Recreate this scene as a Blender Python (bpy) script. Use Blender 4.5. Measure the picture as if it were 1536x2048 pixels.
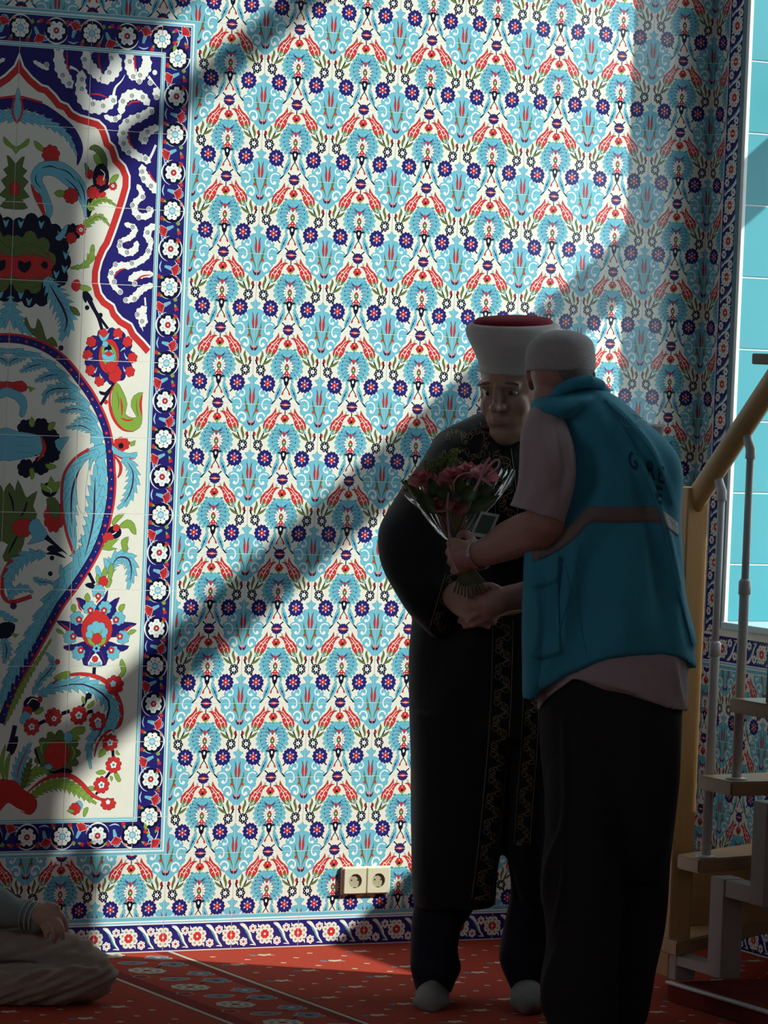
import bpy, bmesh, math, random
import numpy as np
from mathutils import Vector, Matrix, geometry
from mathutils.bvhtree import BVHTree

for _o in list(bpy.data.objects):
    bpy.data.objects.remove(_o)
SC = bpy.context.scene
COL = SC.collection
random.seed(7)

# ---------------------------------------------------------------- camera
FPX = 7927.85
YAW, PITCH, ROLL = 0.481931, -0.039545, 0.039933
CAM = Vector((-4.57024, -9.52178, 1.60431))
_f = Vector((math.sin(YAW) * math.cos(PITCH), math.cos(YAW) * math.cos(PITCH), math.sin(PITCH)))
_r0 = Vector((math.cos(YAW), -math.sin(YAW), 0))
_u0 = _r0.cross(_f)
CR = _r0 * math.cos(ROLL) + _u0 * math.sin(ROLL)
CU = -_r0 * math.sin(ROLL) + _u0 * math.cos(ROLL)
CF = _f
cam_d = bpy.data.cameras.new('camera')
cam_d.sensor_fit = 'VERTICAL'
cam_d.sensor_height = 24.0
cam_d.lens = 24.0 * FPX / 2048.0
cam_d.clip_end = 200
cam = bpy.data.objects.new('camera', cam_d)
COL.objects.link(cam)
cam.matrix_world = Matrix(((CR.x, CU.x, -CF.x, CAM.x), (CR.y, CU.y, -CF.y, CAM.y), (CR.z, CU.z, -CF.z, CAM.z), (0, 0, 0, 1)))
SC.camera = cam

# ---------------------------------------------------------------- world, sun, fill lights, exposure
SC.view_settings.view_transform = 'Standard'
SC.view_settings.look = 'None'
SC.view_settings.gamma = 1.0
SC.view_settings.use_curve_mapping = False
SC.view_settings.exposure = 0.0
world = bpy.data.worlds.new('world')
SC.world = world
world.use_nodes = True
_bg = world.node_tree.nodes['Background']
_bg.inputs[0].default_value = (0.80, 0.90, 1.0, 1)
_bg.inputs[1].default_value = SKY_STRENGTH = 2.45
sun_d = bpy.data.lights.new('sun', 'SUN')
sun_d.energy = 7.6
sun_d.angle = math.radians(1.1)
sun_d.color = (1.0, 0.965, 0.90)
sun = bpy.data.objects.new('sun', sun_d)
COL.objects.link(sun)
SUN_DIR = Vector((-1.34, 1.0, -1.105)).normalized()
sun.rotation_euler = SUN_DIR.to_track_quat('-Z', 'Y').to_euler()
sun.location = (6, -4, 6)

def area_light(name, loc, target, sx, sy, power, color):
    d = bpy.data.lights.new(name, 'AREA')
    d.shape = 'RECTANGLE'
    d.size, d.size_y, d.energy, d.color = sx, sy, power, color
    o = bpy.data.objects.new(name, d)
    COL.objects.link(o)
    o.location = loc
    o.rotation_euler = (Vector(target) - Vector(loc)).to_track_quat('-Z', 'Y').to_euler()
    return o
# fill lights added at invented openings (rear and left walls, built below)
area_light('fill_rear_opening', (-3.0, -12.9, 3.35), (-3.0, 0, 2.6), 2.4, 1.7, 1.0, (0.88, 0.94, 1.0))
area_light('fill_left_opening', (-7.8, -3.0, 3.35), (0, -3.0, 2.6), 2.6, 1.7, 5.2, (0.85, 0.93, 1.0))

# ---------------------------------------------------------------- materials
def _nodes(name):
    m = bpy.data.materials.new(name)
    m.use_nodes = True
    nt = m.node_tree
    return m, nt, nt.nodes['Principled BSDF']

def mat(name, col, rough=0.5, spec=0.5, var=0.0, vscale=8.0, bump=0.0, bscale=200.0, metallic=0.0, sheen=0.0, trans=0.0, coat=0.0, wave=None):
    """one procedural material: base colour with slight noise variation, optional fine relief"""
    m, nt, b = _nodes(name)
    c = (col[0], col[1], col[2], 1)
    b.inputs['Base Color'].default_value = c
    b.inputs['Roughness'].default_value = rough
    b.inputs['Specular IOR Level'].default_value = spec
    b.inputs['Metallic'].default_value = metallic
    b.inputs['Sheen Weight'].default_value = sheen
    b.inputs['Transmission Weight'].default_value = trans
    b.inputs['Coat Weight'].default_value = coat
    tc = nt.nodes.new('ShaderNodeTexCoord')
    if var > 0:
        n = nt.nodes.new('ShaderNodeTexNoise')
        n.inputs['Scale'].default_value = vscale
        n.inputs['Detail'].default_value = 4
        r = nt.nodes.new('ShaderNodeMix')
        r.data_type = 'RGBA'
        r.inputs['A'].default_value = tuple(max(0, v * (1 - var)) for v in col) + (1,)
        r.inputs['B'].default_value = tuple(min(1, v * (1 + var)) for v in col) + (1,)
        nt.links.new(tc.outputs['Object'], n.inputs['Vector'])
        nt.links.new(n.outputs['Fac'], r.inputs['Factor'])
        nt.links.new(r.outputs['Result'], b.inputs['Base Color'])
    if bump > 0:
        n2 = nt.nodes.new('ShaderNodeTexNoise')
        n2.inputs['Scale'].default_value = bscale
        n2.inputs['Detail'].default_value = 3
        nt.links.new(tc.outputs['Object'], n2.inputs['Vector'])
        bp = nt.nodes.new('ShaderNodeBump')
        bp.inputs['Strength'].default_value = bump
        bp.inputs['Distance'].default_value = 0.01
        nt.links.new(n2.outputs['Fac'], bp.inputs['Height'])
        nt.links.new(bp.outputs['Normal'], b.inputs['Normal'])
    return m

def wood(name, c1, c2, axis='Z', rough=0.42):
    m, nt, b = _nodes(name)
    tc = nt.nodes.new('ShaderNodeTexCoord')
    mp = nt.nodes.new('ShaderNodeMapping')
    s = {'X': (2, 30, 30), 'Y': (30, 2, 30), 'Z': (30, 30, 2)}[axis]
    mp.inputs['Scale'].default_value = s
    n = nt.nodes.new('ShaderNodeTexNoise')
    n.inputs['Scale'].default_value = 1.6
    n.inputs['Detail'].default_value = 6
    n.inputs['Distortion'].default_value = 0.6
    mx = nt.nodes.new('ShaderNodeMix')
    mx.data_type = 'RGBA'
    mx.inputs['A'].default_value = c1 + (1,)
    mx.inputs['B'].default_value = c2 + (1,)
    nt.links.new(tc.outputs['Object'], mp.inputs['Vector'])
    nt.links.new(mp.outputs['Vector'], n.inputs['Vector'])
    nt.links.new(n.outputs['Fac'], mx.inputs['Factor'])
    nt.links.new(mx.outputs['Result'], b.inputs['Base Color'])
    b.inputs['Roughness'].default_value = rough
    return m

# ---------------------------------------------------------------- object helpers
def link(name, me, parent=None):
    o = bpy.data.objects.new(name, me)
    COL.objects.link(o)
    if parent is not None:
        o.parent = parent
    return o

def tag(o, label=None, cat=None, group=None, kind=None):
    if label: o['label'] = label
    if cat: o['category'] = cat
    if group: o['group'] = group
    if kind: o['kind'] = kind
    return o

def empty(name, loc=(0, 0, 0)):
    o = bpy.data.objects.new(name, None)
    COL.objects.link(o)
    o.location = loc
    o.empty_display_size = 0.05
    return o

def mesh_from(name, verts, faces, mats=(), smooth=False, fmats=None):
    me = bpy.data.meshes.new(name)
    me.from_pydata([tuple(v) for v in verts], [], [tuple(f) for f in faces])
    for m in mats: me.materials.append(m)
    if fmats is not None:
        me.polygons.foreach_set('material_index', fmats)
    if smooth:
        me.polygons.foreach_set('use_smooth', [True] * len(me.polygons))
    me.update()
    return me

def bm_mesh(name, bm, mats, smooth=False):
    me = bpy.data.meshes.new(name)
    bmesh.ops.recalc_face_normals(bm, faces=bm.faces)
    bm.to_mesh(me)
    bm.free()
    for m in (mats if isinstance(mats, (list, tuple)) else [mats]): me.materials.append(m)
    if smooth: me.polygons.foreach_set('use_smooth', [True] * len(me.polygons))
    return me

def box_bm(x0, x1, y0, y1, z0, z1, bev=0.0, bm=None, seg=2):
    own = bm is None
    b = bmesh.new()
    vs = [b.verts.new((x, y, z)) for x in (x0, x1) for y in (y0, y1) for z in (z0, z1)]
    for q in ((0, 1, 3, 2), (4, 6, 7, 5), (0, 4, 5, 1), (2, 3, 7, 6), (0, 2, 6, 4), (1, 5, 7, 3)):
        b.faces.new([vs[i] for i in q])
    if bev > 0:
        bmesh.ops.bevel(b, geom=list(b.edges), offset=bev, segments=seg, affect='EDGES', profile=0.5)
    if own: return b
    me = bpy.data.meshes.new('tmp'); b.to_mesh(me); b.free(); bm.from_mesh(me); bpy.data.meshes.remove(me)
    return bm

def prism_bm(poly, z0, z1, bev=0.0):
    """horizontal polygon (x,y list) extruded from z0 to z1"""
    b = bmesh.new()
    lo = [b.verts.new((x, y, z0)) for x, y in poly]
    hi = [b.verts.new((x, y, z1)) for x, y in poly]
    n = len(poly)
    b.faces.new(lo[::-1]); b.faces.new(hi)
    for i in range(n):
        b.faces.new((lo[i], lo[(i + 1) % n], hi[(i + 1) % n], hi[i]))
    bmesh.ops.recalc_face_normals(b, faces=b.faces)
    if bev > 0:
        bmesh.ops.bevel(b, geom=list(b.edges), offset=bev, segments=2, affect='EDGES')
    return b

def frames(pts):
    """tangent + two normals along a 3-D polyline (parallel transport)"""
    pts = [Vector(p) for p in pts]
    T = []
    for i in range(len(pts)):
        a = pts[max(0, i - 1)]; b = pts[min(len(pts) - 1, i + 1)]
        T.append((b - a).normalized())
    ref = Vector((0, 0, 1)) if abs(T[0].z) < 0.9 else Vector((1, 0, 0))
    n = (ref - T[0] * ref.dot(T[0])).normalized()
    out = []
    for t in T:
        n = (n - t * n.dot(t)).normalized()
        out.append((t, n, t.cross(n)))
    return pts, out

def tube_data(pts, radii, seg=10, cap=True, flat=1.0):
    pts, fr = frames(pts)
    if not isinstance(radii, (list, tuple)): radii = [radii] * len(pts)
    vs, fs = [], []
    for p, (t, n, b), r in zip(pts, fr, radii):
        for k in range(seg):
            a = 2 * math.pi * k / seg
            vs.append(p + n * (r * math.cos(a)) + b * (r * flat * math.sin(a)))
    for i in range(len(pts) - 1):
        for k in range(seg):
            fs.append((i * seg + k, i * seg + (k + 1) % seg, (i + 1) * seg + (k + 1) % seg, (i + 1) * seg + k))
    if cap:
        fs.append(tuple(range(seg))[::-1])
        fs.append(tuple((len(pts) - 1) * seg + k for k in range(seg)))
    return vs, fs

class MB:
    """collects vertices and faces of one part"""
    def __init__(s): s.v, s.f = [], []
    def add(s, vf):
        o = len(s.v); s.v += [Vector(x) for x in vf[0]]; s.f += [tuple(i + o for i in q) for q in vf[1]]
        return s
    def build(s, name, mats, parent=None, smooth=True):
        return link(name, mesh_from(name, s.v, s.f, mats if isinstance(mats, (list, tuple)) else [mats], smooth), parent)

def lathe_data(profile, seg=24, center=(0, 0, 0)):
    """profile (r,z) list revolved about z"""
    vs, fs = [], []
    c = Vector(center)
    for r, z in profile:
        for k in range(seg):
            a = 2 * math.pi * k / seg
            vs.append(c + Vector((r * math.cos(a), r * math.sin(a), z)))
    m = len(profile)
    for i in range(m - 1):
        for k in range(seg):
            fs.append((i * seg + k, i * seg + (k + 1) % seg, (i + 1) * seg + (k + 1) % seg, (i + 1) * seg + k))
    fs.append(tuple(range(seg))[::-1]); fs.append(tuple((m - 1) * seg + k for k in range(seg)))
    return vs, fs

def catmull(pts, n=6, closed=False):
    P = [np.array(p, float) for p in pts]
    m = len(P); out = []
    rng = range(m) if closed else range(m - 1)
    for i in rng:
        p0 = P[(i - 1) % m] if (closed or i > 0) else P[0]
        p1, p2 = P[i], P[(i + 1) % m]
        p3 = P[(i + 2) % m] if (closed or i + 2 < m) else P[-1]
        for k in range(n):
            t = k / n
            out.append(0.5 * ((2 * p1) + (-p0 + p2) * t + (2 * p0 - 5 * p1 + 4 * p2 - p3) * t * t + (-p0 + 3 * p1 - 3 * p2 + p3) * t ** 3))
    if not closed: out.append(P[-1])
    return out
# ---------------------------------------------------------------- glazes
GLZ = {}
def _glaze(k, name, c, rough=0.16):
    GLZ[k] = mat('glaze_' + name, c, rough, 0.5, var=0.05, vscale=30)
_glaze('c', 'cream', (0.80, 0.79, 0.70))
_glaze('w', 'white', (0.86, 0.87, 0.84))
_glaze('n', 'cobalt', (0.022, 0.018, 0.16))
_glaze('k', 'midnight', (0.008, 0.009, 0.03))
_glaze('t', 'turquoise', (0.165, 0.50, 0.64))
_glaze('l', 'pale_blue', (0.42, 0.62, 0.82))
_glaze('r', 'red', (0.60, 0.035, 0.035))
_glaze('g', 'green', (0.24, 0.39, 0.065))
_glaze('o', 'olive', (0.12, 0.17, 0.05))
_glaze('p', 'pink', (0.75, 0.26, 0.28))
_glaze('u', 'plum', (0.06, 0.02, 0.06))
_glaze('b', 'blue', (0.016, 0.07, 0.22))
_glaze('e', 'teal', (0.06, 0.30, 0.34))
GKEYS = list(GLZ)
M_GROUT = mat('grout', (0.50, 0.49, 0.45), 0.9, 0.2, var=0.1, vscale=40)
M_BISQUE = mat('bisque', (0.62, 0.60, 0.55), 0.8, 0.2)

class Art:
    """a stack of flat glaze shapes; later shapes lie over earlier ones. v grows downward."""
    def __init__(s): s.p = []
    def poly(s, col, pts, smooth=0, out=None, ow=0.6):
        q = np.array(pts, float)
        if smooth: q = np.array(catmull(q, smooth, True))
        if out: s.p.append((offset_poly(q, ow), out))
        s.p.append((q, col)); return s
    def circ(s, col, x, y, r, ry=None, n=14, a0=0.0, out=None, ow=0.6):
        ry = r if ry is None else ry
        a = np.arange(n) * 2 * np.pi / n + a0
        if out: s.p.append((np.stack([x + (r + ow) * np.cos(a), y + (ry + ow) * np.sin(a)], 1), out))
        s.p.append((np.stack([x + r * np.cos(a), y + ry * np.sin(a)], 1), col)); return s
    def scal(s, col, x, y, r, lobes, depth=0.14, ry=None, n=4, a0=0.0, out=None, ow=0.6):
        ry = r if ry is None else ry
        a = np.arange(lobes * n) * 2 * np.pi / (lobes * n)
        k = 1 - depth + depth * np.abs(np.sin(a * lobes / 2)) ** 0.7
        if out: s.p.append((np.stack([x + (r * k + ow) * np.cos(a + a0), y + (ry * k + ow) * np.sin(a + a0)], 1), out))
        s.p.append((np.stack([x + r * k * np.cos(a + a0), y + ry * k * np.sin(a + a0)], 1), col)); return s
    def stroke(s, col, pts, w, smooth=5, taper=0, out=None, ow=0.6):
        q = np.array(catmull(pts, smooth) if smooth and len(pts) > 2 else pts, float)
        m = len(q); t = np.linspace(0, 1, m)
        d = np.gradient(q, axis=0); d /= np.linalg.norm(d, axis=1)[:, None] + 1e-9
        nn = np.stack([-d[:, 1], d[:, 0]], 1)
        h = np.full(m, w / 2.0)
        if taper == 1: h = h * (1 - 0.92 * t)
        elif taper == 2: h = h * np.maximum(0.06, np.sin(np.pi * (0.04 + 0.92 * t)))
        elif taper == 3: h = h * (0.08 + 0.92 * t)
        if out:
            hh = h + ow
            s.p.append((np.concatenate([q + nn * hh[:, None], (q - nn * hh[:, None])[::-1]]), out))
        s.p.append((np.concatenate([q + nn * h[:, None], (q - nn * h[:, None])[::-1]]), col)); return s
    def saz(s, col, spine, w, teeth=7, vein=None, out='k', ow=0.7, taper=2, vw=None, lean=0.9):
        """serrated feather leaf along a spine"""
        q = np.array(catmull(spine, 6), float)
        L = np.concatenate([[0], np.cumsum(np.linalg.norm(np.diff(q, axis=0), axis=1))]); T = L / L[-1]
        def at(t): return np.array([np.interp(t, T, q[:, 0]), np.interp(t, T, q[:, 1])])
        def half(t):
            e = {2: np.sin(np.pi * min(1, 0.10 + 0.9 * t)) ** 0.7, 1: (1 - t) ** 0.6, 3: min(1.0, 0.25 + t * 1.2) * (1 - t ** 6)}[taper]
            return 0.5 * w * max(0.03, e)
        sides = []
        for sg in (1, -1):
            pts = []
            for i in range(teeth):
                for (dt, k) in ((0.0, 0.58), (0.42, 0.84), (0.82, 1.22), (0.88, 0.84)):
                    t = (i + dt) / teeth
                    a = at(max(0, t - 0.01)); b = at(min(1, t + 0.01)); d = (b - a) / (np.linalg.norm(b - a) + 1e-9)
                    nrm = np.array([-d[1], d[0]]) * sg
                    off = half(t) * k
                    pts.append(at(t) + nrm * off + d * (lean * w * 0.12 * (k > 1)))
            sides.append(pts)
        poly = np.array(sides[0] + [at(1.0)] + sides[1][::-1])
        if out: s.p.append((offset_poly(poly, ow), out))
        s.p.append((poly, col))
        for i in range(teeth):                          # inner feather strokes
            t = (i + 0.35) / teeth
            if t > 0.9 or not out: continue
            for sg in (1, -1):
                a = at(t); b = at(min(1, t + 0.09)); d = (b - a) / (np.linalg.norm(b - a) + 1e-9)
                nrm = np.array([-d[1], d[0]]) * sg; h = half(t)
                s.stroke(out, [a + nrm * h * 0.22, a + nrm * h * 0.52 + d * h * 0.45, a + nrm * h * 0.68 + d * h * 1.0], ow * 1.1, 0, 1)
        if vein: s.stroke(vein, [at(t) for t in (0.1, 0.3, 0.5, 0.7, 0.88)], vw or w * 0.12, 3, 2)
        return s
    def mirror(s, ax):
        s.p += [(np.stack([2 * ax - q[:, 0], q[:, 1]], 1), c) for q, c in s.p]; return s
    def mapped(s, fn):
        a = Art(); a.p = [(np.array([fn(x, y) for x, y in q]), c) for q, c in s.p]; return a
    def extend(s, o): s.p += o.p; return s

def offset_poly(q, w):
    q = np.array(q, float)
    ar = 0.5 * np.sum(q[:, 0] * np.roll(q[:, 1], -1) - np.roll(q[:, 0], -1) * q[:, 1])
    d = np.roll(q, -1, 0) - np.roll(q, 1, 0)
    d /= np.linalg.norm(d, axis=1)[:, None] + 1e-9
    n = np.stack([d[:, 1], -d[:, 0]], 1) * (1 if ar > 0 else -1)
    return q + n * w

def inside(P, q):
    """non-zero winding test of points P (m,2) in polygon q"""
    x, y = P[:, 0][:, None], P[:, 1][:, None]
    x0, y0 = q[:, 0][None], q[:, 1][None]; x1, y1 = np.roll(q[:, 0], -1)[None], np.roll(q[:, 1], -1)[None]
    cr = (x1 - x0) * (y - y0) - (x - x0) * (y1 - y0)
    up = (y0 <= y) & (y1 > y) & (cr > 0); dn = (y0 > y) & (y1 <= y) & (cr < 0)
    return (up.sum(1) - dn.sum(1)) != 0

def tile_mesh(name, art, rect, base, S=0.002, inset=0.4, thick=0.006, back=True):
    """one tile: planar arrangement of the glaze shapes clipped to rect (u0,v0,u1,v1); connected front, rim and body.
    local x = (u-u0)*S, z = -(v-v0)*S, front at y=0 facing -y"""
    u0, v0, u1, v1 = rect
    a, b, c, d = u0 + inset, v0 + inset, u1 - inset, v1 - inset
    verts = [(a, b), (c, b), (c, d), (a, d)]; edges = [(0, 1), (1, 2), (2, 3), (3, 0)]
    shapes = []
    for q, col in art.p:
        if q[:, 0].max() < a or q[:, 0].min() > c or q[:, 1].max() < b or q[:, 1].min() > d: continue
        shapes.append((q, col))
        o = len(verts)
        keep = [q[0]]
        for pt in q[1:]:
            if abs(pt[0] - keep[-1][0]) + abs(pt[1] - keep[-1][1]) > 0.02: keep.append(pt)
        if len(keep) < 3: continue
        verts += [(float(p_[0]), float(p_[1])) for p_ in keep]
        n = len(keep)
        edges += [(o + i, o + (i + 1) % n) for i in range(n)]
    r = geometry.delaunay_2d_cdt([Vector(v) for v in verts], edges, [], 0, 1e-4)
    V = np.array([(v.x, v.y) for v in r[0]]); F = np.array([f for f in r[2] if len(f) == 3])
    ctr = V[F].mean(1)
    e1 = V[F[:, 1]] - V[F[:, 0]]; e2 = V[F[:, 2]] - V[F[:, 0]]
    area = 0.5 * (e1[:, 0] * e2[:, 1] - e1[:, 1] * e2[:, 0])
    ok = (ctr[:, 0] > a) & (ctr[:, 0] < c) & (ctr[:, 1] > b) & (ctr[:, 1] < d) & (np.abs(area) > 1e-7)
    F, ctr, area = F[ok], ctr[ok], area[ok]
    F[area > 0] = F[area > 0][:, ::-1]              # v runs down: flip so the face looks to -y
    key = np.full(len(F), GKEYS.index(base))
    for q, col in shapes:
        bb = (ctr[:, 0] >= q[:, 0].min()) & (ctr[:, 0] <= q[:, 0].max()) & (ctr[:, 1] >= q[:, 1].min()) & (ctr[:, 1] <= q[:, 1].max())
        idx = np.nonzero(bb)[0]
        if len(idx): key[idx[inside(ctr[idx], q)]] = GKEYS.index(col)
    used = sorted(set(key.tolist())); slot = {k: i for i, k in enumerate(used)}
    uv = np.unique(F); rem = -np.ones(len(V), int); rem[uv] = np.arange(len(uv)); F = rem[F]; V = V[uv]
    cnt = {}
    for f in F:
        for i in range(3):
            e = (int(f[i]), int(f[(i + 1) % 3])); cnt[e] = 1
    bnd = [e for e in cnt if (e[1], e[0]) not in cnt]
    vs = [((x - u0) * S, 0.0, -(y - v0) * S) for x, y in V]
    fs = [tuple(int(i) for i in f) for f in F]; fm = [slot[k] for k in key]
    nb = len(used)
    ring = {}
    for e in bnd:
        for i in e:
            if i not in ring:
                ring[i] = len(vs); x, y = V[i]; vs.append(((x - u0) * S, thick, -(y - v0) * S))
    for i, j in bnd:
        fs.append((j, i, ring[i], ring[j])); fm.append(nb)
    me = mesh_from(name, vs, fs, [GLZ[GKEYS[k]] for k in used] + [M_BISQUE], False, fm)
    return me

# ---------------------------------------------------------------- main wall tile (one repeat, mirror-symmetric about u=50)
def art_main():
    A = Art()
    med_lo = [(-1, -1), (29, -1), (28.6, 3), (27, 5.6), (28.2, 8.5), (26.4, 12), (23, 13.6), (22.4, 16.5), (19.8, 18.3), (19.6, 22.3), (17.2, 25), (13.2, 26.2), (10.6, 29.8), (7, 32.6), (4.4, 36), (-1, 36.5)]
    med_hi = [(-1, 61), (0.8, 61), (2, 63.6), (4, 65), (7, 65), (7.4, 66.8), (5, 69), (2.6, 71.6), (3.4, 73.6), (6.6, 74), (9.8, 75), (11.6, 77.4), (15.4, 77.8), (18.6, 79.8), (20.2, 83), (23.4, 84.6), (24.4, 87.6), (23.2, 90.4), (27.2, 91.6), (30.4, 94.4), (31.2, 97.4), (29, 101), (-1, 101)]
    for m in (med_lo, med_hi):
        A.poly('w', offset_poly(np.array(m), 1.3)); A.poly('e', offset_poly(np.array(m), 0.35)); A.poly('t', m)
    # tulip halves, long leaves, buds inside the medallion
    A.poly('u', [(4.3, 77.6), (3.4, 84), (4.2, 90), (4.0, 94), (2.4, 99.2), (0.9, 99), (0.7, 90), (1.6, 84), (2.8, 80)], 2)
    A.poly('r', [(3.7, 80), (2.9, 84.5), (3.7, 90), (3.5, 94), (2.1, 98.4), (1.2, 98), (1.1, 90), (2.0, 84.4)], 2)
    A.stroke('o', [(9.8, 91), (9.2, 97), (8.0, 102)], 3.4, 4, 3)
    A.stroke('o', [(8.2, -2), (7.2, 5), (5.2, 10.5), (2.8, 16), (1.6, 21.5)], 3.9, 4, 1)
    A.poly('r', [(7, 6.6), (9.4, 6.8), (10, 9.6), (7.4, 11.3), (5.6, 10.4)], 2); A.circ('g', 7.3, 10.6, 1.0, n=7)
    A.poly('u', [(0.2, 28.6), (0.2, 25.5), (3.2, 24), (5, 21.4), (5.6, 24), (4.4, 27), (2.2, 28.8)], 2); A.circ('p', 2.2, 23.6, 1.9, 1.6, n=9)
    # white spirals
    def spiral(cx, cy, r, a0, a1, w, tail):
        pts = [(cx + (r - 0.25 * r * i / 10) * math.cos(math.radians(a0 + (a1 - a0) * i / 10)), cy + (r - 0.25 * r * i / 10) * math.sin(math.radians(a0 + (a1 - a0) * i / 10))) for i in range(11)]
        A.stroke('w', pts, w, 2); A.circ('w', *tail, n=9)
    spiral(15.4, 85.4, 5.3, 10, -290, 1.7, (16.2, 88.6, 2.2))
    A.stroke('w', [(27.4, 94.4), (22, 92.8), (17.6, 94.6), (15.6, 98.2), (15.4, 101)], 1.7, 4)
    A.stroke('w', [(15.3, -1.5), (15.4, 2), (17.2, 5.6), (20.4, 7.0), (23.2, 5.2)], 1.7, 4); A.circ('w', 21.2, 5.0, 2.2, n=9)
    A.stroke('w', [(20.2, 16.6), (17.6, 12.8), (13.2, 11.8), (9.4, 14.4), (8.4, 18.6), (9.8, 22.2), (13.0, 23.6)], 2.2, 4); A.circ('w', 13.6, 20.8, 2.5, n=10)
    # big tulip
    tul = [(18.6, 32), (18, 28.4), (19.6, 23.4), (23.6, 18.6), (30.2, 13.6), (33.4, 9.6), (36.4, 3.8), (36.8, 9), (36.2, 13), (38.6, 11.2), (42, 10.2), (46.4, 11.0), (42, 12.4), (38.4, 16.4), (36.4, 20.6), (35, 26.6), (31.4, 32), (27.6, 36), (22.4, 37.6)]
    A.poly('k', offset_poly(np.array(tul), 0.35)); A.poly('r', tul)
    A.poly('o', [(18.6, 32), (18.4, 29), (21, 31), (23.4, 28.4), (25, 31.6), (28.4, 29.6), (28.6, 32.6), (31.4, 32), (27.6, 36), (22.4, 37.6)])
    for q in ([(20.4, 33), (22.2, 26), (27.5, 20), (32.4, 15.5), (35.4, 11)], [(24, 36), (27, 29.4), (29.4, 24), (33.4, 18), (37.6, 14)], [(21.5, 25.4), (24.6, 24.6), (26.6, 27.4), (29.2, 24.2), (32.6, 27)], [(25.2, 19.4), (28.6, 19.2), (30.4, 21.6), (33, 18.8), (36, 21)]):
        A.stroke('w', q, 0.75, 3)
    for q in ([(20.2, 36), (20, 32.5)], [(22, 36.6), (23.6, 32.4)], [(24.2, 36.6), (26.8, 33)]): A.stroke('c', q, 0.7, 0)
    A.circ('t', 20.2, 36.4, 2.2, 1.7, n=9)
    A.stroke('k', [(19.6, 38), (16, 45), (12.2, 52)], 1.9, 3)
    A.poly('o', [(12, 28.6), (14.6, 32), (14.8, 36), (12.6, 41), (11, 47.4), (9.2, 42.6), (9.8, 38), (11.6, 34)], 2)
    A.poly('o', [(27.4, 38.2), (25.6, 42), (21.6, 45.6), (16.8, 47.4), (12.8, 48.6), (15.8, 44.4), (20, 42.2)], 2)
    # bud and hook beside the joint
    A.circ('r', 5.6, 40, 2.2, 3.0, n=10); A.stroke('k', [(5, 36.5), (4.2, 42), (7.4, 50)], 1.5, 3); A.poly('k', [(2.0, 41.4), (5.6, 43), (6.2, 47), (3.4, 46), (3.8, 44.4)], 2)
    # small white flower with dark rim
    for k in range(7):
        an = k * 2 * math.pi / 7; A.circ('k', 11.4 + 4.9 * math.cos(an), 54.6 + 4.9 * math.sin(an), 2.5, n=9)
    A.circ('k', 11.4, 54.6, 4.9, n=12)
    for k in range(7):
        an = k * 2 * math.pi / 7; A.circ('w', 11.4 + 4.9 * math.cos(an), 54.6 + 4.9 * math.sin(an), 0.7, n=6)
    A.scal('w', 11.4, 54.6, 3.3, 5, 0.35); A.circ('k', 11.4, 54.6, 0.8, n=7)
    A.stroke('k', [(14, 59.4), (17, 63.6)], 2.0, 0); A.circ('k', 14.6, 61.6, 1.5, n=7)
    # rosette
    A.stroke('k', [(28, 79.6), (33, 84.4)], 1.9, 0)
    for k in range(13):
        an = k * 2 * math.pi / 13; A.circ('p', 22.4 + 11.3 * math.cos(an + .24), 72 + 11.3 * math.sin(an + .24), 0.8, n=6)
    A.scal('n', 22.4, 72, 11.6, 13, 0.13)
    for k in range(12):
        an = k * 2 * math.pi / 12; A.circ('k', 22.4 + 9.3 * math.cos(an), 72 + 9.3 * math.sin(an), 0.7, n=6)
    for k in range(6):
        an = k * math.pi / 3 + math.pi / 6
        c_, s_ = math.cos(an), math.sin(an)
        A.poly('l', [(22.4 + 2 * c_ - 1.3 * s_, 72 + 2 * s_ + 1.3 * c_), (22.4 + 5.4 * c_ - 1.0 * s_, 72 + 5.4 * s_ + 1.0 * c_), (22.4 + 7 * c_, 72 + 7 * s_), (22.4 + 5.4 * c_ + 1.0 * s_, 72 + 5.4 * s_ - 1.0 * c_), (22.4 + 2 * c_ + 1.3 * s_, 72 + 2 * s_ - 1.3 * c_)])
    A.scal('r', 22.4, 72, 4.2, 6, 0.2); A.circ('w', 22.4, 72, 1.1, n=7)
    # palmette (left half)
    A.poly('t', [(51, 27), (46, 29), (42.4, 33), (41, 40), (40.6, 48), (42, 56), (44.4, 62), (51, 62)])
    lobes = [((47, 34), (43, 30), (36.4, 31.2), 7.4), ((45.6, 37), (39, 34), (30.8, 37), 8.0), ((44.8, 40), (37, 38.4), (27.6, 43.4), 8.2), ((44.2, 44), (36.4, 43.2), (26, 49.6), 8.4), ((44, 48), (36.4, 48.4), (26.6, 56.4), 8.2), ((44.2, 52), (37.4, 53.6), (29.8, 62), 7.6), ((44.8, 55.6), (39.6, 58.4), (34.4, 66), 6.8), ((46, 58.6), (42.4, 62.4), (40.6, 71), 5.0)]
    for p0, p1, p2, w in lobes[::-1]:
        A.saz('t', [p0, p1, p2], w, 3, None, 'e', 0.4, 2, None, 1.5)
        A.stroke('b', [(p0[0], p0[1] + .3), (p1[0], p1[1] + .5), (p1[0] * .45 + p2[0] * .55, p1[1] * .45 + p2[1] * .55)], 0.95, 3, 1)
        A.circ('k', p1[0] * .62 + p2[0] * .38, p1[1] * .62 + p2[1] * .38 - 1.1, 0.75, 1.15, n=7)
    A.poly('t', [(51, 26.4), (48, 27.2), (46.4, 25.6), (44, 27.6), (41.6, 27.2), (41, 29.6), (38.6, 30.4), (42, 33), (46, 35), (51, 36)], 0, 'b', 0.3)
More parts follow.
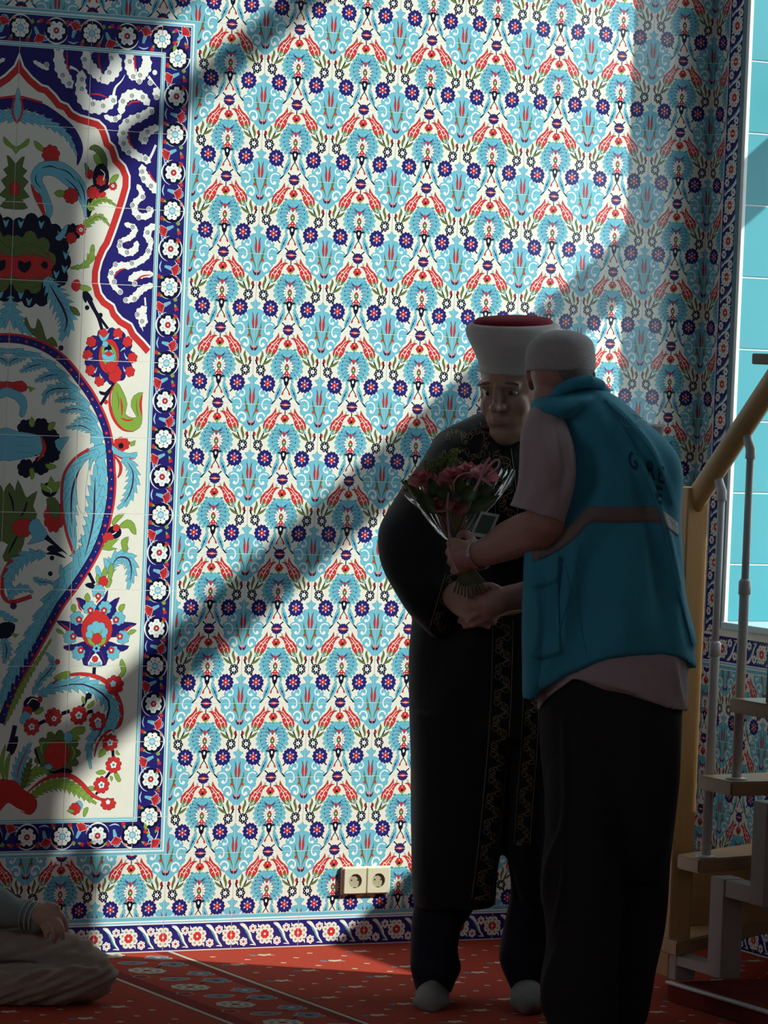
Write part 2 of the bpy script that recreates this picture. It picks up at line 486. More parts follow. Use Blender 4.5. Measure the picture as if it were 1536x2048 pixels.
    for q in ([(43.4, 41.4), (36, 40.6)], [(42.8, 49.6), (37, 50.6)], [(43, 45.6), (38, 45.8)]): A.stroke('p', q, 0.8, 0, 1)
    A.stroke('n', [(37.4, 30.6), (41.4, 32.2), (44.2, 35.4), (47.6, 38.4)], 1.9, 4, 3); A.stroke('u', [(47, 40.4), (42.6, 38), (37.4, 38.4)], 1.0, 4, 1)
    for x, y in ((50, 28.6), (45.2, 28.4), (41.2, 29.4)): A.scal('t', x, y, 3.0, 5, 0.25, out='e', ow=0.35)
    for tx, ty in ((46.6, 39.6), (42.8, 42.4), (40.4, 46.8), (40.2, 51.4), (41.6, 55.8), (44.8, 58.6)):
        A.stroke('w', [(50, 50), ((50 + tx) / 2 - .4, (50 + ty) / 2), (tx, ty)], 3.9, 3, 2, 'k', 0.45)
    A.poly('w', [(51, 41.6), (48.8, 43.6), (46.2, 46), (45.2, 50), (46, 54), (51, 56.4)])
    A.poly('r', [(51, 43.4), (49.6, 41.6), (48.4, 38.8), (46.2, 38.4), (47, 36.4), (49, 37.4), (51, 35.6)], 0, 'u', 0.3)
    for q in ([(46.4, 44.4), (47.6, 47.2)], [(45.2, 48.6), (46.8, 50)], [(45.6, 53), (47.2, 53)]): A.stroke('k', q, 1.3, 0, 2)
    A.circ('o', 50, 50.2, 3.5, 4.8, n=12); A.poly('r', [(51, 44.4), (49, 45.2), (47.2, 47.6), (48.6, 48.6), (51, 49)]); A.circ('w', 50, 50.4, 0.9, 1.4, n=8)
    A.circ('r', 50, 57.6, 3.0, n=10); A.circ('r', 46.6, 60.6, 2.5, n=10); A.circ('w', 50, 57.6, 0.9, n=6); A.circ('w', 46.8, 60.8, 0.9, n=6)
    A.poly('k', [(51, 76.5), (49.4, 75.6), (46.8, 72), (46.2, 67.6), (45, 65.6), (42.2, 65), (42.8, 62.6), (45.6, 63.4), (47.6, 61.4), (51, 61.4)]); A.circ('w', 50, 66.4, 1.5, 2.4, n=9)
    A.stroke('k', [(50.4, 75.6), (47.6, 79.6), (45.2, 83)], 1.25, 3)
    A.poly('r', [(45.6, 82), (46.6, 84.2), (45.2, 87), (43.2, 86.6), (43.8, 84)], 2)
    # feather leaf
    A.stroke('k', [(36.4, 91.6), (32.4, 96.4), (27.6, 101)], 1.9, 3)
    fl = [(42.6, 70.6), (43.8, 73), (43.2, 75), (44, 77.4), (43, 79.6), (43.2, 82), (41.8, 84), (41.2, 87), (39, 89.4), (36.4, 93), (33.8, 94.6), (34, 91), (33.4, 88.8), (34.8, 86.6), (34.8, 84), (36.6, 82), (36.8, 79), (38.8, 77), (39.4, 74)]
    A.poly('k', offset_poly(np.array(fl), 0.3)); A.poly('t', fl)
    A.poly('b', [(41.4, 77), (41, 81), (39.2, 82.6), (39.8, 84.6), (37.4, 87.4), (35.4, 92.6), (34.2, 93.4), (35.6, 88.4), (36.4, 87), (37, 83.6), (38.6, 82)])
    # dark flower over the joint, sprigs, small red flower
    A.stroke('k', [(45.6, 94.6), (41.4, 91.4)], 1.6, 0); A.circ('k', 41.2, 91.2, 1.2, n=7)
    for cy in (0.0, 100.0):
        A.scal('n', 50, cy, 8.4, 12, 0.12, ry=7.4); A.circ('u', 50, cy, 5.6, 3.8, n=12); A.scal('r', 50, cy, 4.8, 6, 0.25, ry=2.3); A.circ('p', 50, cy, 3.0, 1.1, n=8)
    A.stroke('k', [(50, 7), (50, 13.6)], 1.5, 0)
    for q in ([(40.4, 6.4), (41.6, 9.6)], [(42.6, 5.8), (41.8, 9.4)], [(39.4, 9.2), (42, 10.6)]): A.stroke('o', q, 0.6, 0)
    A.scal('r', 50, 18.4, 6.4, 6, 0.16, ry=5.6, a0=math.pi / 6); A.poly('g', [(51, 26), (48.8, 25.4), (45.6, 21.4), (51, 21.6)]); A.circ('k', 50, 20.6, 2.0, 1.8, n=9); A.circ('w', 50, 16, 0.9, n=6)
    A.poly('e', [(36, 26.6), (37.4, 24.6), (38.6, 25.4), (40.4, 24.4), (40.8, 27.2), (38.4, 28)]); A.stroke('e', [(50, 26), (50, 28.4)], 1.4, 0)
    A.mirror(50)
    return A
ART_MAIN = art_main()

# ---------------------------------------------------------------- navy flower border (w across 0..50 from panel side outward, l along 0..100)
def flower_a(A, x, y):
    A.circ('k', x, y, 15.4, n=22)
    for k in range(8):
        an = (k + .5) * math.pi / 4; A.circ('w', x + 8.7 * math.cos(an), y + 8.7 * math.sin(an), 3.9, n=10)
    A.circ('w', x, y, 7.4, n=16)
    for k in range(8):
        an = k * math.pi / 4; A.circ('t', x + 3.9 * math.cos(an), y + 3.9 * math.sin(an), 1.7, n=7); A.circ('k', x + 7.6 * math.cos(an), y + 7.6 * math.sin(an), 1.0, n=6)
    A.circ('l', x, y, 2.0, n=8)
def flower_b(A, x, y):
    A.circ('k', x, y, 14.6, n=22)
    for k in range(6):
        an = (k + .5) * math.pi / 3; A.scal('w', x + 8.2 * math.cos(an), y + 8.2 * math.sin(an), 4.7, 5, 0.18, a0=an)
        A.circ('l', x + 8.2 * math.cos(an), y + 8.2 * math.sin(an), 1.5, n=7)
    A.circ('w', x, y, 5.4, n=12); A.circ('k', x, y, 4.2, n=10); A.scal('r', x, y, 3.6, 5, 0.2); A.circ('w', x, y, 1.2, n=7)
def carnation(A, x, y, an, s=1.0):
    c, sn = math.cos(an), math.sin(an)
    R = lambda u, v: (x + s * (u * c - v * sn), y + s * (u * sn + v * c))
    A.poly('t', [R(-9, -1.2), R(-2, -2.2), R(0, 0), R(-2, 2.2), R(-9, 1.2)])
    fan = [R(-2, 0)] + [R((8.2 if i % 2 else 6.6) * math.cos(math.radians(-62 + i * 12.4)), (8.2 if i % 2 else 6.6) * math.sin(math.radians(-62 + i * 12.4))) for i in range(11)]
    A.poly('w', offset_poly(np.array(fan), 0.5)); A.poly('r', fan)
    for i in (2, 4, 6, 8):
        A.stroke('u', [R(0, 0), R(6 * math.cos(math.radians(-62 + i * 12.4)), 6 * math.sin(math.radians(-62 + i * 12.4)))], 0.5, 0)
def bud(A, x, y, an, col='r', s=1.0):
    c, sn = math.cos(an), math.sin(an)
    R = lambda u, v: (x + s * (u * c - v * sn), y + s * (u * sn + v * c))
    A.poly('g', [R(-5, -.5), R(-1.6, -2), R(0, 0), R(-1.6, 2), R(-5, .5)])
    A.poly(col, [R(-1, -1.6), R(1.6, -2.6), R(4.6, -2.2), R(3.4, 0), R(4.6, 2.2), R(1.6, 2.6), R(-1, 1.6)])
def arc(A, col, x, y, r, a0, a1, w, taper=0, ry=None):
    ry = r if ry is None else ry
    A.stroke(col, [(x + r * math.cos(math.radians(a0 + (a1 - a0) * i / 8)), y + ry * math.sin(math.radians(a0 + (a1 - a0) * i / 8))) for i in range(9)], w, 2, taper)
def rails(A, w0, w1, l0, l1):
    for col, a, b in (('t', 0, 2.2), ('w', 2.2, 3.2), ('t', 3.2, 5.0), ('w', 5.0, 5.8), ('w', 41.2, 42.0), ('t', 42.0, 44.2), ('w', 44.2, 46.4), ('t', 46.4, 50)):
        A.poly(col, [(a, l0), (b, l0), (b, l1), (a, l1)])
def art_border():
    A = Art(); rails(A, 0, 50, -1, 101)
    A.poly('k', [(5.8, -1), (6.6, -1), (6.6, 101), (5.8, 101)]); A.poly('k', [(40.4, -1), (41.2, -1), (41.2, 101), (40.4, 101)])
    x = 23.5
    for y in (0, 100):
        arc(A, 'w', x, y, 17.0, -88, 70, 1.8, 2); arc(A, 'l', x, y, 15.6, 92, 150, 1.5, 2)
        flower_a(A, x, y)
    arc(A, 'w', x, 50, 16.8, 105, 262, 1.9, 2); arc(A, 'w', x, 50, 16.2, -62, 62, 1.6, 2)
    arc(A, 'w', x + 2, 27, 14, 130, 205, 1.5, 2); arc(A, 'w', x - 3, 76, 14, -50, 35, 1.5, 2)
    A.stroke('l', [(9, 31), (11, 39), (15, 42)], 2.0, 4, 2); A.stroke('l', [(11, 66), (8.6, 74), (11, 81)], 2.0, 4, 2); A.stroke('t', [(34, 83), (38, 80), (38.4, 74)], 1.8, 4, 2)
    flower_b(A, x, 50)
    carnation(A, 15.6, 25, math.radians(155), 1.3); carnation(A, 27, 76, math.radians(15), 1.3)
    bud(A, 34, 27, math.radians(70)); bud(A, 33, 40, math.radians(-60)); bud(A, 35, 64, math.radians(80), 'r'); bud(A, 10.4, 11, math.radians(-160)); bud(A, 10, 87, math.radians(200)); bud(A, 36, 90, math.radians(60), 'p', .8)
    A.poly('g', [(36, 17), (33, 13), (30, 16), (32, 19)], 2)
    return A
ART_BORDER = art_border()
def art_corner():
    """outer corner, panel at lower left: u right (outer), v down (0 outer) in a 50x50 square"""
    A = Art()
    def ell(col, a, b):            # an L-shaped rail between distance a and b from the outer edges
        A.poly(col, [(-1, a), (50 - a, a), (50 - a, 51), (50 - b, 51), (50 - b, b), (-1, b)])
    for col, a, b in (('t', 0, 3.6), ('w', 3.6, 5.8), ('t', 5.8, 8.0), ('w', 8.0, 8.8), ('k', 8.8, 9.6), ('w', 44.2, 45), ('t', 45, 46.8), ('w', 46.8, 47.8), ('t', 47.8, 50.2)): ell(col, a, b)
    arc(A, 'w', 18, 32, 19, -80, 10, 1.3, 2); arc(A, 'w', 6, 24, 19, -40, 60, 1.2, 2)
    flower_a(A, 0, 26.5); flower_a(A, 23.5, 50)
    carnation(A, 30, 18, math.radians(-45), 1.3); bud(A, 35, 33, math.radians(60)); bud(A, 18, 15, math.radians(-30)); bud(A, 20, 30, math.radians(150)); A.poly('g', [(16, 36), (20, 33), (21, 38), (17, 42)], 2)
    A.stroke('l', [(22, 26), (27, 24), (30, 20)], 1.6, 4, 2)
    return A
ART_CORNER = art_corner()

# ---------------------------------------------------------------- skirting border (l along 0..100, h down 0..47)
BORD_H = 47.0
def art_skirt():
    A = Art()
    for col, a, b in (('t', -1, 5.0), ('w', 5.0, 7.0), ('t', 7.0, 8.6), ('w', 8.6, 10.4), ('c', 45.6, 48)):
        A.poly(col, [(-1, a), (101, a), (101, b), (-1, b)])
    y = 28.0
    for off in (0, 50):
        # feather leaves and berry sprays between the flowers
        for (dx, fl) in ((25, 1),):
            cx = off + dx
            A.stroke('w', [(cx - 12.5, y - 14), (cx - 6, y - 11), (cx + 1.5, y - 1), (cx + 5, y + 7), (cx + 12, y + 14)], 5.2, 4, 2)
            A.stroke('e', [(cx - 9, y - 11), (cx - 2, y - 4), (cx + 3, y + 6), (cx + 8, y + 12)], 2.2, 4, 2)
            A.stroke('w', [(cx - 13, y - 15.4), (cx - 6, y - 14), (cx - 0.4, y - 7), (cx + 1.5, y - 3)], 1.6, 4, 2)
            A.stroke('w', [(cx + 3, y + 14), (cx + 7, y + 13.6), (cx + 12.6, y + 15)], 1.4, 4, 2)
            for bx, by in ((cx + 7, y - 8), (cx - 6.4, y + 9.4)):
                for k in range(6):
                    an = k * math.pi / 3 + .4; A.circ('w', bx + 3.9 * math.cos(an), by + 3.9 * math.sin(an), 2.3, n=8); A.circ('o', bx + 3.9 * math.cos(an), by + 3.9 * math.sin(an), 0.8, n=5)
                A.circ('r', bx, by, 1.7, n=7)
            A.stroke('c', [(cx + 3, y - 2), (cx + 5, y + 2)], 1.2, 0); 
            A.poly('w', [(cx + 14, y - 14.5), (cx + 18.6, y - 9.6), (cx + 14.6, y - 9)]); A.poly('w', [(cx - 14, y + 14.5), (cx - 18.6, y + 9.6), (cx - 14.6, y + 9)])
    for cx in (0, 50, 100):
        A.circ('k', cx, y, 11, n=16)
        for k in range(8):
            an = (k + .5) * math.pi / 4; A.scal('c', cx + 9.6 * math.cos(an), y + 9.6 * math.sin(an), 4.5, 4, 0.12, a0=an); A.circ('o', cx + 9.4 * math.cos(an), y + 9.4 * math.sin(an), 1.5, n=7); A.circ('c', cx + 9.4 * math.cos(an), y + 9.4 * math.sin(an), 0.7, n=5)
        A.circ('c', cx, y, 7, n=14)
        A.scal('r', cx, y, 6.4, 8, 0.15); A.circ('c', cx, y, 1.7, n=8)
    return A
ART_SKIRT = art_skirt()
# ---------------------------------------------------------------- large floral panel (mm right of its axis, mm below its top)
def cloud(A, pts, w):
    q = np.array(catmull(pts, 4), float); d = np.gradient(q, axis=0); d /= np.linalg.norm(d, axis=1)[:, None] + 1e-9
    n = np.stack([-d[:, 1], d[:, 0]], 1); m = len(q); t = np.linspace(0, 1, m)
    h = w * 0.5 * (0.55 + 0.45 * np.sin(np.pi * (0.1 + 0.8 * t)))
    cap0 = q[0] - d[0] * h[0]; cap1 = q[-1] + d[-1] * h[-1]
    p = np.concatenate([[cap0], q + n * h[:, None], [cap1], (q - n * h[:, None])[::-1]])
    bumps = [(q[i] + sg * n[i] * h[i] * 0.72, h[i] * 0.55) for i in range(1, m - 1, 2) for sg in (1, -1)]
    A.poly('k', offset_poly(p, 0.6))
    for c, r in bumps: A.circ('k', c[0], c[1], r + 0.7, n=10)
    A.poly('w', p)
    for c, r in bumps: A.circ('w', c[0], c[1], r, n=10)
def curl(A, x, y):
    A.circ('w', x, y, 7.8, n=12); A.circ('k', x, y, 5.9, n=11); A.circ('w', x + .3, y, 4.3, n=10); A.circ('k', x + .9, y, 2.7, n=8); A.circ('l', x + 1.0, y + .3, 1.4, n=7)
def art_panel():
    A = Art()
    A.poly('n',[(-5.5,15.8),(9.9,53.3),(35.6,78.9),(63,98.1),(80.2,101.2),(102,119.2),(118,136.8),(138.1,142.6),(153.4,159.9),(174.9,169.2),(200.1,174),(227.4,179.4),(244.2,193.2),(253.9,213.9),(259.7,231.3),(273.2,241.2),(280.9,258.5),(286.2,273.1),(306.4,290.8),(319.1,316.8),(319.5,345.3),(310.1,381.5),(297.7,421.4),(284.5,461.2),(271.2,497.5),(260.2,514.2),(248.9,541.4),(242.3,570.2),(242.6,596.9),(251.1,625),(266.2,642.2),(288.5,654.8),(297,673.1),(314,689.5),(341.1,702.8),(354.5,724.4),(378.9,745.7),(399.3,765.8),(400,765.8),(400,0),(0,0)])
    cloud(A,[(108.5,-4.6),(112.2,39.2),(128.7,69.8),(144.9,91.6)],28.9)
    A.stroke('r',[(132.2,-4.5),(133.2,37.7),(143.8,65.2)],4.6,4,2,None,.8)
    curl(A,122.8,66.6)
    curl(A,142,86.5)
    curl(A,106.8,-1)
    cloud(A,[(41.6,37),(60.9,46.2),(80.3,53.7)],10.8)
    curl(A,76.1,43.4)
    cloud(A,[(175.5,59.5),(174,98.5),(186.8,129.5),(218.2,143.4),(248.8,136.1),(269.4,117)],30.8)
    A.stroke('r',[(199.5,111),(224.5,109.3),(251.9,116.4)],4.6,4,2,None,.8)
    curl(A,177.8,98.3)
    curl(A,210.1,135.1)
    curl(A,239.2,138.5)
    curl(A,267.7,122.5)
    curl(A,176.8,73.6)
    A.stroke('w',[(267.2,110.1),(272.1,88.5),(288.8,69.6),(297.8,53)],8.5,4,1,None,.8)
    A.stroke('w',[(141.1,44.2),(160.5,50),(176.5,66.5)],9.2,4,1,None,.8)
    cloud(A,[(189.1,-3.3),(187.3,26.9),(210.6,50.1),(232.6,69.8)],26.9)
    curl(A,182.5,21.9)
    curl(A,232.5,68.1)
    curl(A,198.8,-2.2)
    cloud(A,[(260.6,-3),(271.6,28.1),(259.1,53.8),(238.5,73)],30.8)
    A.stroke('r',[(221.9,-3.8),(223.2,28),(231.9,52.2)],4.6,4,2,None,.8)
    curl(A,257.4,13.2)
    curl(A,253.1,50.7)
    cloud(A,[(309.3,-1.1),(308.4,25.6),(319.1,49.8),(325.4,60)],24.6)
    A.stroke('r',[(322.9,-2.1),(323.8,21),(326.8,45.7)],4.6,4,2,None,.8)
    curl(A,310.1,18.4)
    curl(A,321.4,56.7)
    cloud(A,[(354.1,-2.5),(359.1,25.7),(346.4,47.9),(335.3,64.7)],25.4)
    curl(A,340.7,51.9)
    curl(A,339.4,68)
    A.stroke('w',[(364.2,53.8),(390.7,78.8)],8.5,4,1,None,.8)
    A.circ('w',382.1,41.9,6.9,6.9,14,0,None,.9)
    cloud(A,[(390.9,84.1),(387.7,102.2)],19.2)
    curl(A,389.8,105.6)
    curl(A,370.7,69.4)
    cloud(A,[(290.2,151.2),(296.6,118.8),(319.4,103.1),(348.8,106.5),(365.1,123.3)],23.9)
    A.stroke('r',[(307,134.2),(322.1,122.5),(345.5,121)],4.6,4,2,None,.8)
    curl(A,294.8,122.5)
    curl(A,319.5,106.7)
    curl(A,350.8,108.2)
    cloud(A,[(246.1,164.7),(269.7,172.1),(288.7,162)],13.9)
    curl(A,275.4,170)
    cloud(A,[(377.5,138.6),(350.9,158.1),(314.5,174.6),(297.2,200.6),(303.3,235.8),(323.5,252.4),(355.4,268.4)],24.6)
    A.stroke('r',[(315.5,199.5),(316.5,224.3),(332.9,244.7)],4.6,4,2,None,.8)
    curl(A,377.7,143.9)
    curl(A,339.2,158.8)
    curl(A,308.6,173.2)
    curl(A,298.2,204.1)
    curl(A,301.3,232.4)
    curl(A,317.7,254.5)
    cloud(A,[(395,183.9),(372,196),(353.1,211.4),(361.5,225.2)],20.8)
    curl(A,368.2,198)
    curl(A,363.1,218)
    A.stroke('w',[(393,230.5),(384.1,252.4),(375.1,270.8)],6.9,4,0,None,.8)
    cloud(A,[(357.2,264.7),(375.2,274.4)],19.2)
    curl(A,365.2,267.8)
    cloud(A,[(356.3,289.8),(363.2,314.4),(385.5,334.6),(398,351.8)],23.1)
    A.stroke('r',[(374.2,297.7),(384.8,316.7),(397.1,328.6)],4.6,4,2,None,.8)
    curl(A,356.8,302.2)
    curl(A,361.4,319.8)
    curl(A,383.7,338.2)
    cloud(A,[(346.6,340.3),(359.3,364.6),(338.8,387.1),(345.8,415.3),(377.2,417.3),(388.2,398.8)],16.9)
    A.stroke('r',[(346.9,393.8),(364.9,403.6)],4.6,4,2,None,.8)
    curl(A,361.4,368)
    curl(A,333.1,391)
    curl(A,351.9,422.1)
    curl(A,380.3,399.2)
    cloud(A,[(315.6,441.8),(341.4,451.2),(332.5,473.1),(305.7,485.1)],15.4)
    curl(A,335.4,448)
    curl(A,302,488.9)
    cloud(A,[(395.8,441.4),(377,460.2),(387.8,484.7)],20.0)
    A.stroke('r',[(400.5,459),(395.5,480.8)],4.6,4,2,None,.8)
    curl(A,378.9,460.1)
    curl(A,389.7,484.6)
    cloud(A,[(298.3,494.6),(310.8,515.4),(341.8,510.3),(348.8,488.6)],17.7)
    A.stroke('r',[(317.5,488.3),(327.6,496.7)],4.6,4,2,None,.8)
    curl(A,300.4,498)
    curl(A,322.5,514.8)
    cloud(A,[(389.7,483),(384.8,508.3),(373.8,526.7),(335.6,548.1),(300.6,551.5),(279,573.9),(287.1,602.1),(307.2,619.1)],16.9)
    A.stroke('r',[(288.2,580.6),(301.1,564),(320.3,556)],4.6,4,2,None,.8)
    curl(A,382.9,508.4)
    curl(A,337.3,542.7)
    curl(A,290.8,548.4)
    curl(A,280,570.3)
    curl(A,288.7,593.1)
    curl(A,307.2,619.1)
    cloud(A,[(333.2,585.8),(356.1,572.2),(395.2,568.7)],18.5)
    A.stroke('r',[(349,588.7),(368,575.3),(395.2,570.5)],4.6,4,2,None,.8)
    curl(A,347.3,595.9)
    cloud(A,[(396.3,597.3),(369.4,609.2),(346.8,631.7),(325.7,641.5)],17.7)
    A.stroke('r',[(377,603.5),(358.4,629.4)],4.6,4,2,None,.8)
    curl(A,348.9,635.2)
    curl(A,323.7,639.8)
    cloud(A,[(379.3,659),(364.2,673.9),(376.5,687.8),(371.2,702.3)],23.1)
    curl(A,358.4,675.9)
    curl(A,372.8,693.3)
    A.stroke('w',[(378.1,630.4),(380.9,651.7)],4.6,4,0,None,.8)
    A.stroke('w',[(371.4,705.9),(377,720)],5.4,4,1,None,.8)
    A.stroke('w',[(-3.6,15),(11.6,52.2),(36.9,77.4),(63.9,96.3),(81.2,99.4),(103.4,117.7),(119.1,135.1),(139.2,140.9),(154.6,158.3),(175.5,167.3),(200.5,172),(228.2,177.6),(245.8,192),(255.8,213.1),(261.3,230.1),(274.8,240),(282.8,257.7),(287.8,271.9),(308,289.6),(321,316.3),(321.5,345.6),(312,382.1),(299.6,422),(286.4,461.9),(273,498.3),(262,515.1),(250.8,542),(244.3,570.4),(244.6,596.6),(252.9,624.1),(267.4,640.6),(289.9,653.4),(298.6,671.9),(315.1,687.8),(342.4,701.3),(356,723.1),(380.3,744.2),(400.7,764.4)],7,0)
    A.stroke('k',[(-13.8,19.2),(2.4,58.2),(29.8,85.8),(59,106.1),(75.9,109.1),(95.8,125.8),(113.1,144.4),(133.2,150.1),(148.1,167.2),(172.3,177.8),(198.4,182.8),(223.8,187.7),(237.1,198.7),(245.6,217.3),(252.4,236.5),(266.1,246.7),(272.6,261.9),(279.1,278.7),(299.2,296.2),(310.3,318.9),(310.6,344.1),(301.4,379),(289.1,418.6),(276,458.2),(263,493.7),(252.2,510.1),(240.3,538.7),(233.4,569.2),(233.7,598.3),(243.1,629.2),(260.6,649.2),(282.1,661.2),(289.7,678.4),(309,697),(335.2,709.6),(347.7,730.3),(372.8,752.3),(393,772.2)],17.4,0)
    A.stroke('r',[(-13.8,19.2),(2.4,58.2),(29.8,85.8),(59,106.1),(75.9,109.1),(95.8,125.8),(113.1,144.4),(133.2,150.1),(148.1,167.2),(172.3,177.8),(198.4,182.8),(223.8,187.7),(237.1,198.7),(245.6,217.3),(252.4,236.5),(266.1,246.7),(272.6,261.9),(279.1,278.7),(299.2,296.2),(310.3,318.9),(310.6,344.1),(301.4,379),(289.1,418.6),(276,458.2),(263,493.7),(252.2,510.1),(240.3,538.7),(233.4,569.2),(233.7,598.3),(243.1,629.2),(260.6,649.2),(282.1,661.2),(289.7,678.4),(309,697),(335.2,709.6),(347.7,730.3),(372.8,752.3),(393,772.2)],16,0)
    A.poly('n',[(7.4,134.8),(64.7,141.7),(115.3,166.6),(154.8,195.2),(179.2,229.1),(186.2,260.5),(172.3,296.8),(169.1,265.1),(144.6,227.6),(104.8,191.3),(58.2,169.5),(8.4,158.6)],3,'k',.9)
    A.saz('t',[(5.4,179.9),(51.1,183.3),(105.2,200),(144.5,225.9),(171.3,272)],36.6,9,None,'k',.9,1)
    A.stroke('r',[(-1.2,127.7),(26.3,132.2),(68.5,140.7)],5.4,4,0,None,.8)
    A.poly('t',[(-3.1,106.8),(7.1,127.1),(10.4,162),(5.7,186.9),(-4.5,198.1)],3,'k',.9)
    A.stroke('r',[(7.3,132.4),(14.4,158.3),(9.3,183.2),(-2.9,199.7)],5.4,4,0,None,.8)
    A.poly('g',[(49.5,240.4),(68.9,249.8),(81.1,266.7),(65.7,264.1),(54.7,256)],3,'k',.9)
    A.scal('r',97.3,272.8,25.4,8,0.16,25.4,4,.2,'k',.9)
    A.poly('r',[(44.4,351.6),(59.2,370.2),(74.2,383.5),(89.8,439.1),(75.6,418.7),(55.2,384.5)],3,'k',.9)
    A.poly('t',[(47,349.7),(45.9,322.3),(67,296.5),(101,288.9),(135.6,292.5),(171.1,315.2),(195.3,343.3),(204.4,376.5),(209,415.3),(199.7,433.5),(195,412.5),(177.6,381.5),(157.5,359.5),(133.8,343.2),(110.2,328.6),(85.3,326.4),(74.3,338.3),(84.7,358.2),(95,378.8),(107.7,410),(103.7,433.1),(89.8,439.8),(90.8,417.9),(81.5,393.7),(66,369.8)],2,'k',.9)
    A.stroke('k',[(71.3,309.6),(97.8,302.8),(121,310.3)],3.1,4,2,None,.8)
    A.stroke('k',[(117,307),(148.1,315.8),(172.1,339.3)],3.1,4,2,None,.8)
    A.stroke('k',[(137.1,330.6),(168.8,353.6),(189.4,387.9)],3.1,4,2,None,.8)
    A.stroke('k',[(60.4,324.3),(57.3,342.1),(73.4,362.4)],3.1,4,2,None,.8)
    A.stroke('k',[(171.6,328.7),(192.1,359.4),(199.5,398)],3.1,4,2,None,.8)
    A.stroke('r',[(86.5,308.7),(116.8,301.7)],5.4,4,2,None,.8)
    A.stroke('r',[(188.3,359.6),(199.2,391)],5.4,4,2,None,.8)
    A.poly('g',[(111.2,371.6),(125,363.1),(142.4,367.4),(139,377.2),(123.8,380.8)],3,'k',.9)
    A.scal('r',158.2,376.1,21.2,8,0.16,21.2,4,.2,'k',.9)
    A.poly('o',[(-7.9,324.7),(9.8,292),(24.6,282.4),(18.8,309.1),(32.8,318.8),(20.9,333.6),(37.7,346.7),(24,365.1),(42.3,385.2),(21.3,393.4),(38.5,413.6),(10.9,418.6),(-8.4,409)],2,'k',.9)
    A.poly('g',[(-7.2,264.9),(12.1,253.9),(34.9,235),(31,252.8),(8.8,265.7),(-5.6,285.9)],3,'k',.9)
    A.poly('k',[(-12.8,296.9),(-7,300),(-4.1,324.5),(-11.3,335.4)],3,'k',.9)
    A.scal('r',-7,366.8,21.2,7,0.16,21.2,4,.2,'k',.9)
    A.poly('o',[(203.3,252.4),(218.2,240.2),(241.8,250.1),(256.5,277.7),(253.7,304.5),(241.6,292.8),(231.7,268.5),(216.9,255.2)],2,'k',.9)
    A.poly('g',[(216.3,269.4),(230.8,265),(241.3,285.7),(240.1,303.5),(226,290.1)],2,'k',.9)
    A.poly('o',[(193.1,288.5),(205.2,302),(208.2,326.6),(198.1,316.5)],2,'k',.9)
    A.circ('k',240.2,324.8,23.9,37.7,14,0,None,.9)
    A.scal('r',207.8,317.8,12.3,7,0.16,12.3,4,.2,'k',.9)
    A.scal('r',240.5,331.9,14.6,7,0.16,14.6,4,.2,'k',.9)
    A.stroke('w',[(238.2,303.6),(250.2,313.6),(247,331.5)],2.7,4,0,None,.8)
    A.poly('k',[(203.5,355.3),(226.2,343.4),(234.7,360.7),(211.9,372.5)],3,'k',.9)
    A.scal('r',219.4,365,17.7,7,0.16,17.7,4,.2,'k',.9)
    A.scal('r',240.8,369.2,15.4,7,0.16,15.4,4,.2,'k',.9)
    A.stroke('k',[(236.7,362.3),(265,345.5)],8.5,4,0,None,.8)
    A.scal('r',275.1,344.2,11.6,9,0.18,11.6,4,.2,'k',.9)
    A.scal('w',275.1,344.2,4.9,5,0.30,4.9,4,.2,'k',.9)
    A.circ('e',275.1,344.2,1.8,1.8,14,0,None,.9)
    A.poly('g',[(264.5,332.4),(275.6,317.5),(290.2,314.2),(283.8,329.5),(270.5,337.4)],3,'k',.9)
    A.poly('k',[(204.7,383.6),(224.1,386.1),(217.4,413.1),(206.5,429.6)],3,'k',.9)
    A.saz('g',[(207.6,408.3),(228.1,389.4),(254.8,380.9),(286.5,395.2)],23.9,6,'o','k',.9,1)
    A.saz('g',[(199.7,451.3),(222.1,432.4),(245,425.9),(270,448.4)],25.4,6,'o','k',.9,1)
    A.scal('k',59.7,548.4,104.7,15,0.10,122.4,4,.2,'k',.9)
    A.poly('t',[(12.7,445),(21.3,452.3),(29.4,444.9),(25.4,458.4),(20.4,467.1),(15.5,458.2)],2,'k',.9)
    A.poly('t',[(69.7,443.9),(78.4,451.2),(86.5,443.7),(82.5,457.3),(77.5,466),(72.5,457.1)],2,'k',.9)
    A.poly('t',[(124.2,467.6),(132.9,474.9),(141,467.5),(137,481.1),(132,489.9),(127,480.9)],2,'k',.9)
    A.poly('t',[(141.6,519.8),(150.3,527.2),(158.5,519.8),(154.4,533.4),(149.4,542.2),(144.4,533.2)],2,'k',.9)
    A.poly('t',[(139.2,555.4),(147.9,562.8),(156.1,555.3),(152,569),(147,577.7),(142,568.7)],2,'k',.9)
    A.poly('t',[(116.8,570.6),(125.5,578),(133.6,570.5),(129.6,584.1),(124.5,592.9),(119.6,583.9)],2,'k',.9)
    A.poly('t',[(43.3,644.5),(52,651.9),(60.1,644.5),(56,658.1),(51,666.7),(46.1,657.8)],2,'k',.9)
    A.poly('t',[(19.8,627.8),(28.5,635.2),(36.6,627.8),(32.5,641.4),(27.6,650.1),(22.6,641.1)],2,'k',.9)
    A.scal('o',46.6,554.3,77.0,9,0.20,82.8,4,.2,'k',.9)
    A.scal('r',52.6,561.1,64.7,10,0.10,44.3,4,.2,'k',.9)
    A.saz('o',[(-1.5,537.2),(30.1,521.6),(68.3,523.3),(99.5,539.5)],30.8,5,None,'k',.9,2)
    A.saz('o',[(-0.8,604.1),(37.5,613),(71.5,604.4),(97.7,592.6)],30.8,5,None,'k',.9,2)
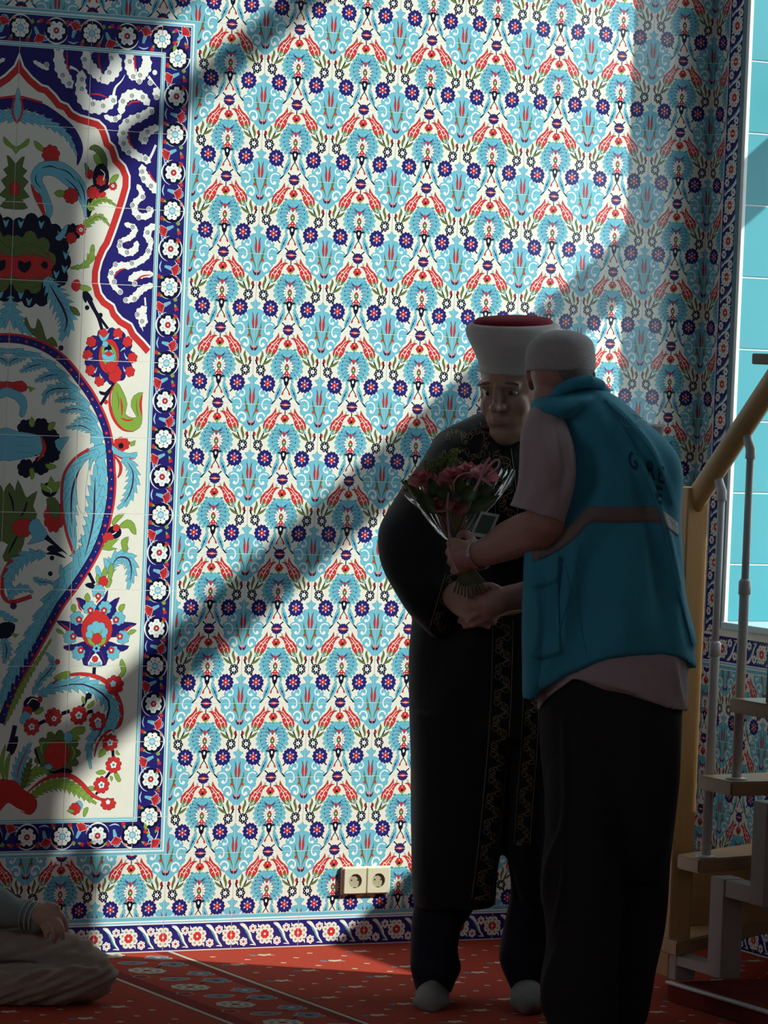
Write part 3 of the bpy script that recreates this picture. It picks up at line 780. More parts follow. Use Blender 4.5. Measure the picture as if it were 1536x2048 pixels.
    A.poly('k',[(19.9,550.3),(37.2,556.5),(50.2,548.9),(51.6,564.7),(36.3,581.3),(18.7,569.7)],2,'k',.9)
    A.poly('k',[(81.1,558),(92.2,548.7),(101,558.9),(93,568.8)],2,'k',.9)
    A.scal('k',165.8,470.7,23.1,9,0.16,23.1,4,.2,'k',.9)
    A.scal('r',162.5,485,15.4,7,0.16,15.4,4,.2,'k',.9)
    A.scal('r',189.3,462.4,14.6,9,0.18,14.6,4,.2,'k',.9)
    A.scal('w',189.3,462.4,6.1,5,0.30,6.1,4,.2,'k',.9)
    A.circ('e',189.3,462.4,2.3,2.3,14,0,None,.9)
    A.poly('t',[(118.4,487.2),(131.3,472.4),(151.5,450.1),(146.7,475.2),(132.1,493.6)],3,'k',.9)
    A.saz('g',[(163.7,563.1),(200,556.1),(220.4,533.9),(224.7,498.1)],23.9,4,None,'k',.9,3)
    A.poly('r',[(170.9,600),(186,592.3),(194.4,609.7),(183.4,622.6),(169.6,614.3)],3,'k',.9)
    A.poly('g',[(194.3,606.1),(213.6,607.1),(224.8,616.2),(206.5,621.6),(192.7,615.1)],3,'k',.9)
    A.stroke('k',[(206.7,626.9),(225.2,654.6),(247.9,689.3),(261.9,728)],9.2,4,0,None,.8)
    A.stroke('k',[(218.5,631.7),(239.4,671.8),(276.2,716.7)],7.7,4,0,None,.8)
    A.circ('k',214.8,663.9,6.5,6.5,14,0,None,.9)
    A.circ('k',253.4,681.9,6.5,6.5,14,0,None,.9)
    A.poly('k',[(199,627.2),(214.3,623),(230.6,643.7),(215,640.8),(209.6,651.7)],3,'k',.9)
    A.saz('t',[(95.8,591),(122.2,630.5),(150.8,675.4),(159.9,710.5),(142.4,752)],57.8,10,'u','k',.9,2)
    A.poly('o',[(165.8,664.1),(185.1,666.9),(195.5,685),(178,681.4)],3,'k',.9)
    A.saz('t',[(-26.9,615.8),(-6,664.1),(22.2,708.8),(65.4,740.7)],42.4,7,None,'k',.9,2)
    A.poly('o',[(44.5,693.8),(57.8,721.6),(73,721.7),(77.4,696.8),(92.1,720.2),(104,751.7),(119.8,743.3),(136.1,768.9),(100.5,759.6),(65.3,739.7),(42.2,712.3)],2,'k',.9)
    A.circ('u',145.4,771.4,7.3,7.3,14,0,None,.9)
    A.saz('t',[(-49.8,784.4),(26.3,786),(75,796.7),(113.4,814.7),(146.9,840),(176.3,871.6),(206.8,906.7),(233.2,947.4),(252.2,987.1),(264.6,1033.7),(271.2,1095.6),(274.2,1112.1),(273.8,1154.7),(268.8,1193.8),(259.3,1238.2),(241.6,1285.5),(215.7,1331.7),(186.4,1375.5),(151.2,1421.5),(124.6,1467.4),(99.8,1514.2),(71.6,1563.9),(42.6,1615.4),(16.8,1672.3),(-5.6,1741.5)],56,26,None,'k',1,3)
    A.saz('t',[(52.3,796),(18.4,804.3),(-9.3,824.6)],23.9,6,'u','k',.9,2)
    A.saz('t',[(106.5,813.6),(68.5,820.2),(33,837.3)],24.6,6,'u','k',.9,2)
    A.saz('t',[(157.4,840.2),(115.3,843.4),(75.8,860.7)],25.4,6,'u','k',.9,2)
    A.saz('t',[(195.4,876.4),(143.4,876.2),(113.1,886),(99.9,920.1)],28.5,6,'u','k',.9,2)
    A.saz('t',[(206.4,908.1),(171.4,902),(133.3,910.3)],19.2,6,'u','k',.9,2)
    A.saz('t',[(234.7,939.3),(195.6,928),(149.7,936.4)],23.9,6,'u','k',.9,2)
    A.saz('t',[(254.3,992.4),(212.8,972.1),(167.5,978.6)],23.9,6,'u','k',.9,2)
    A.saz('t',[(251.2,963.9),(219.7,950.5),(189.2,962)],19.2,6,'u','k',.9,2)
    A.poly('t',[(276.6,1016.8),(234.6,1032.1),(195,1058.1),(169.4,1094.3),(162.2,1135.5),(165.6,1192.5),(181.7,1256.4),(203,1307.9),(209,1263.2),(200.7,1202.6),(203.8,1134.7),(221.5,1093.1),(254.9,1056.7),(281.5,1041.7)],2,'k',.9)
    A.saz('t',[(261.8,1035.1),(224.5,1071.7),(197.2,1113.4),(190.4,1184.9),(199.3,1263.3)],46.2,9,'u','k',.9,2)
    A.saz('t',[(227.6,1341.6),(240.8,1284.2),(254.2,1230.3),(255.4,1165.9),(255.5,1071)],50.1,10,'u','k',.9,2)
    A.poly('c',[(235.6,1057.1),(209.8,1089.8),(203.5,1127.6),(211.6,1184.5),(229.7,1202.1),(229.2,1141.4),(233.4,1100)],2,'k',.9)
    A.stroke('r',[(234.6,1032.1),(195,1058.1),(169.4,1094.3),(162.2,1135.5),(165.6,1192.5),(181.7,1256.4),(202.9,1306.1)],6.2,4,0,'k',.8)
    A.stroke('k',[(-48.8,750.9),(30,753.1),(85.5,765.7),(130.2,787.2),(168.3,816.5),(199.8,850.8),(231.7,888.3),(260,932.7),(280.6,977),(294,1028.7),(300.4,1092.4),(303.1,1111.3),(302.2,1156.9),(296.4,1198.9),(285.8,1246.3),(266.2,1297.2),(238.5,1345.8),(207.7,1391),(172.6,1436.2),(146.9,1479.9),(121.7,1526.5),(93.1,1576.3),(64.2,1626.6),(39.1,1680.9),(16.7,1748.8)],23,3)
    A.stroke('n',[(-48.8,751.4),(30,753.5),(85.4,766.1),(130.1,787.4),(168.2,816.6),(199.8,850.9),(231.7,888.3),(260.1,932.6),(280.8,976.9),(294.2,1028.6),(300.7,1092.3),(303.5,1111.3),(302.7,1156.9),(296.9,1199),(286.4,1246.5),(266.9,1297.5),(239.2,1346.3),(208.5,1391.6),(173.5,1436.7),(147.8,1480.5),(122.7,1527.1),(94.2,1576.9),(65.4,1627.2),(40.4,1681.4),(18.2,1749.3)],20,3)
    A.stroke('r',[(-48.5,740.4),(31.2,742.7),(88.9,755.8),(135.7,778.2),(175.4,808.7),(207.7,843.9),(240.2,882.1),(269.2,927.6),(290.5,973.5),(304.3,1026.9),(310.8,1091.2),(313.6,1111),(312.7,1157.7),(306.7,1200.8),(295.8,1249.4),(275.7,1301.7),(247.4,1351.4),(216.2,1397.2),(181.3,1442.1),(156,1485.1),(130.9,1531.6),(102.2,1581.5),(73.5,1631.4),(48.9,1684.7),(26.7,1752.1)],6,3)
    A.scal('r',0.2,753.7,4.6,5,.3,4.6,4,.2)
    A.circ('p',0.2,753.7,1.1,1.1,6)
    A.circ('l',24.7,754.4,1.5,1.5,6)
    A.scal('r',48.7,758.8,4.6,5,.3,4.6,4,.2)
    A.circ('p',48.7,758.8,1.1,1.1,6)
    A.circ('l',72.7,764.2,1.5,1.5,6)
    A.scal('r',95.7,772.1,4.6,5,.3,4.6,4,.2)
    A.circ('p',95.7,772.1,1.1,1.1,6)
    A.circ('l',117.8,782.6,1.5,1.5,6)
    A.scal('r',138.7,795.2,4.6,5,.3,4.6,4,.2)
    A.circ('p',138.7,795.2,1.1,1.1,6)
    A.circ('l',158.2,810.1,1.5,1.5,6)
    A.scal('r',176.1,826.7,4.6,5,.3,4.6,4,.2)
    A.circ('p',176.1,826.7,1.1,1.1,6)
    A.circ('l',192.7,844.7,1.5,1.5,6)
    A.scal('r',208.9,863.1,4.6,5,.3,4.6,4,.2)
    A.circ('p',208.9,863.1,1.1,1.1,6)
    A.circ('l',224.8,881.8,1.5,1.5,6)
    A.scal('r',239.1,901.7,4.6,5,.3,4.6,4,.2)
    A.circ('p',239.1,901.7,1.1,1.1,6)
    A.circ('l',252.3,922.3,1.5,1.5,6)
    A.scal('r',264.1,943.7,4.6,5,.3,4.6,4,.2)
    A.circ('p',264.1,943.7,1.1,1.1,6)
    A.circ('l',274.5,965.9,1.5,1.5,6)
    A.scal('r',282.8,988.9,4.6,5,.3,4.6,4,.2)
    A.circ('p',282.8,988.9,1.1,1.1,6)
    A.circ('l',289.0,1012.6,1.5,1.5,6)
    A.scal('r',294.0,1036.5,4.6,5,.3,4.6,4,.2)
    A.circ('p',294.0,1036.5,1.1,1.1,6)
    A.circ('l',296.5,1060.9,1.5,1.5,6)
    A.scal('r',299.0,1085.3,4.6,5,.3,4.6,4,.2)
    A.circ('p',299.0,1085.3,1.1,1.1,6)
    A.circ('l',302.2,1109.6,1.5,1.5,6)
    A.scal('r',302.1,1134.1,4.6,5,.3,4.6,4,.2)
    A.circ('p',302.1,1134.1,1.1,1.1,6)
    A.circ('l',301.5,1158.6,1.5,1.5,6)
    A.scal('r',298.2,1182.9,4.6,5,.3,4.6,4,.2)
    A.circ('p',298.2,1182.9,1.1,1.1,6)
    A.circ('l',294.2,1207.0,1.5,1.5,6)
    A.scal('r',288.8,1230.9,4.6,5,.3,4.6,4,.2)
    A.circ('p',288.8,1230.9,1.1,1.1,6)
    A.circ('l',282.2,1254.5,1.5,1.5,6)
    A.scal('r',273.5,1277.4,4.6,5,.3,4.6,4,.2)
    A.circ('p',273.5,1277.4,1.1,1.1,6)
    A.circ('l',264.3,1300.1,1.5,1.5,6)
    A.scal('r',252.2,1321.4,4.6,5,.3,4.6,4,.2)
    A.circ('p',252.2,1321.4,1.1,1.1,6)
    A.circ('l',240.1,1342.7,1.5,1.5,6)
    A.scal('r',226.5,1363.1,4.6,5,.3,4.6,4,.2)
    A.circ('p',226.5,1363.1,1.1,1.1,6)
    A.circ('l',212.8,1383.4,1.5,1.5,6)
    A.scal('r',198.2,1403.1,4.6,5,.3,4.6,4,.2)
    A.circ('p',198.2,1403.1,1.1,1.1,6)
    A.circ('l',183.2,1422.5,1.5,1.5,6)
    A.scal('r',169.0,1442.4,4.6,5,.3,4.6,4,.2)
    A.circ('p',169.0,1442.4,1.1,1.1,6)
    A.circ('l',156.6,1463.6,1.5,1.5,6)
    A.scal('r',144.3,1484.8,4.6,5,.3,4.6,4,.2)
    A.circ('p',144.3,1484.8,1.1,1.1,6)
    A.circ('l',132.7,1506.4,1.5,1.5,6)
    A.scal('r',121.1,1528.0,4.6,5,.3,4.6,4,.2)
    A.circ('p',121.1,1528.0,1.1,1.1,6)
    A.circ('l',108.9,1549.2,1.5,1.5,6)
    A.scal('r',96.7,1570.5,4.6,5,.3,4.6,4,.2)
    A.circ('p',96.7,1570.5,1.1,1.1,6)
    A.circ('l',84.5,1591.8,1.5,1.5,6)
    A.scal('r',72.3,1613.0,4.6,5,.3,4.6,4,.2)
    A.circ('p',72.3,1613.0,1.1,1.1,6)
    A.circ('l',60.8,1634.7,1.5,1.5,6)
    A.scal('r',50.6,1656.9,4.6,5,.3,4.6,4,.2)
    A.circ('p',50.6,1656.9,1.1,1.1,6)
    A.circ('l',40.4,1679.2,1.5,1.5,6)
    A.scal('r',32.5,1702.4,4.6,5,.3,4.6,4,.2)
    A.circ('p',32.5,1702.4,1.1,1.1,6)
    A.circ('l',24.8,1725.7,1.5,1.5,6)
    A.poly('r',[(-28.8,858.7),(13.1,865.1),(39.6,860.1),(56.2,877.2),(40.7,889),(9.9,878.7),(-28.2,873.5)],2,'k',.9)
    A.poly('t',[(-9,881),(25.3,885.2),(49.6,902.2),(56.3,926.7),(47.7,952.5),(35.4,948.6),(38.4,927.3),(21.7,908.3),(-4.5,898.5)],2,'k',.9)
    A.poly('g',[(55.3,873),(76.9,878.3),(64.3,888.3)],1,'k',.9)
    A.scal('k',55.8,983.4,25.4,7,0.14,25.4,4,.2,None,.9)
    A.scal('k',97.6,978.7,25.4,7,0.14,25.4,4,.2,None,.9)
    A.scal('k',126.3,1006.4,25.4,7,0.14,25.4,4,.2,None,.9)
    A.scal('k',130.2,1045.4,25.4,7,0.14,25.4,4,.2,None,.9)
    A.scal('k',101.6,1078,25.4,7,0.14,25.4,4,.2,None,.9)
    A.scal('k',59.8,1086,25.4,7,0.14,25.4,4,.2,None,.9)
    A.scal('k',84.3,1028.7,25.4,7,0.14,25.4,4,.2,None,.9)
    A.poly('t',[(-16.3,985.3),(29.5,991.2),(94.7,1000.1),(104.1,1024.7),(99.5,1046.1),(43.6,1061.6),(-13.3,1062.9)],2,'k',.9)
    A.stroke('u',[(30,1005.3),(75.8,1007)],5.4,4,2,None,.8)
    A.stroke('u',[(30.8,1026.5),(76.7,1028.2)],5.4,4,2,None,.8)
    A.stroke('u',[(31.5,1044.2),(77.3,1045.9)],5.4,4,2,None,.8)
    A.stroke('r',[(98.5,1000),(109.4,1035.2),(89.7,1067.6)],10.0,4,2,'k',.8)
    A.poly('g',[(62.9,969),(70.6,951.8),(80,968.6),(72.8,979.4)],2,'k',.9)
    A.poly('g',[(117.1,985.3),(120.2,967.5),(137.4,965.2),(130.4,983.2)],2,'k',.9)
    A.poly('g',[(112.9,1074.2),(132.1,1073.8),(145.8,1080.6),(125,1088.1)],2,'k',.9)
    A.poly('g',[(69.5,1089.4),(80.8,1085.6),(83.6,1106.8),(75.4,1114.1)],2,'k',.9)
    A.poly('t',[(137.4,1013.2),(156.3,1005.6),(177.3,1001.5),(164.7,1023.2),(149.9,1039.6)],2,'k',.9)
    A.scal('n',282.9,787.9,71.6,13,0.15,75.1,4,.2,'k',.9)
    A.scal('r',263.2,730.8,14.6,6,0.20,14.6,4,.2,'k',.9)
    A.scal('r',304.7,728.1,14.6,6,0.20,14.6,4,.2,'k',.9)
    A.scal('r',230.3,752.3,14.6,6,0.20,14.6,4,.2,'k',.9)
    A.scal('r',332.8,748.5,14.6,6,0.20,14.6,4,.2,'k',.9)
    A.scal('r',221.6,787.2,14.6,6,0.20,14.6,4,.2,'k',.9)
    A.scal('r',348.6,789.8,14.6,6,0.20,14.6,4,.2,'k',.9)
    A.scal('r',230.9,826.1,14.6,6,0.20,14.6,4,.2,'k',.9)
    A.scal('r',343,825.9,14.6,6,0.20,14.6,4,.2,'k',.9)
    A.scal('r',257.6,853.7,14.6,6,0.20,14.6,4,.2,'k',.9)
    A.stroke('l',[(235.7,771.7),(242.5,768),(247,762.7)],6.5,4,1,'k',.8)
    A.stroke('l',[(326.8,764.8),(319,768.8),(314,774.6)],6.5,4,1,'k',.8)
    A.stroke('l',[(242,832.1),(246.4,826.2),(249.2,817.6)],6.5,4,1,'k',.8)
    A.stroke('l',[(329.3,825.6),(325.8,820.6),(323.3,812.9)],6.5,4,1,'k',.8)
    A.stroke('l',[(263.9,845.6),(260,840.9),(257.2,833.7)],6.5,4,1,'k',.8)
    A.stroke('l',[(308.2,738.7),(298.9,740.5),(292.8,742.9)],6.5,4,1,'k',.8)
    A.stroke('l',[(333.8,793.2),(328.4,786.8),(324.6,777.1)],6.5,4,1,'k',.8)
    A.stroke('l',[(223.2,797.1),(231.5,795.4),(237,793)],6.5,4,1,'k',.8)
    A.stroke('t',[(251.6,731.9),(265.7,745.7),(280.5,727.3)],10.0,4,2,'k',.8)
    A.circ('r',281.8,787.9,29.3,45.4,14,0,'k',.9)
    A.poly('g',[(260.6,763.7),(277.8,755.9),(295.7,766),(304.6,794.2),(284.1,816.4),(264,799.2)],2,'k',.9)
    A.circ('k',278.3,770.2,10.8,13.1,14,0,None,.9)
    A.scal('t',281.1,789.7,20.0,7,0.20,20.0,4,.2,'k',.9)
    A.poly('r',[(267.1,781.3),(280.5,774.4),(294.4,782.1),(281,787.9)],1,'k',.9)
    A.scal('t',270,756.2,9.2,6,0.30,9.2,4,.2,'k',.9)
    A.poly('g',[(265.8,795.6),(279.9,807.6),(268.1,806.2)],1,'k',.9)
    A.poly('g',[(297,798.1),(289.9,814.4),(283.7,805.7)],1,'k',.9)
    A.scal('r',300.4,833.7,20.0,7,0.15,23.9,4,.2,'k',.9)
    A.scal('r',288,816.3,15.4,6,0.16,15.4,4,.2,'k',.9)
    A.stroke('k',[(299.4,858.8),(283,884.3),(262.8,915.3)],8.5,4,0,None,.8)
    A.poly('k',[(257.5,879.8),(275.1,882.8),(286.3,869.9),(281.2,888),(263.7,888.5)],2,'k',.9)
    A.poly('g',[(305.1,855),(325.6,879.4),(338.7,911.3),(333.8,936.5),(351.8,946.8),(367.4,943.4),(349.8,916.3),(357.3,889.2),(382.8,879.4),(373.1,910.3),(383.2,945.9),(376.4,971.9),(353.3,982.6),(325.7,976.9),(305.2,951.6),(295.3,919.7),(294.8,887.5)],2,'k',.9)
    A.stroke('r',[(303.3,856.9),(289.3,887.7),(290.8,923.4),(306.2,957),(331.7,979.6),(363.1,983)],8.5,4,2,None,.8)
    A.stroke('r',[(381.4,883.1),(377,910.1),(383,942.3)],7.7,4,2,None,.8)
    A.stroke('r',[(318.4,894),(324.1,918.9),(324.4,943.9)],5.4,4,2,None,.8)
    A.stroke('r',[(320.6,947.6),(340.4,954.2),(359.8,950.1)],5.4,4,2,None,.8)
    A.circ('r',278.1,907.7,5.4,5.4,14,0,'k',.9)
    A.stroke('o',[(306,876.5),(315,904.8),(311.9,926.4)],2.7,4,2,None,.8)
    A.stroke('o',[(326.7,904.5),(332.2,925.8)],2.7,4,2,None,.8)
    A.stroke('o',[(365.4,896.1),(366.6,924.8),(373.4,946.1)],2.7,4,2,None,.8)
    A.stroke('o',[(344.5,957.7),(364.2,960.8)],2.7,4,2,None,.8)
    A.scal('r',327.3,1016.3,23.9,8,0.16,18.5,4,.2,'k',.9)
    A.circ('k',325.5,1021,7.7,7.7,14,0,None,.9)
    A.poly('g',[(350.6,1011.4),(366.8,1005.6),(364.6,1018.2),(353,1022.1)],1,'k',.9)
    A.poly('t',[(300.1,1019.8),(324.2,1035.3),(351.8,1040.8),(372,1036.7),(366,1054.8),(332.8,1055.6),(304.9,1041.9)],2,'k',.9)
    A.stroke('r',[(304.9,1041.9),(332.8,1054.9),(365.9,1051.2)],5.4,4,2,None,.8)
    A.saz('t',[(329,1058.5),(354.9,1068.7),(364.2,1104.4),(359.4,1131.6),(347,1164.2),(321.7,1186.9)],36.6,8,'u','k',.9,2)
    A.stroke('r',[(307.1,1046.5),(325.5,1069.4),(326.4,1090.9),(319.2,1105.4)],7.7,4,2,'k',.8)
    A.poly('o',[(-2,1160),(15.6,1124.3),(31.7,1145.2),(38.2,1116.8),(55.4,1148.3),(66.6,1162.3),(93.4,1144),(82.7,1183.3),(95,1204.4),(84.3,1222.3),(61.8,1233.3),(63,1265.2),(53,1300.9),(19.8,1329.6),(4.1,1315.6),(18,1283.6),(-1.4,1273.2),(-3.3,1223.7)],2,'k',.9)
    A.stroke('k',[(12.7,1145.6),(25.2,1173.7),(30.1,1201.9)],6.2,4,2,None,.8)
    A.stroke('k',[(66.9,1169.4),(60.3,1194.3),(49.5,1212.2)],6.2,4,2,None,.8)
    A.stroke('k',[(19,1308.4),(33.1,1279.8),(43.7,1258.4)],6.2,4,2,None,.8)
    A.stroke('k',[(4.3,1223.6),(16.1,1234)],6.2,4,2,None,.8)
    A.scal('r',58.2,1240.5,32.3,9,0.14,24.6,4,.2,'k',.9)
    A.poly('t',[(76.8,1226),(95.5,1215),(107.5,1229),(125.7,1253.7),(116.9,1271.6),(90.3,1279.1),(71.4,1282.9),(85.9,1264.9),(73.8,1247.3)],2,'k',.9)
    A.stroke('k',[(122.3,1262.6),(148,1281.9),(185.6,1308.1)],15.4,4,1,None,.8)
    A.stroke('k',[(124,1307.1),(148.9,1305),(180.2,1317.1)],10.0,4,2,None,.8)
    A.poly('k',[(127.3,1292.8),(140.4,1284.8),(171.6,1295.8),(160.3,1301.3),(133.3,1299.9)],2,'k',.9)
    A.scal('r',143.2,1210.7,29.3,9,0.14,41.6,4,.2,'k',.9)
    A.circ('k',127.8,1139.8,22.3,19.2,14,0,'o',.9)
    A.poly('g',[(103.3,1122.5),(120.8,1129.3),(130.2,1104.2),(141.6,1121.7),(156.9,1117.8),(150.2,1142.9),(127.3,1146.9),(107.8,1140.2)],2,'k',.9)
    A.poly('o',[(120.3,1164.8),(143.2,1160.8),(159.6,1185.5),(153.1,1215.9),(133.4,1203.7)],2,'k',.9)
    A.stroke('w',[(121,1132.8),(132.8,1141.5),(131.3,1150.4)],2.3,4,0,None,.8)
    A.stroke('r',[(110.4,1303),(53.5,1313.3),(20.1,1336.7),(4.3,1379.4),(10,1418.3),(35.3,1433.1),(88.9,1417.8)],10.0,4,0,'k',.8)
    A.saz('t',[(122.2,1308.9),(72.6,1314.8),(39.3,1340.1),(21.7,1379.2),(29,1418.2)],38.5,8,None,'k',.9,2)
    A.saz('t',[(23.7,1428.9),(41.7,1403.9),(68.2,1396.6),(93.5,1408.8)],23.1,5,None,'k',.9,2)
    A.circ('k',141.7,1317.6,6.5,6.5,14,0,None,.9)
    A.circ('k',138.7,1358.6,6.5,6.5,14,0,None,.9)
    A.circ('u',38.7,1443,9.6,9.6,14,0,None,.9)
    A.saz('t',[(92,1369.7),(113.5,1380.2),(144.2,1379.9)],17.7,4,'u','k',.9,2)
    A.saz('t',[(167.4,1335.1),(171.1,1377.9),(153.3,1417.3),(124,1453.2),(102.8,1499.6),(74.3,1553.1),(49.6,1606.4),(28.7,1656.2),(15.7,1713)],40.4,17,None,'k',.9,3)
    A.poly('k',[(-0.5,1492.8),(25.9,1485.6),(45.2,1492.7),(38.5,1517.6),(19.9,1528.3),(0.8,1524.8)],2,'k',.9)
    A.saz('t',[(2,1457.4),(25.5,1475),(52.4,1482)],19.2,4,None,'k',.9,2)
    A.saz('t',[(12.3,1528.3),(24.8,1556.7),(18.6,1592.2)],30.8,6,'u','k',.9,2)
    A.poly('g',[(34.6,1514),(56.9,1517.5),(46.5,1526.4)],1,'k',.9)
    A.saz('g',[(148.2,1529.8),(117.4,1578),(81.3,1635),(49.4,1698.9),(24.9,1755.7)],20.0,16,None,'k',.9,3)
    A.poly('g',[(307.5,1222.3),(319.3,1204.9),(343.3,1198.7),(324.6,1218.5),(312.5,1229.4)],2,'k',.9)
    A.poly('g',[(329,1230.9),(351,1214.4),(371.8,1224.9),(378.5,1252.9),(364.9,1247.3),(355.8,1235.9),(338.2,1236.9)],2,'k',.9)
    A.circ('k',316.4,1248,19.2,16.9,14,0,'k',.9)
    A.stroke('w',[(307.7,1254.6),(319.2,1249.1),(324.7,1240)],2.7,4,0,None,.8)
    A.scal('r',320.6,1237.2,10.0,6,0.16,10.0,4,.2,'k',.9)
    A.scal('r',298.3,1263.7,16.2,7,0.16,16.2,4,.2,'k',.9)
    A.poly('g',[(280,1293.7),(298.5,1269.1),(330.4,1265.1),(309,1286.2),(327.5,1291),(303.5,1296.3)],1,'k',.9)
    A.stroke('k',[(247.5,1355.7),(264.2,1384.2)],9.2,4,0,None,.8)
    A.poly('k',[(237.9,1386.2),(256.3,1381.4),(268.5,1394.9),(251.1,1395.1)],2,'k',.9)
    A.poly('t',[(266.4,1341.2),(273.2,1337.5),(284.6,1358.9),(287.3,1376.8),(273.7,1377),(269,1359.1)],2,'k',.9)
    A.saz('t',[(306,1358.7),(316.4,1326.3),(341.2,1309.8),(365.3,1325.7),(368.6,1358.1),(360.4,1397.8)],40.4,9,'u','k',.9,2)
    A.poly('t',[(287.9,1315.9),(304.7,1326.4),(310.3,1347.9),(298.1,1355.2)],2,'k',.9)
    A.poly('g',[(345.9,1300.8),(338.1,1282.9),(337.6,1268.5),(356.8,1259.3),(353.6,1279.1),(356,1289.9)],2,'k',.9)
    A.poly('g',[(267.5,1369.9),(274.1,1359),(281.7,1384.1),(276.3,1393.1)],2,'k',.9)
    A.poly('g',[(283.6,1362.5),(293.5,1337.3),(298.9,1355.2),(291.2,1376.8)],2,'k',.9)
    A.poly('g',[(302.6,1369.5),(303.4,1340.8),(313.5,1330.6),(317.3,1347.8),(312.3,1369.4)],2,'k',.9)
    A.poly('g',[(295.7,1391.1),(306.7,1374.9),(314.4,1373),(307.4,1392.8)],2,'k',.9)
    A.scal('r',289.3,1377.5,13.9,6,0.16,13.9,4,.2,'k',.9)
    A.poly('n',[(271.7,1473.8),(247.7,1456),(231.9,1449),(213.7,1421.2),(238.8,1427.4),(263.1,1452.4),(277.9,1434.3),(292.9,1419.9),(303.7,1398.2),(299.3,1434.2),(288.5,1455.8)],2,'k',.9)
    A.poly('n',[(279.5,1473.8),(298.3,1455.8),(309.1,1434.1),(338.2,1418.8),(327.1,1444.8),(329.8,1462.8),(299.4,1484.5)],2,'k',.9)
    A.poly('n',[(249.4,1499.1),(229.6,1488.4),(202.3,1484.9),(160.5,1481.5),(183.7,1501.1),(207.5,1517.1),(242.7,1524.2)],2,'k',.9)
    A.poly('n',[(307.8,1498.8),(330.8,1488),(358.1,1484.3),(389.7,1488.4),(374.3,1496.8),(347.6,1516.7),(312.7,1524)],2,'k',.9)
    A.poly('n',[(247,1534.9),(220.1,1542.1),(183.6,1547.6),(193.7,1558.3),(224.6,1558.3),(251.7,1556.4)],2,'k',.9)
    A.poly('n',[(309.3,1534.8),(337,1543.7),(370.5,1547.3),(353.3,1560.7),(329.8,1560),(302.3,1556.4)],2,'k',.9)
    A.poly('n',[(258.9,1542.1),(240.3,1563.6),(241.6,1595.9),(276.9,1601.3),(305.9,1595.9),(310.4,1563.6),(290,1542)],2,'k',.9)
    A.stroke('r',[(219.3,1425.8),(224,1445.4),(232.2,1456.1)],5.8,4,2,None,.8)
    A.stroke('r',[(334.1,1423.2),(329.1,1444.8)],5.8,4,2,None,.8)
    A.stroke('r',[(171.5,1486.8),(195.3,1502.8),(211.2,1513.5)],5.8,4,2,None,.8)
    A.stroke('r',[(380,1491.4),(355,1505.9),(339.8,1516.7)],5.8,4,2,None,.8)
    A.stroke('r',[(189.7,1554.7),(220.8,1560)],5.8,4,2,None,.8)
    A.stroke('r',[(353.3,1559.9),(333.8,1561.8)],5.8,4,2,None,.8)
    A.stroke('r',[(261.6,1560),(251.2,1592.3)],5.8,4,2,None,.8)
    A.stroke('r',[(288.8,1560),(303.8,1592.3)],5.8,4,2,None,.8)
    A.stroke('r',[(270.1,1434.4),(281.2,1420),(286.2,1398.4)],5.8,4,2,None,.8)
    A.scal('t',253.1,1447,19.2,7,0.20,19.2,4,.2,'k',.9)
    A.scal('r',256,1454.1,8.5,5,0.20,8.5,4,.2,'k',.9)
    A.circ('w',256,1454.1,3.1,3.1,14,0,None,.9)
    A.scal('t',297.1,1446.8,19.2,7,0.20,19.2,4,.2,'k',.9)
    A.scal('r',294.7,1453.9,8.5,5,0.20,8.5,4,.2,'k',.9)
    A.circ('w',294.7,1453.9,3.1,3.1,14,0,None,.9)
    A.scal('t',217.4,1474.1,19.2,7,0.20,19.2,4,.2,'k',.9)
    A.scal('r',224.5,1477.9,8.5,5,0.20,8.5,4,.2,'k',.9)
    A.circ('w',224.5,1477.9,3.1,3.1,14,0,None,.9)
    A.scal('t',337.3,1474.3,19.2,7,0.20,19.2,4,.2,'k',.9)
    A.scal('r',330,1478.1,8.5,5,0.20,8.5,4,.2,'k',.9)
    A.circ('w',330,1478.1,3.1,3.1,14,0,None,.9)
    A.scal('t',200.8,1524.3,19.2,7,0.20,19.2,4,.2,'k',.9)
    A.scal('r',209.9,1522.1,8.5,5,0.20,8.5,4,.2,'k',.9)
    A.circ('w',209.9,1522.1,3.1,3.1,14,0,None,.9)
    A.scal('t',351.9,1523.9,19.2,7,0.20,19.2,4,.2,'k',.9)
    A.scal('r',342.8,1521.8,8.5,5,0.20,8.5,4,.2,'k',.9)
    A.circ('w',342.8,1521.8,3.1,3.1,14,0,None,.9)
    A.scal('t',226.8,1565.4,19.2,7,0.20,19.2,4,.2,'k',.9)
    A.scal('r',232.8,1558.3,8.5,5,0.20,8.5,4,.2,'k',.9)
    A.circ('w',232.8,1558.3,3.1,3.1,14,0,None,.9)
    A.scal('t',325.3,1565.4,19.2,7,0.20,19.2,4,.2,'k',.9)
    A.scal('r',319.5,1558.2,8.5,5,0.20,8.5,4,.2,'k',.9)
    A.circ('w',319.5,1558.2,3.1,3.1,14,0,None,.9)
    A.scal('t',276.7,1403.8,19.2,7,0.20,19.2,4,.2,'k',.9)
    A.scal('r',276.7,1416.1,8.5,5,0.20,8.5,4,.2,'k',.9)
    A.circ('w',276.7,1416.1,3.1,3.1,14,0,None,.9)
    A.circ('r',276.1,1504.3,44.7,47.7,14,0,'k',.9)
    A.scal('r',274.7,1470.2,19.2,5,0.20,19.2,4,.2,None,.9)
    A.scal('t',276.4,1513.3,32.3,8,0.16,32.3,4,.2,'k',.9)
    A.poly('g',[(250.4,1524.2),(270.3,1534.9),(272.7,1547.4),(254.9,1540.3)],2,'k',.9)
    A.poly('g',[(303,1524),(283.9,1534.8),(282.5,1547.4),(299.7,1540.2)],2,'k',.9)
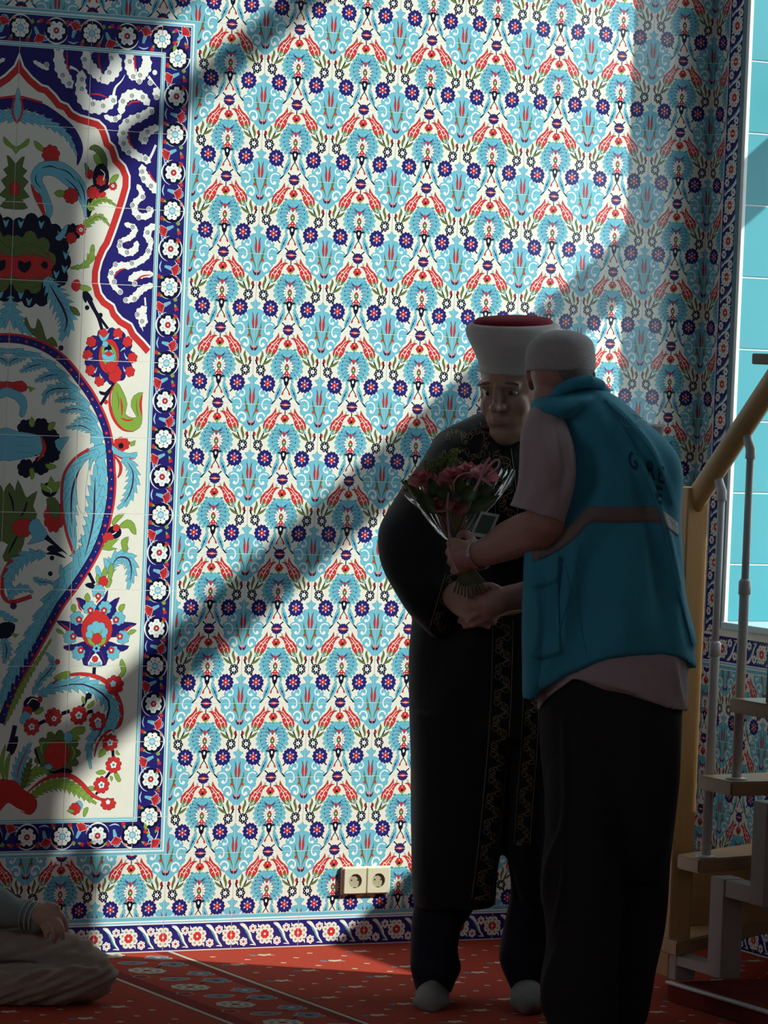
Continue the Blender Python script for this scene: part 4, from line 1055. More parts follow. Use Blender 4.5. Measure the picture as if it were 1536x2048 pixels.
    A.poly('g',[(261.4,1506.2),(273.5,1516.9),(269.9,1524.1)],1,'k',.9)
    A.poly('g',[(292.4,1502.5),(279.3,1516.9),(285.4,1524.1)],1,'k',.9)
    A.scal('r',277,1527.7,14.6,6,0.16,14.6,4,.2,'k',.9)
    A.scal('t',276.9,1553.5,11.6,6,0.30,11.6,4,.2,'k',.9)
    A.circ('k',276.9,1553.5,3.9,3.9,14,0,None,.9)
    A.poly('w',[(275.4,1565.4),(289.7,1581.6),(294.2,1597.7),(255.3,1597.7),(260.5,1581.6)],2,'k',.9)
    A.poly('t',[(260.8,1588.7),(274.6,1594.1),(290,1588.7),(293.1,1597.7),(256.5,1597.7)],1,'k',.9)
    A.scal('r',274.1,1581.6,8.5,6,0.16,8.5,4,.2,'k',.9)
    A.poly('g',[(201.1,1452.7),(204.4,1438.4),(214.2,1441.9),(213.6,1458)],2,'k',.9)
    A.poly('g',[(237.7,1420.3),(245.7,1407.7),(254.9,1423.7),(246.7,1431)],2,'k',.9)
    A.poly('g',[(335.2,1452),(340.6,1439.3),(354.2,1437.4),(347.1,1455.5)],2,'k',.9)
    A.poly('g',[(160.6,1502.9),(172.2,1504.7),(184.2,1515.4),(168.7,1513.6)],2,'k',.9)
    A.poly('g',[(365.1,1513.1),(374.6,1504),(389.6,1505.8),(375.1,1516.6)],2,'k',.9)
    A.stroke('k',[(273,1603.1),(272.4,1625.4)],10.0,4,0,None,.8)
    A.stroke('r',[(149.2,1652.3),(177.2,1630.9),(223.3,1621),(270,1625.4),(309.7,1642.7),(338.4,1675.3),(354.9,1715),(350.3,1754.7),(318.8,1770.8),(290.8,1803),(282.5,1838.9)],11.6,4,2,'k',.8)
    A.saz('t',[(117.4,1676.1),(170.4,1653.1),(224.3,1646.1),(271.2,1655.2),(309.4,1682.3),(330.2,1714.9),(327.8,1750.9),(298.8,1759.8),(272.8,1792),(266.3,1824.3),(274.1,1871.2)],44.3,18,'u','k',.9,2)
    A.scal('r',332.7,1650,26.2,8,0.16,26.2,4,.2,'k',.9)
    A.scal('l',328.6,1646.4,9.2,5,0.30,9.2,4,.2,'k',.9)
    A.poly('g',[(343.4,1624.8),(351.6,1614),(345,1596),(350.2,1580.8),(362,1599.6),(363.4,1614),(354.1,1628.4)],2,'k',.9)
    A.saz('t',[(102,1674.2),(125.3,1631.5),(153.1,1606.5),(148.2,1578),(132.2,1564.4)],23.9,7,'u','k',.9,2)
    A.circ('r',167.8,1588.7,6.5,6.5,14,0,'k',.9)
    A.poly('g',[(158,1631.6),(180.6,1617.3),(203.6,1613.8),(200.3,1628.1),(173.5,1635.2)],2,'k',.9)
    A.circ('k',99.9,1699.2,23.9,20.8,14,0,None,.9)
    A.scal('r',121.7,1686.8,7.7,5,0.16,7.7,4,.2,'k',.9)
    A.scal('r',88.4,1717,14.6,6,0.16,14.6,4,.2,'k',.9)
    A.stroke('w',[(87.7,1699.1),(100.5,1684.9),(116,1688.6)],2.7,4,0,None,.8)
    A.poly('g',[(107.7,1720.7),(126.3,1706.5),(134.3,1713.7),(119.4,1726.1)],2,'k',.9)
    A.poly('t',[(69.9,1734.7),(80.7,1716.9),(98.4,1727.7),(85.6,1745.5),(70.5,1748.9)],2,'k',.9)
    A.stroke('k',[(256.5,1674.9),(251.4,1692.8),(242.2,1707.2)],7.7,4,0,None,.8)
    A.scal('k',259.7,1678.5,8.5,6,0.16,8.5,4,.2,'k',.9)
    A.poly('g',[(241.6,1692.8),(241.1,1678.4),(249.9,1685.6),(249.7,1700)],2,'k',.9)
    A.poly('g',[(257.6,1703.6),(276.5,1689.4),(273.2,1703.7),(259.8,1710.8)],2,'k',.9)
    A.stroke('k',[(184.8,1724.7),(207.7,1717.7)],10.0,4,0,None,.8)
    A.stroke('k',[(258.3,1721.6),(273.8,1718.1)],10.0,4,0,None,.8)
    A.stroke('k',[(116.6,1752.9),(139.3,1742.3)],10.0,4,0,None,.8)
    A.scal('r',162,1733.5,24.6,9,0.18,24.6,4,.2,'k',.9)
    A.scal('w',162,1733.5,10.3,5,0.30,10.3,4,.2,'k',.9)
    A.circ('e',162,1733.5,3.9,3.9,14,0,None,.9)
    A.scal('r',234.2,1729.4,25.4,9,0.18,25.4,4,.2,'k',.9)
    A.scal('w',234.2,1729.4,10.7,5,0.30,10.7,4,.2,'k',.9)
    A.circ('e',234.2,1729.4,4.1,4.1,14,0,None,.9)
    A.scal('r',288.5,1745.2,25.4,9,0.18,25.4,4,.2,'k',.9)
    A.scal('w',288.5,1745.2,10.7,5,0.30,10.7,4,.2,'k',.9)
    A.circ('e',288.5,1745.2,4.1,4.1,14,0,None,.9)
    A.scal('r',102.2,1758.1,23.1,9,0.18,23.1,4,.2,'k',.9)
    A.scal('w',102.2,1758.1,9.7,5,0.30,9.7,4,.2,'k',.9)
    A.circ('e',102.2,1758.1,3.7,3.7,14,0,None,.9)
    A.scal('l',290.8,1754.2,10.0,5,0.30,10.0,4,.2,'k',.9)
    A.scal('r',164.1,1737.3,19.2,9,0.18,19.2,4,.2,'k',.9)
    A.scal('w',164.1,1737.3,8.1,5,0.30,8.1,4,.2,'k',.9)
    A.circ('e',164.1,1737.3,3.1,3.1,14,0,None,.9)
    A.stroke('k',[(55.4,1754.3),(49,1786.3),(38.9,1821.8)],13.1,4,0,None,.8)
    A.poly('k',[(41.6,1793.4),(64.1,1782.9),(61.4,1811.4),(47,1832.6)],2,'k',.9)
    A.poly('g',[(198.9,1787.7),(221.2,1762.8),(252.1,1759.5),(248.9,1777.4),(229.6,1780.8),(241.7,1791.7),(207.1,1798.5)],2,'k',.9)
    A.scal('o',177.4,1830.5,66.2,13,0.20,63.5,4,.2,'k',.9)
    A.poly('k',[(116,1815.5),(132.3,1858.6),(163.8,1876.9),(198.2,1866.6),(221.9,1877.7),(187.2,1880.8),(144.4,1873.1),(113.7,1826.2)],2,'k',.9)
    A.scal('r',176.7,1832.3,35.4,9,0.12,38.5,4,.2,'k',.9)
    A.stroke('g',[(141.3,1794.3),(130.5,1812.1),(139,1833.6)],8.5,4,2,'k',.8)
    A.stroke('g',[(215.1,1805.8),(225.7,1827.5),(216.8,1848.9)],8.5,4,2,'k',.8)
    A.stroke('g',[(160.1,1783.8),(179.2,1776.8)],8.5,4,2,'k',.8)
    A.stroke('g',[(231.1,1816.7),(235.7,1834.7)],8.5,4,2,'k',.8)
    A.stroke('o',[(157.4,1812.4),(162.1,1833.9)],4.6,4,2,None,.8)
    A.stroke('o',[(176.4,1805.4),(179.4,1830.5)],4.6,4,2,None,.8)
    A.stroke('o',[(192.3,1816.3),(189.3,1837.8)],4.6,4,2,None,.8)
    A.stroke('o',[(168.1,1837.6),(170.6,1851.9)],4.6,4,2,None,.8)
    A.scal('t',206.6,1786,14.6,6,0.20,14.6,4,.2,'k',.9)
    A.poly('t',[(140.1,1862.3),(155.3,1855.3),(165.3,1866.2),(150.1,1871.4)],2,'k',.9)
    A.saz('t',[(67.2,1911.3),(67.8,1875.6),(81.5,1836.6),(101.2,1799.3)],35.4,7,'r','k',.9,2)
    A.saz('g',[(86.5,1915.2),(106.4,1883.3),(129,1872.9),(156.2,1878.6)],31.6,6,None,'k',.9,2)
    A.saz('o',[(82.8,1918.7),(91,1883.1),(104.7,1840.4)],23.1,6,None,'k',.9,2)
    A.stroke('g',[(30.4,1896.5),(21.1,1853.6),(30.6,1803.9)],11.6,4,2,'k',.8)
    A.stroke('g',[(38,1896.6),(36.5,1857.4),(44.8,1825.4)],11.6,4,2,'k',.8)
    A.saz('g',[(108.7,1942.3),(146.1,1916.1),(192.1,1907.8),(235.4,1924.6),(271.3,1948.6),(293.3,1962.3)],35.4,13,None,'k',.9,2)
    A.stroke('r',[(94.8,1931.4),(134,1900.8),(179.6,1885.4),(218.4,1889.1),(250.4,1910.4),(276.7,1936),(308.5,1951.7),(343.7,1949.8)],11.6,4,2,'k',.8)
    A.poly('r',[(11.5,1899.8),(41.9,1896.7),(65,1902.3),(84.9,1922.3),(105.3,1933.3),(123.6,1951.5),(122.2,1972.9),(108.9,1987),(91.1,1983.1),(67.6,1968.4),(44.1,1954.4),(29.4,1967.7),(14.4,1974.6)],2,'k',.9)
    A.stroke('w',[(44.2,1956.6),(67.6,1970.2),(91,1980.2)],1.9,4,0,None,.8)
    A.stroke('k',[(334.6,1821.4),(336.6,1843.1)],8.5,4,0,None,.8)
    A.stroke('k',[(329.1,1879.1),(316.1,1897)],7.7,4,0,None,.8)
    A.stroke('k',[(297.8,1929.2),(290.4,1938.1)],6.9,4,0,None,.8)
    A.poly('g',[(294.3,1840.8),(299.3,1821.1),(314.8,1815.8),(313.5,1832)],2,'k',.9)
    A.poly('g',[(344.8,1832.4),(344.3,1821.6),(355.8,1834.3)],2,'k',.9)
    A.poly('g',[(288.1,1880.4),(305.4,1873.4),(317.4,1880.8),(302,1886)],2,'k',.9)
    A.poly('g',[(341.1,1886.5),(346.6,1877.5),(361.3,1901.2),(351.6,1904.7)],2,'k',.9)
    A.poly('g',[(329.5,1889.9),(337.5,1893.7),(334,1904.5)],2,'k',.9)
    A.poly('g',[(268.2,1917.9),(281.7,1916.3),(286.1,1927.2),(274.4,1927)],2,'k',.9)
    A.scal('r',325.9,1801.5,23.1,9,0.18,23.1,4,.2,'k',.9)
    A.scal('w',325.9,1801.5,9.7,5,0.30,9.7,4,.2,'k',.9)
    A.circ('e',325.9,1801.5,3.7,3.7,14,0,None,.9)
    A.scal('r',338.1,1860.5,23.1,9,0.18,23.1,4,.2,'k',.9)
    A.scal('w',338.1,1860.5,9.7,5,0.30,9.7,4,.2,'k',.9)
    A.circ('e',338.1,1860.5,3.7,3.7,14,0,None,.9)
    A.scal('r',305.8,1913.1,23.1,9,0.18,23.1,4,.2,'k',.9)
    A.scal('w',305.8,1913.1,9.7,5,0.30,9.7,4,.2,'k',.9)
    A.circ('e',305.8,1913.1,3.7,3.7,14,0,None,.9)
    A.poly('t',[(229.2,1964),(244.3,1953.5),(254.5,1964.5),(249.2,1978.8),(237.4,1975)],2,'k',.9)
    A.scal('r',232.7,1974.9,16.2,7,0.16,16.2,4,.2,'k',.9)
    A.poly('g',[(210.4,1979.9),(221.9,1974.7),(231.8,1982.1),(222.3,1985.5)],2,'k',.9)
    A.poly('g',[(256.8,1993.3),(258.8,1975.3),(270.3,1972),(268.8,1982.7),(262.3,1995.2)],2,'k',.9)
    A.scal('r',327.4,1963.9,22.3,8,0.16,16.2,4,.2,'k',.9)
    A.scal('w',326.4,1958.5,6.9,5,0.30,6.9,4,.2,'k',.9)
    A.p = [(q / 2.0, c) for q, c in A.p]
    return A
ART_PANEL = art_panel()
# ---------------------------------------------------------------- room shell
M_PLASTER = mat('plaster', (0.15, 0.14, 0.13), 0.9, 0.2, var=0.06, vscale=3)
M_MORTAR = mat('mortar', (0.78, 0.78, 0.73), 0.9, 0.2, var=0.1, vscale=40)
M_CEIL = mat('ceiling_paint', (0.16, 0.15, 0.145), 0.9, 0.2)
M_TURQ = mat('turquoise_tile', (0.060, 0.315, 0.375), 0.35, 0.5, var=0.05, vscale=6)
M_WHITE_JOINT = mat('white_joint', (0.82, 0.84, 0.84), 0.8, 0.2)
M_WFRAME = mat('window_frame_paint', (0.75, 0.76, 0.76), 0.4, 0.5)
M_ALU = mat('moulding_metal', (0.55, 0.56, 0.55), 0.4, 0.5, metallic=0.3)
M_MOULD = mat('moulding_blue_grey', (0.10, 0.20, 0.23), 0.35, 0.5)
M_SILL = mat('sill_stone', (0.50, 0.66, 0.68), 0.3, 0.5, var=0.05)

R0Z = 1.8605                      # height of tile row line 0
T = 0.2
wall_back = link('wall_back', bm_mesh('wall_back', box_bm(-8.0, 1.9, 0.0005, 0.25, -0.05, 4.65), M_MORTAR))
tag(wall_back, 'white, turquoise and red floral tiled wall behind the two standing men', kind='structure')
# right wall with a tall window opening
JY0, JY1, SILL, HEAD, WX0, WX1 = -0.19, -1.78, 0.90, 4.25, 1.4005, 1.90
b = box_bm(WX0, WX1, JY0 + 0.006, 0.006, -0.05, 4.65)
box_bm(WX0, WX1, JY1, JY0 + 0.006, -0.05, SILL - 0.02, bm=b)
box_bm(WX0, WX1, JY1, JY0 + 0.006, HEAD, 4.65, bm=b)
box_bm(WX0, WX1, -13.2, JY1, -0.05, 4.65, bm=b)
wall_right = link('wall_right', bm_mesh('wall_right', b, M_MORTAR)); tag(wall_right, 'side wall with tiled strip, border and tall window beside the stairs', kind='structure')
def wall_with_hole(name, axis, pos, th, lo, hi, h0, h1, z0, z1, label):
    """a plastered wall at x=pos (axis 0) or y=pos (axis 1) with one opening added for a fill light"""
    b = bmesh.new()
    for a0, a1, c0, c1 in ((lo, h0, -0.05, 4.65), (h1, hi, -0.05, 4.65), (h0, h1, -0.05, z0), (h0, h1, z1, 4.65)):
        if axis == 0: box_bm(pos - th, pos, a0, a1, c0, c1, bm=b)
        else: box_bm(a0, a1, pos - th, pos, c0, c1, bm=b)
    o = link(name, bm_mesh(name, b, M_PLASTER)); tag(o, label, kind='structure'); return o
wall_with_hole('wall_left', 0, -7.75, 0.25, -13.2, 0.0, -4.3, -1.7, 2.5, 4.2, 'plain dark plastered wall of the prayer hall with an opening added for fill light')  # opening invented to hold the left fill light
wall_with_hole('wall_rear', 1, -12.85, 0.25, -7.75, 1.4, -4.2, -1.8, 2.5, 4.2, 'plain dark plastered rear wall of the prayer hall with an opening added for fill light')  # opening invented to hold the rear fill light
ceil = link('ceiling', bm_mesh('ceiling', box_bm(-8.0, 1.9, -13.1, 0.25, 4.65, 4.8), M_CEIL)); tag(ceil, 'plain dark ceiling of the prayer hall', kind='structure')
M_CARPET_PLAIN = mat('carpet_plain', (0.36, 0.045, 0.026), 0.95, 0.1, var=0.12, vscale=25, bump=0.5, bscale=400, sheen=0.2)
floor = link('floor', bm_mesh('floor', box_bm(-8.0, 1.9, -13.1, 0.25, -0.12, -0.008), M_CARPET_PLAIN)); tag(floor, 'red carpeted floor of the prayer hall', kind='structure')
M_GROUND = mat('unseen_ground_grey', (0.32, 0.31, 0.29), 0.9, 0.2, var=0.1, vscale=2)
grd = link('ground', bm_mesh('ground', box_bm(1.9, 14, -14, 6, -0.5, -0.4), M_GROUND)); tag(grd, 'unseen grey ground outside the window, added to block light from below', kind='structure')  # unseen slab added to stop sky light rising from below

# ---------------------------------------------------------------- tiles on the back wall
def place(name, me, parent, loc, rz=0.0):
    o = bpy.data.objects.new(name, me); COL.objects.link(o); o.parent = parent; o.location = loc
    if rz: o.rotation_euler = (0, 0, rz)
    return o
ME_MAIN = tile_mesh('floral_tile', ART_MAIN, (0, 0, 100, 100), 'c')
CUT8 = (R0Z - 8 * T - BORD_H * 0.002) / 0.002
ME_MAIN8 = tile_mesh('floral_tile_cut', ART_MAIN, (0, 0, 100, CUT8), 'c')
for r in range(-8, 9):
    for c in range(-7, 7):
        if -3 <= r <= 7 and -6 <= c <= -2: continue
        place('tile', ME_MAIN8 if r == 8 else ME_MAIN, wall_back, (c * T, 0, R0Z - r * T))
ME_SKIRT = tile_mesh('border_tile', ART_SKIRT, (0, 0, 100, BORD_H), 'n')
for c in range(-7, 7):
    place('skirting_tile', ME_SKIRT, wall_back, (c * T, 0, BORD_H * 0.002))
# floral panel, axis at x=-0.7
AXX, PTOP = -0.7, R0Z + 2.5 * T
ART_PANEL_M = ART_PANEL.mapped(lambda x, y: (-x, y))
for k in range(10):
    for j in range(2):
        me = tile_mesh('panel_tile', ART_PANEL, (j * 100, k * 100, j * 100 + 100, k * 100 + 100), 'c'); place('panel_tile', me, wall_back, (AXX + j * T, 0, PTOP - k * T))
        me = tile_mesh('panel_tile', ART_PANEL_M, (-j * 100 - 100, k * 100, -j * 100, k * 100 + 100), 'c'); place('panel_tile', me, wall_back, (AXX - (j + 1) * T, 0, PTOP - k * T))
ME_BR = tile_mesh('border_right', ART_BORDER, (0, 0, 50, 100), 'n')
ME_BL = tile_mesh('border_left', ART_BORDER.mapped(lambda x, y: (50 - x, y)), (0, 0, 50, 100), 'n')
ME_BT = tile_mesh('border_top', ART_BORDER.mapped(lambda x, y: (y, 50 - x)), (0, 0, 100, 50), 'n')
ME_BB = tile_mesh('border_bottom', ART_BORDER.mapped(lambda x, y: (y, x)), (0, 0, 100, 50), 'n')
CN = [tile_mesh('border_corner', ART_CORNER.mapped(f), (0, 0, 50, 50), 'n') for f in (lambda x, y: (x, y), lambda x, y: (50 - x, y), lambda x, y: (x, 50 - y), lambda x, y: (50 - x, 50 - y))]
for k in range(10):
    place('border_tile', ME_BR, wall_back, (AXX + 2 * T, 0, PTOP - k * T)); place('border_tile', ME_BL, wall_back, (AXX - 2.5 * T, 0, PTOP - k * T))
for j in range(-2, 2):
    place('border_tile', ME_BT, wall_back, (AXX + j * T, 0, PTOP + T / 2)); place('border_tile', ME_BB, wall_back, (AXX + j * T, 0, PTOP - 10 * T))
for (me, x, z) in ((CN[0], AXX + 2 * T, PTOP + T / 2), (CN[1], AXX - 2.5 * T, PTOP + T / 2), (CN[2], AXX + 2 * T, PTOP - 10 * T), (CN[3], AXX - 2.5 * T, PTOP - 10 * T)):
    place('border_corner_tile', me, wall_back, (x, 0, z))

# ---------------------------------------------------------------- tiles on the right wall (local x runs along -y)
RZ = -math.pi / 2
STRIP = 0.077
ME_STRIP = tile_mesh('floral_tile_strip', ART_MAIN, (0, 0, STRIP / 0.002, 100), 'c')
zlow = 0.765
z = R0Z + 8 * T
while z > zlow + 1e-6:
    h = min(T, z - zlow)
    me = ME_STRIP if h > T - 1e-6 else tile_mesh('floral_tile_strip', ART_MAIN, (0, 0, STRIP / 0.002, h / 0.002), 'c')
    place('tile', me, wall_right, (1.4, 0, z), RZ)
    z -= h
AV = ART_SKIRT.mapped(lambda x, y: (47 - y, x))                       # skirting art turned upright
ME_VB = tile_mesh('border_upright', AV, (0, 0, 38.5, 100), 'n')
z = R0Z + 8 * T
while z > 0.865 + 1e-6:
    h = min(T, z - 0.865)
    me = ME_VB if h > T - 1e-6 else tile_mesh('border_upright', AV, (0, 0, 38.5, h / 0.002), 'n')
    place('border_tile', me, wall_right, (1.4, -STRIP - 0.001, z), RZ); z -= h
AF = ART_SKIRT.mapped(lambda x, y: (x, 47 - y))
ME_HB = tile_mesh('border_below_sill', AF, (0, 0, 100, 47), 'n')
for k in range(9): place('border_tile', ME_HB, wall_right, (1.4, -STRIP - 0.001 - k * T, 0.861), RZ)
ROWS = [(zlow, 100), (zlow - T, 100), (zlow - 2 * T, 100), (zlow - 3 * T, (zlow - 3 * T - 0.094) / 0.002)]
for z, v in ROWS:
    me = ME_MAIN if v == 100 else tile_mesh('floral_tile_cut', ART_MAIN, (0, 0, 100, v), 'c')
    for k in range(9): place('tile', me, wall_right, (1.4, -k * T, z), RZ)
for k in range(9): place('skirting_tile', ME_SKIRT, wall_right, (1.4, -k * T, 0.094), RZ)

# ---------------------------------------------------------------- window: turquoise tiled reveals, frame, panes, sill
win = empty('window_1', (1.4, JY0, SILL)); tag(win, 'tall window with turquoise tiled reveal beside the stairs', kind='structure')
def wpart(name, bm, m, parent=None):
    o = link(name, bm_mesh(name, bm, m), win if parent is None else parent)
    o.matrix_parent_inverse = Matrix.Translation((-1.4, -JY0, -SILL)) if parent is None else Matrix()
    return o
def revealtile(name, w, h):
    return bm_mesh(name, box_bm(0, w, -0.0, 0.006, -h, 0, 0.0012, seg=1), M_TURQ)
G = 0.0022
zt = [R0Z + k * T for k in range(12, -6, -1)]
cols = [(1.4, 1.6), (1.6, 1.715)]
cache = {}
for z1 in zt:
    z0 = z1 - T
    a, c = min(z1, HEAD), max(z0, SILL)
    if a - c < 0.02: continue
    for x0, x1 in cols:
        key = (round(x1 - x0, 4), round(a - c, 4))
        if key not in cache: cache[key] = revealtile('reveal_tile', x1 - x0 - 2 * G, a - c - 2 * G)
        for far in (1, 0):
            o = place('reveal_tile', cache[key], win, (x0 + G - 1.4, 0 if far else (JY1 - JY0) + 0.0, a - G - SILL))
            if not far: o.location.x = x1 - G - 1.4; o.rotation_euler = (0, 0, math.pi)
bmj = box_bm(1.4, 1.75, JY0 + 0.003, JY0 + 0.006, SILL, HEAD); box_bm(1.4, 1.75, JY1 - 0.006, JY1 - 0.003, SILL, HEAD, bm=bmj)
wpart('reveal_joints', bmj, M_WHITE_JOINT)
wpart('sill', box_bm(1.385, 1.74, JY1, JY0 + 0.004, SILL - 0.02, SILL, 0.003), M_SILL)
bf = box_bm(1.715, 1.785, JY1, JY1 + 0.03, SILL, HEAD); box_bm(1.715, 1.785, JY0 - 0.03 + 0.004, JY0 + 0.004, SILL, HEAD, bm=bf)
box_bm(1.715, 1.785, JY1 + 0.03, JY0 - 0.026, SILL, SILL + 0.05, bm=bf); box_bm(1.715, 1.785, JY1 + 0.03, JY0 - 0.026, HEAD - 0.05, HEAD, bm=bf)
fr = wpart('window_frame', bf, M_WFRAME)
TR = [(2.312, 2.456), (3.865, 3.925)]
for za, zb in TR:
    wpart('transom', box_bm(1.715, 1.785, JY1 + 0.03, JY0 - 0.026, za, zb, 0.004), M_WFRAME)
mg, nt, bs = _nodes('window_glass')
tr = nt.nodes.new('ShaderNodeBsdfTransparent'); tr.inputs[0].default_value = (0.93, 0.96, 0.95, 1)
gl = nt.nodes.new('ShaderNodeBsdfGlossy'); gl.inputs['Roughness'].default_value = 0.02
mx = nt.nodes.new('ShaderNodeMixShader'); mx.inputs[0].default_value = 0.06
nt.links.new(tr.outputs[0], mx.inputs[1]); nt.links.new(gl.outputs[0], mx.inputs[2])
nt.links.new(mx.outputs[0], nt.nodes['Material Output'].inputs['Surface'])
for za, zb in ((SILL + 0.05, TR[0][0]), (TR[0][1], TR[1][0]), (TR[1][1], HEAD - 0.05)):
    wpart('pane', box_bm(1.748, 1.752, JY1 + 0.03, JY0 - 0.026, za, zb), mg)
t1 = link('trim_1', bm_mesh('trim_1', box_bm(1.392, 1.41, -0.178, -0.156, SILL - 0.02, 4.3, 0.003), M_MOULD)); tag(t1, 'blue-grey moulding strip between tile border and window', kind='structure')
t2 = link('trim_2', bm_mesh('trim_2', box_bm(1.3915, 1.4035, -0.193, -0.1785, SILL - 0.02, 4.3, 0.002), M_WFRAME)); tag(t2, 'white edge strip at the corner of the window reveal', kind='structure')

# ---------------------------------------------------------------- patterned carpet (cm units: u right, v toward the viewer)
for k, n, c in (('R', 'carpet_red', (0.42, 0.052, 0.028)), ('D', 'carpet_wine', (0.24, 0.024, 0.016)), ('W', 'carpet_cream', (0.62, 0.50, 0.38)), ('B', 'carpet_slate', (0.16, 0.22, 0.28)), ('K', 'carpet_brown', (0.06, 0.025, 0.02))):
    GLZ[k] = mat(n, c, 0.95, 0.1, var=0.16, vscale=60, bump=0.6, bscale=500); GKEYS.append(k)
def art_carpet(u0, v1):
    A = Art(); ox = -u0
    for x0, x1 in ((-18.6, -17.2), (-50.7, -49.3)):
        A.poly('K', [(x0 - .5 + ox, -1), (x1 + .5 + ox, -1), (x1 + .5 + ox, v1 + 1), (x0 - .5 + ox, v1 + 1)]); A.poly('W', [(x0 + ox, -1), (x1 + ox, -1), (x1 + ox, v1 + 1), (x0 + ox, v1 + 1)])
    A.poly('D', [(-49.2 + ox, -1), (-18.8 + ox, -1), (-18.8 + ox, v1 + 1), (-49.2 + ox, v1 + 1)])
    A.poly('R', [(-44.5 + ox, -1), (-22.5 + ox, -1), (-22.5 + ox, v1 + 1), (-44.5 + ox, v1 + 1)])
    for i in range(-11, 11):
        for j in range(0, int(v1 / 13.25) + 1):
            x, y = 3.8 + 14.3 * i, 11.0 + 13.25 * j
            def free(x): return not (-51.5 < x < -16.5)
            if free(x) and free(x - 3) and free(x + 3):
                if (i + j) % 2 == 0:
                    A.poly('W', [(x - 1.2 + ox, y), (x + ox, y - 1.6), (x + 1.6 + ox, y - .9), (x + 3.6 + ox, y - 1.6), (x + 2.6 + ox, y), (x + 3.6 + ox, y + 1.5), (x + 1.4 + ox, y + 1.0), (x + ox, y + 1.7)])
                    A.poly('B', [(x - 3.6 + ox, y), (x - 2.8 + ox, y - 1.3), (x - 1.4 + ox, y - .6), (x - 1.6 + ox, y + .8), (x - 2.8 + ox, y + 1.4)])
                else:
                    A.poly('W', [(x - 1.0 + ox, y + .2), (x + ox, y - .9), (x + 1.1 + ox, y), (x + .2 + ox, y + .9)])
            xs, ys = x + 7.15, y + 6.3
            if free(xs): A.poly('W', [(xs - 1.0 + ox, ys + .3), (xs - .2 + ox, ys - .9), (xs + 1.1 + ox, ys), (xs + .3 + ox, ys + .8)])
    for j in range(int(v1 / 26.5) + 1):
        y = 28 + 26.5 * j - 26.5
        x = -37 + ox
        A.stroke('K', [(x + 9, y - 9), (x + 4, y - 3), (x - 2, y + 3), (x + 3, y + 10), (x + 10, y + 12)], .7, 4)
        A.scal('W', x, y, 5.2, 9, .12, ry=5.0, out='K', ow=.3)
        for k in range(8): A.circ('B', x + 3 * math.cos(k * .785), y + 3 * math.sin(k * .785), .8, n=6)
        A.circ('D', x, y, 1.2, n=7)
        A.poly('B', [(x - 2.5, y + 14), (x + 0, y + 12), (x + 4, y + 12.5), (x + 5.4, y + 14), (x + 3, y + 15.8), (x - .5, y + 16)], 2, 'W', .4); A.poly('K', [(x, y + 14), (x + 3.4, y + 13.6), (x + 1.4, y + 14.8)])
        A.scal('B', x + 11, y - 8, 3.8, 5, .3, out='W', ow=.3); A.circ('K', x + 11, y - 8, 1, n=7); A.scal('B', x + 11.6, y + 7.6, 3.6, 5, .3, out='W', ow=.3); A.circ('W', x + 11.6, y + 7.6, .9, n=7)
        A.scal('D', x - 5.6, y + 9, 2.2, 5, .3, out='W', ow=.25)
    return A
CU0, CV1 = -150.0, 240.0
me = tile_mesh('carpet', art_carpet(CU0, CV1), (0, 0, 139.6 - CU0, CV1), 'R', S=0.01, inset=0.0, thick=0.0079)
carpet = link('carpet', me); carpet.location = (CU0 / 100, -0.0005, 0); carpet.rotation_euler = (-math.pi / 2, 0, 0)
tag(carpet, 'red patterned prayer carpet with a flowered border band', 'carpet')
# ---------------------------------------------------------------- things built around a base point: children live in the thing's own frame
def rebase(me, base):
    me.transform(Matrix.Translation(-Vector(base))); return me
class Thing:
    def __init__(s, name, base, label, cat, group=None, mesh=None):
        s.base = Vector(base)
        s.o = empty(name, s.base) if mesh is None else link(name, rebase(mesh, s.base))
        s.o.location = s.base
        tag(s.o, label, cat, group)
    def part(s, name, me, parent=None, label=None):
        o = link(name, rebase(me, s.base), s.o if parent is None else parent)
        if label: o['label'] = label
        return o

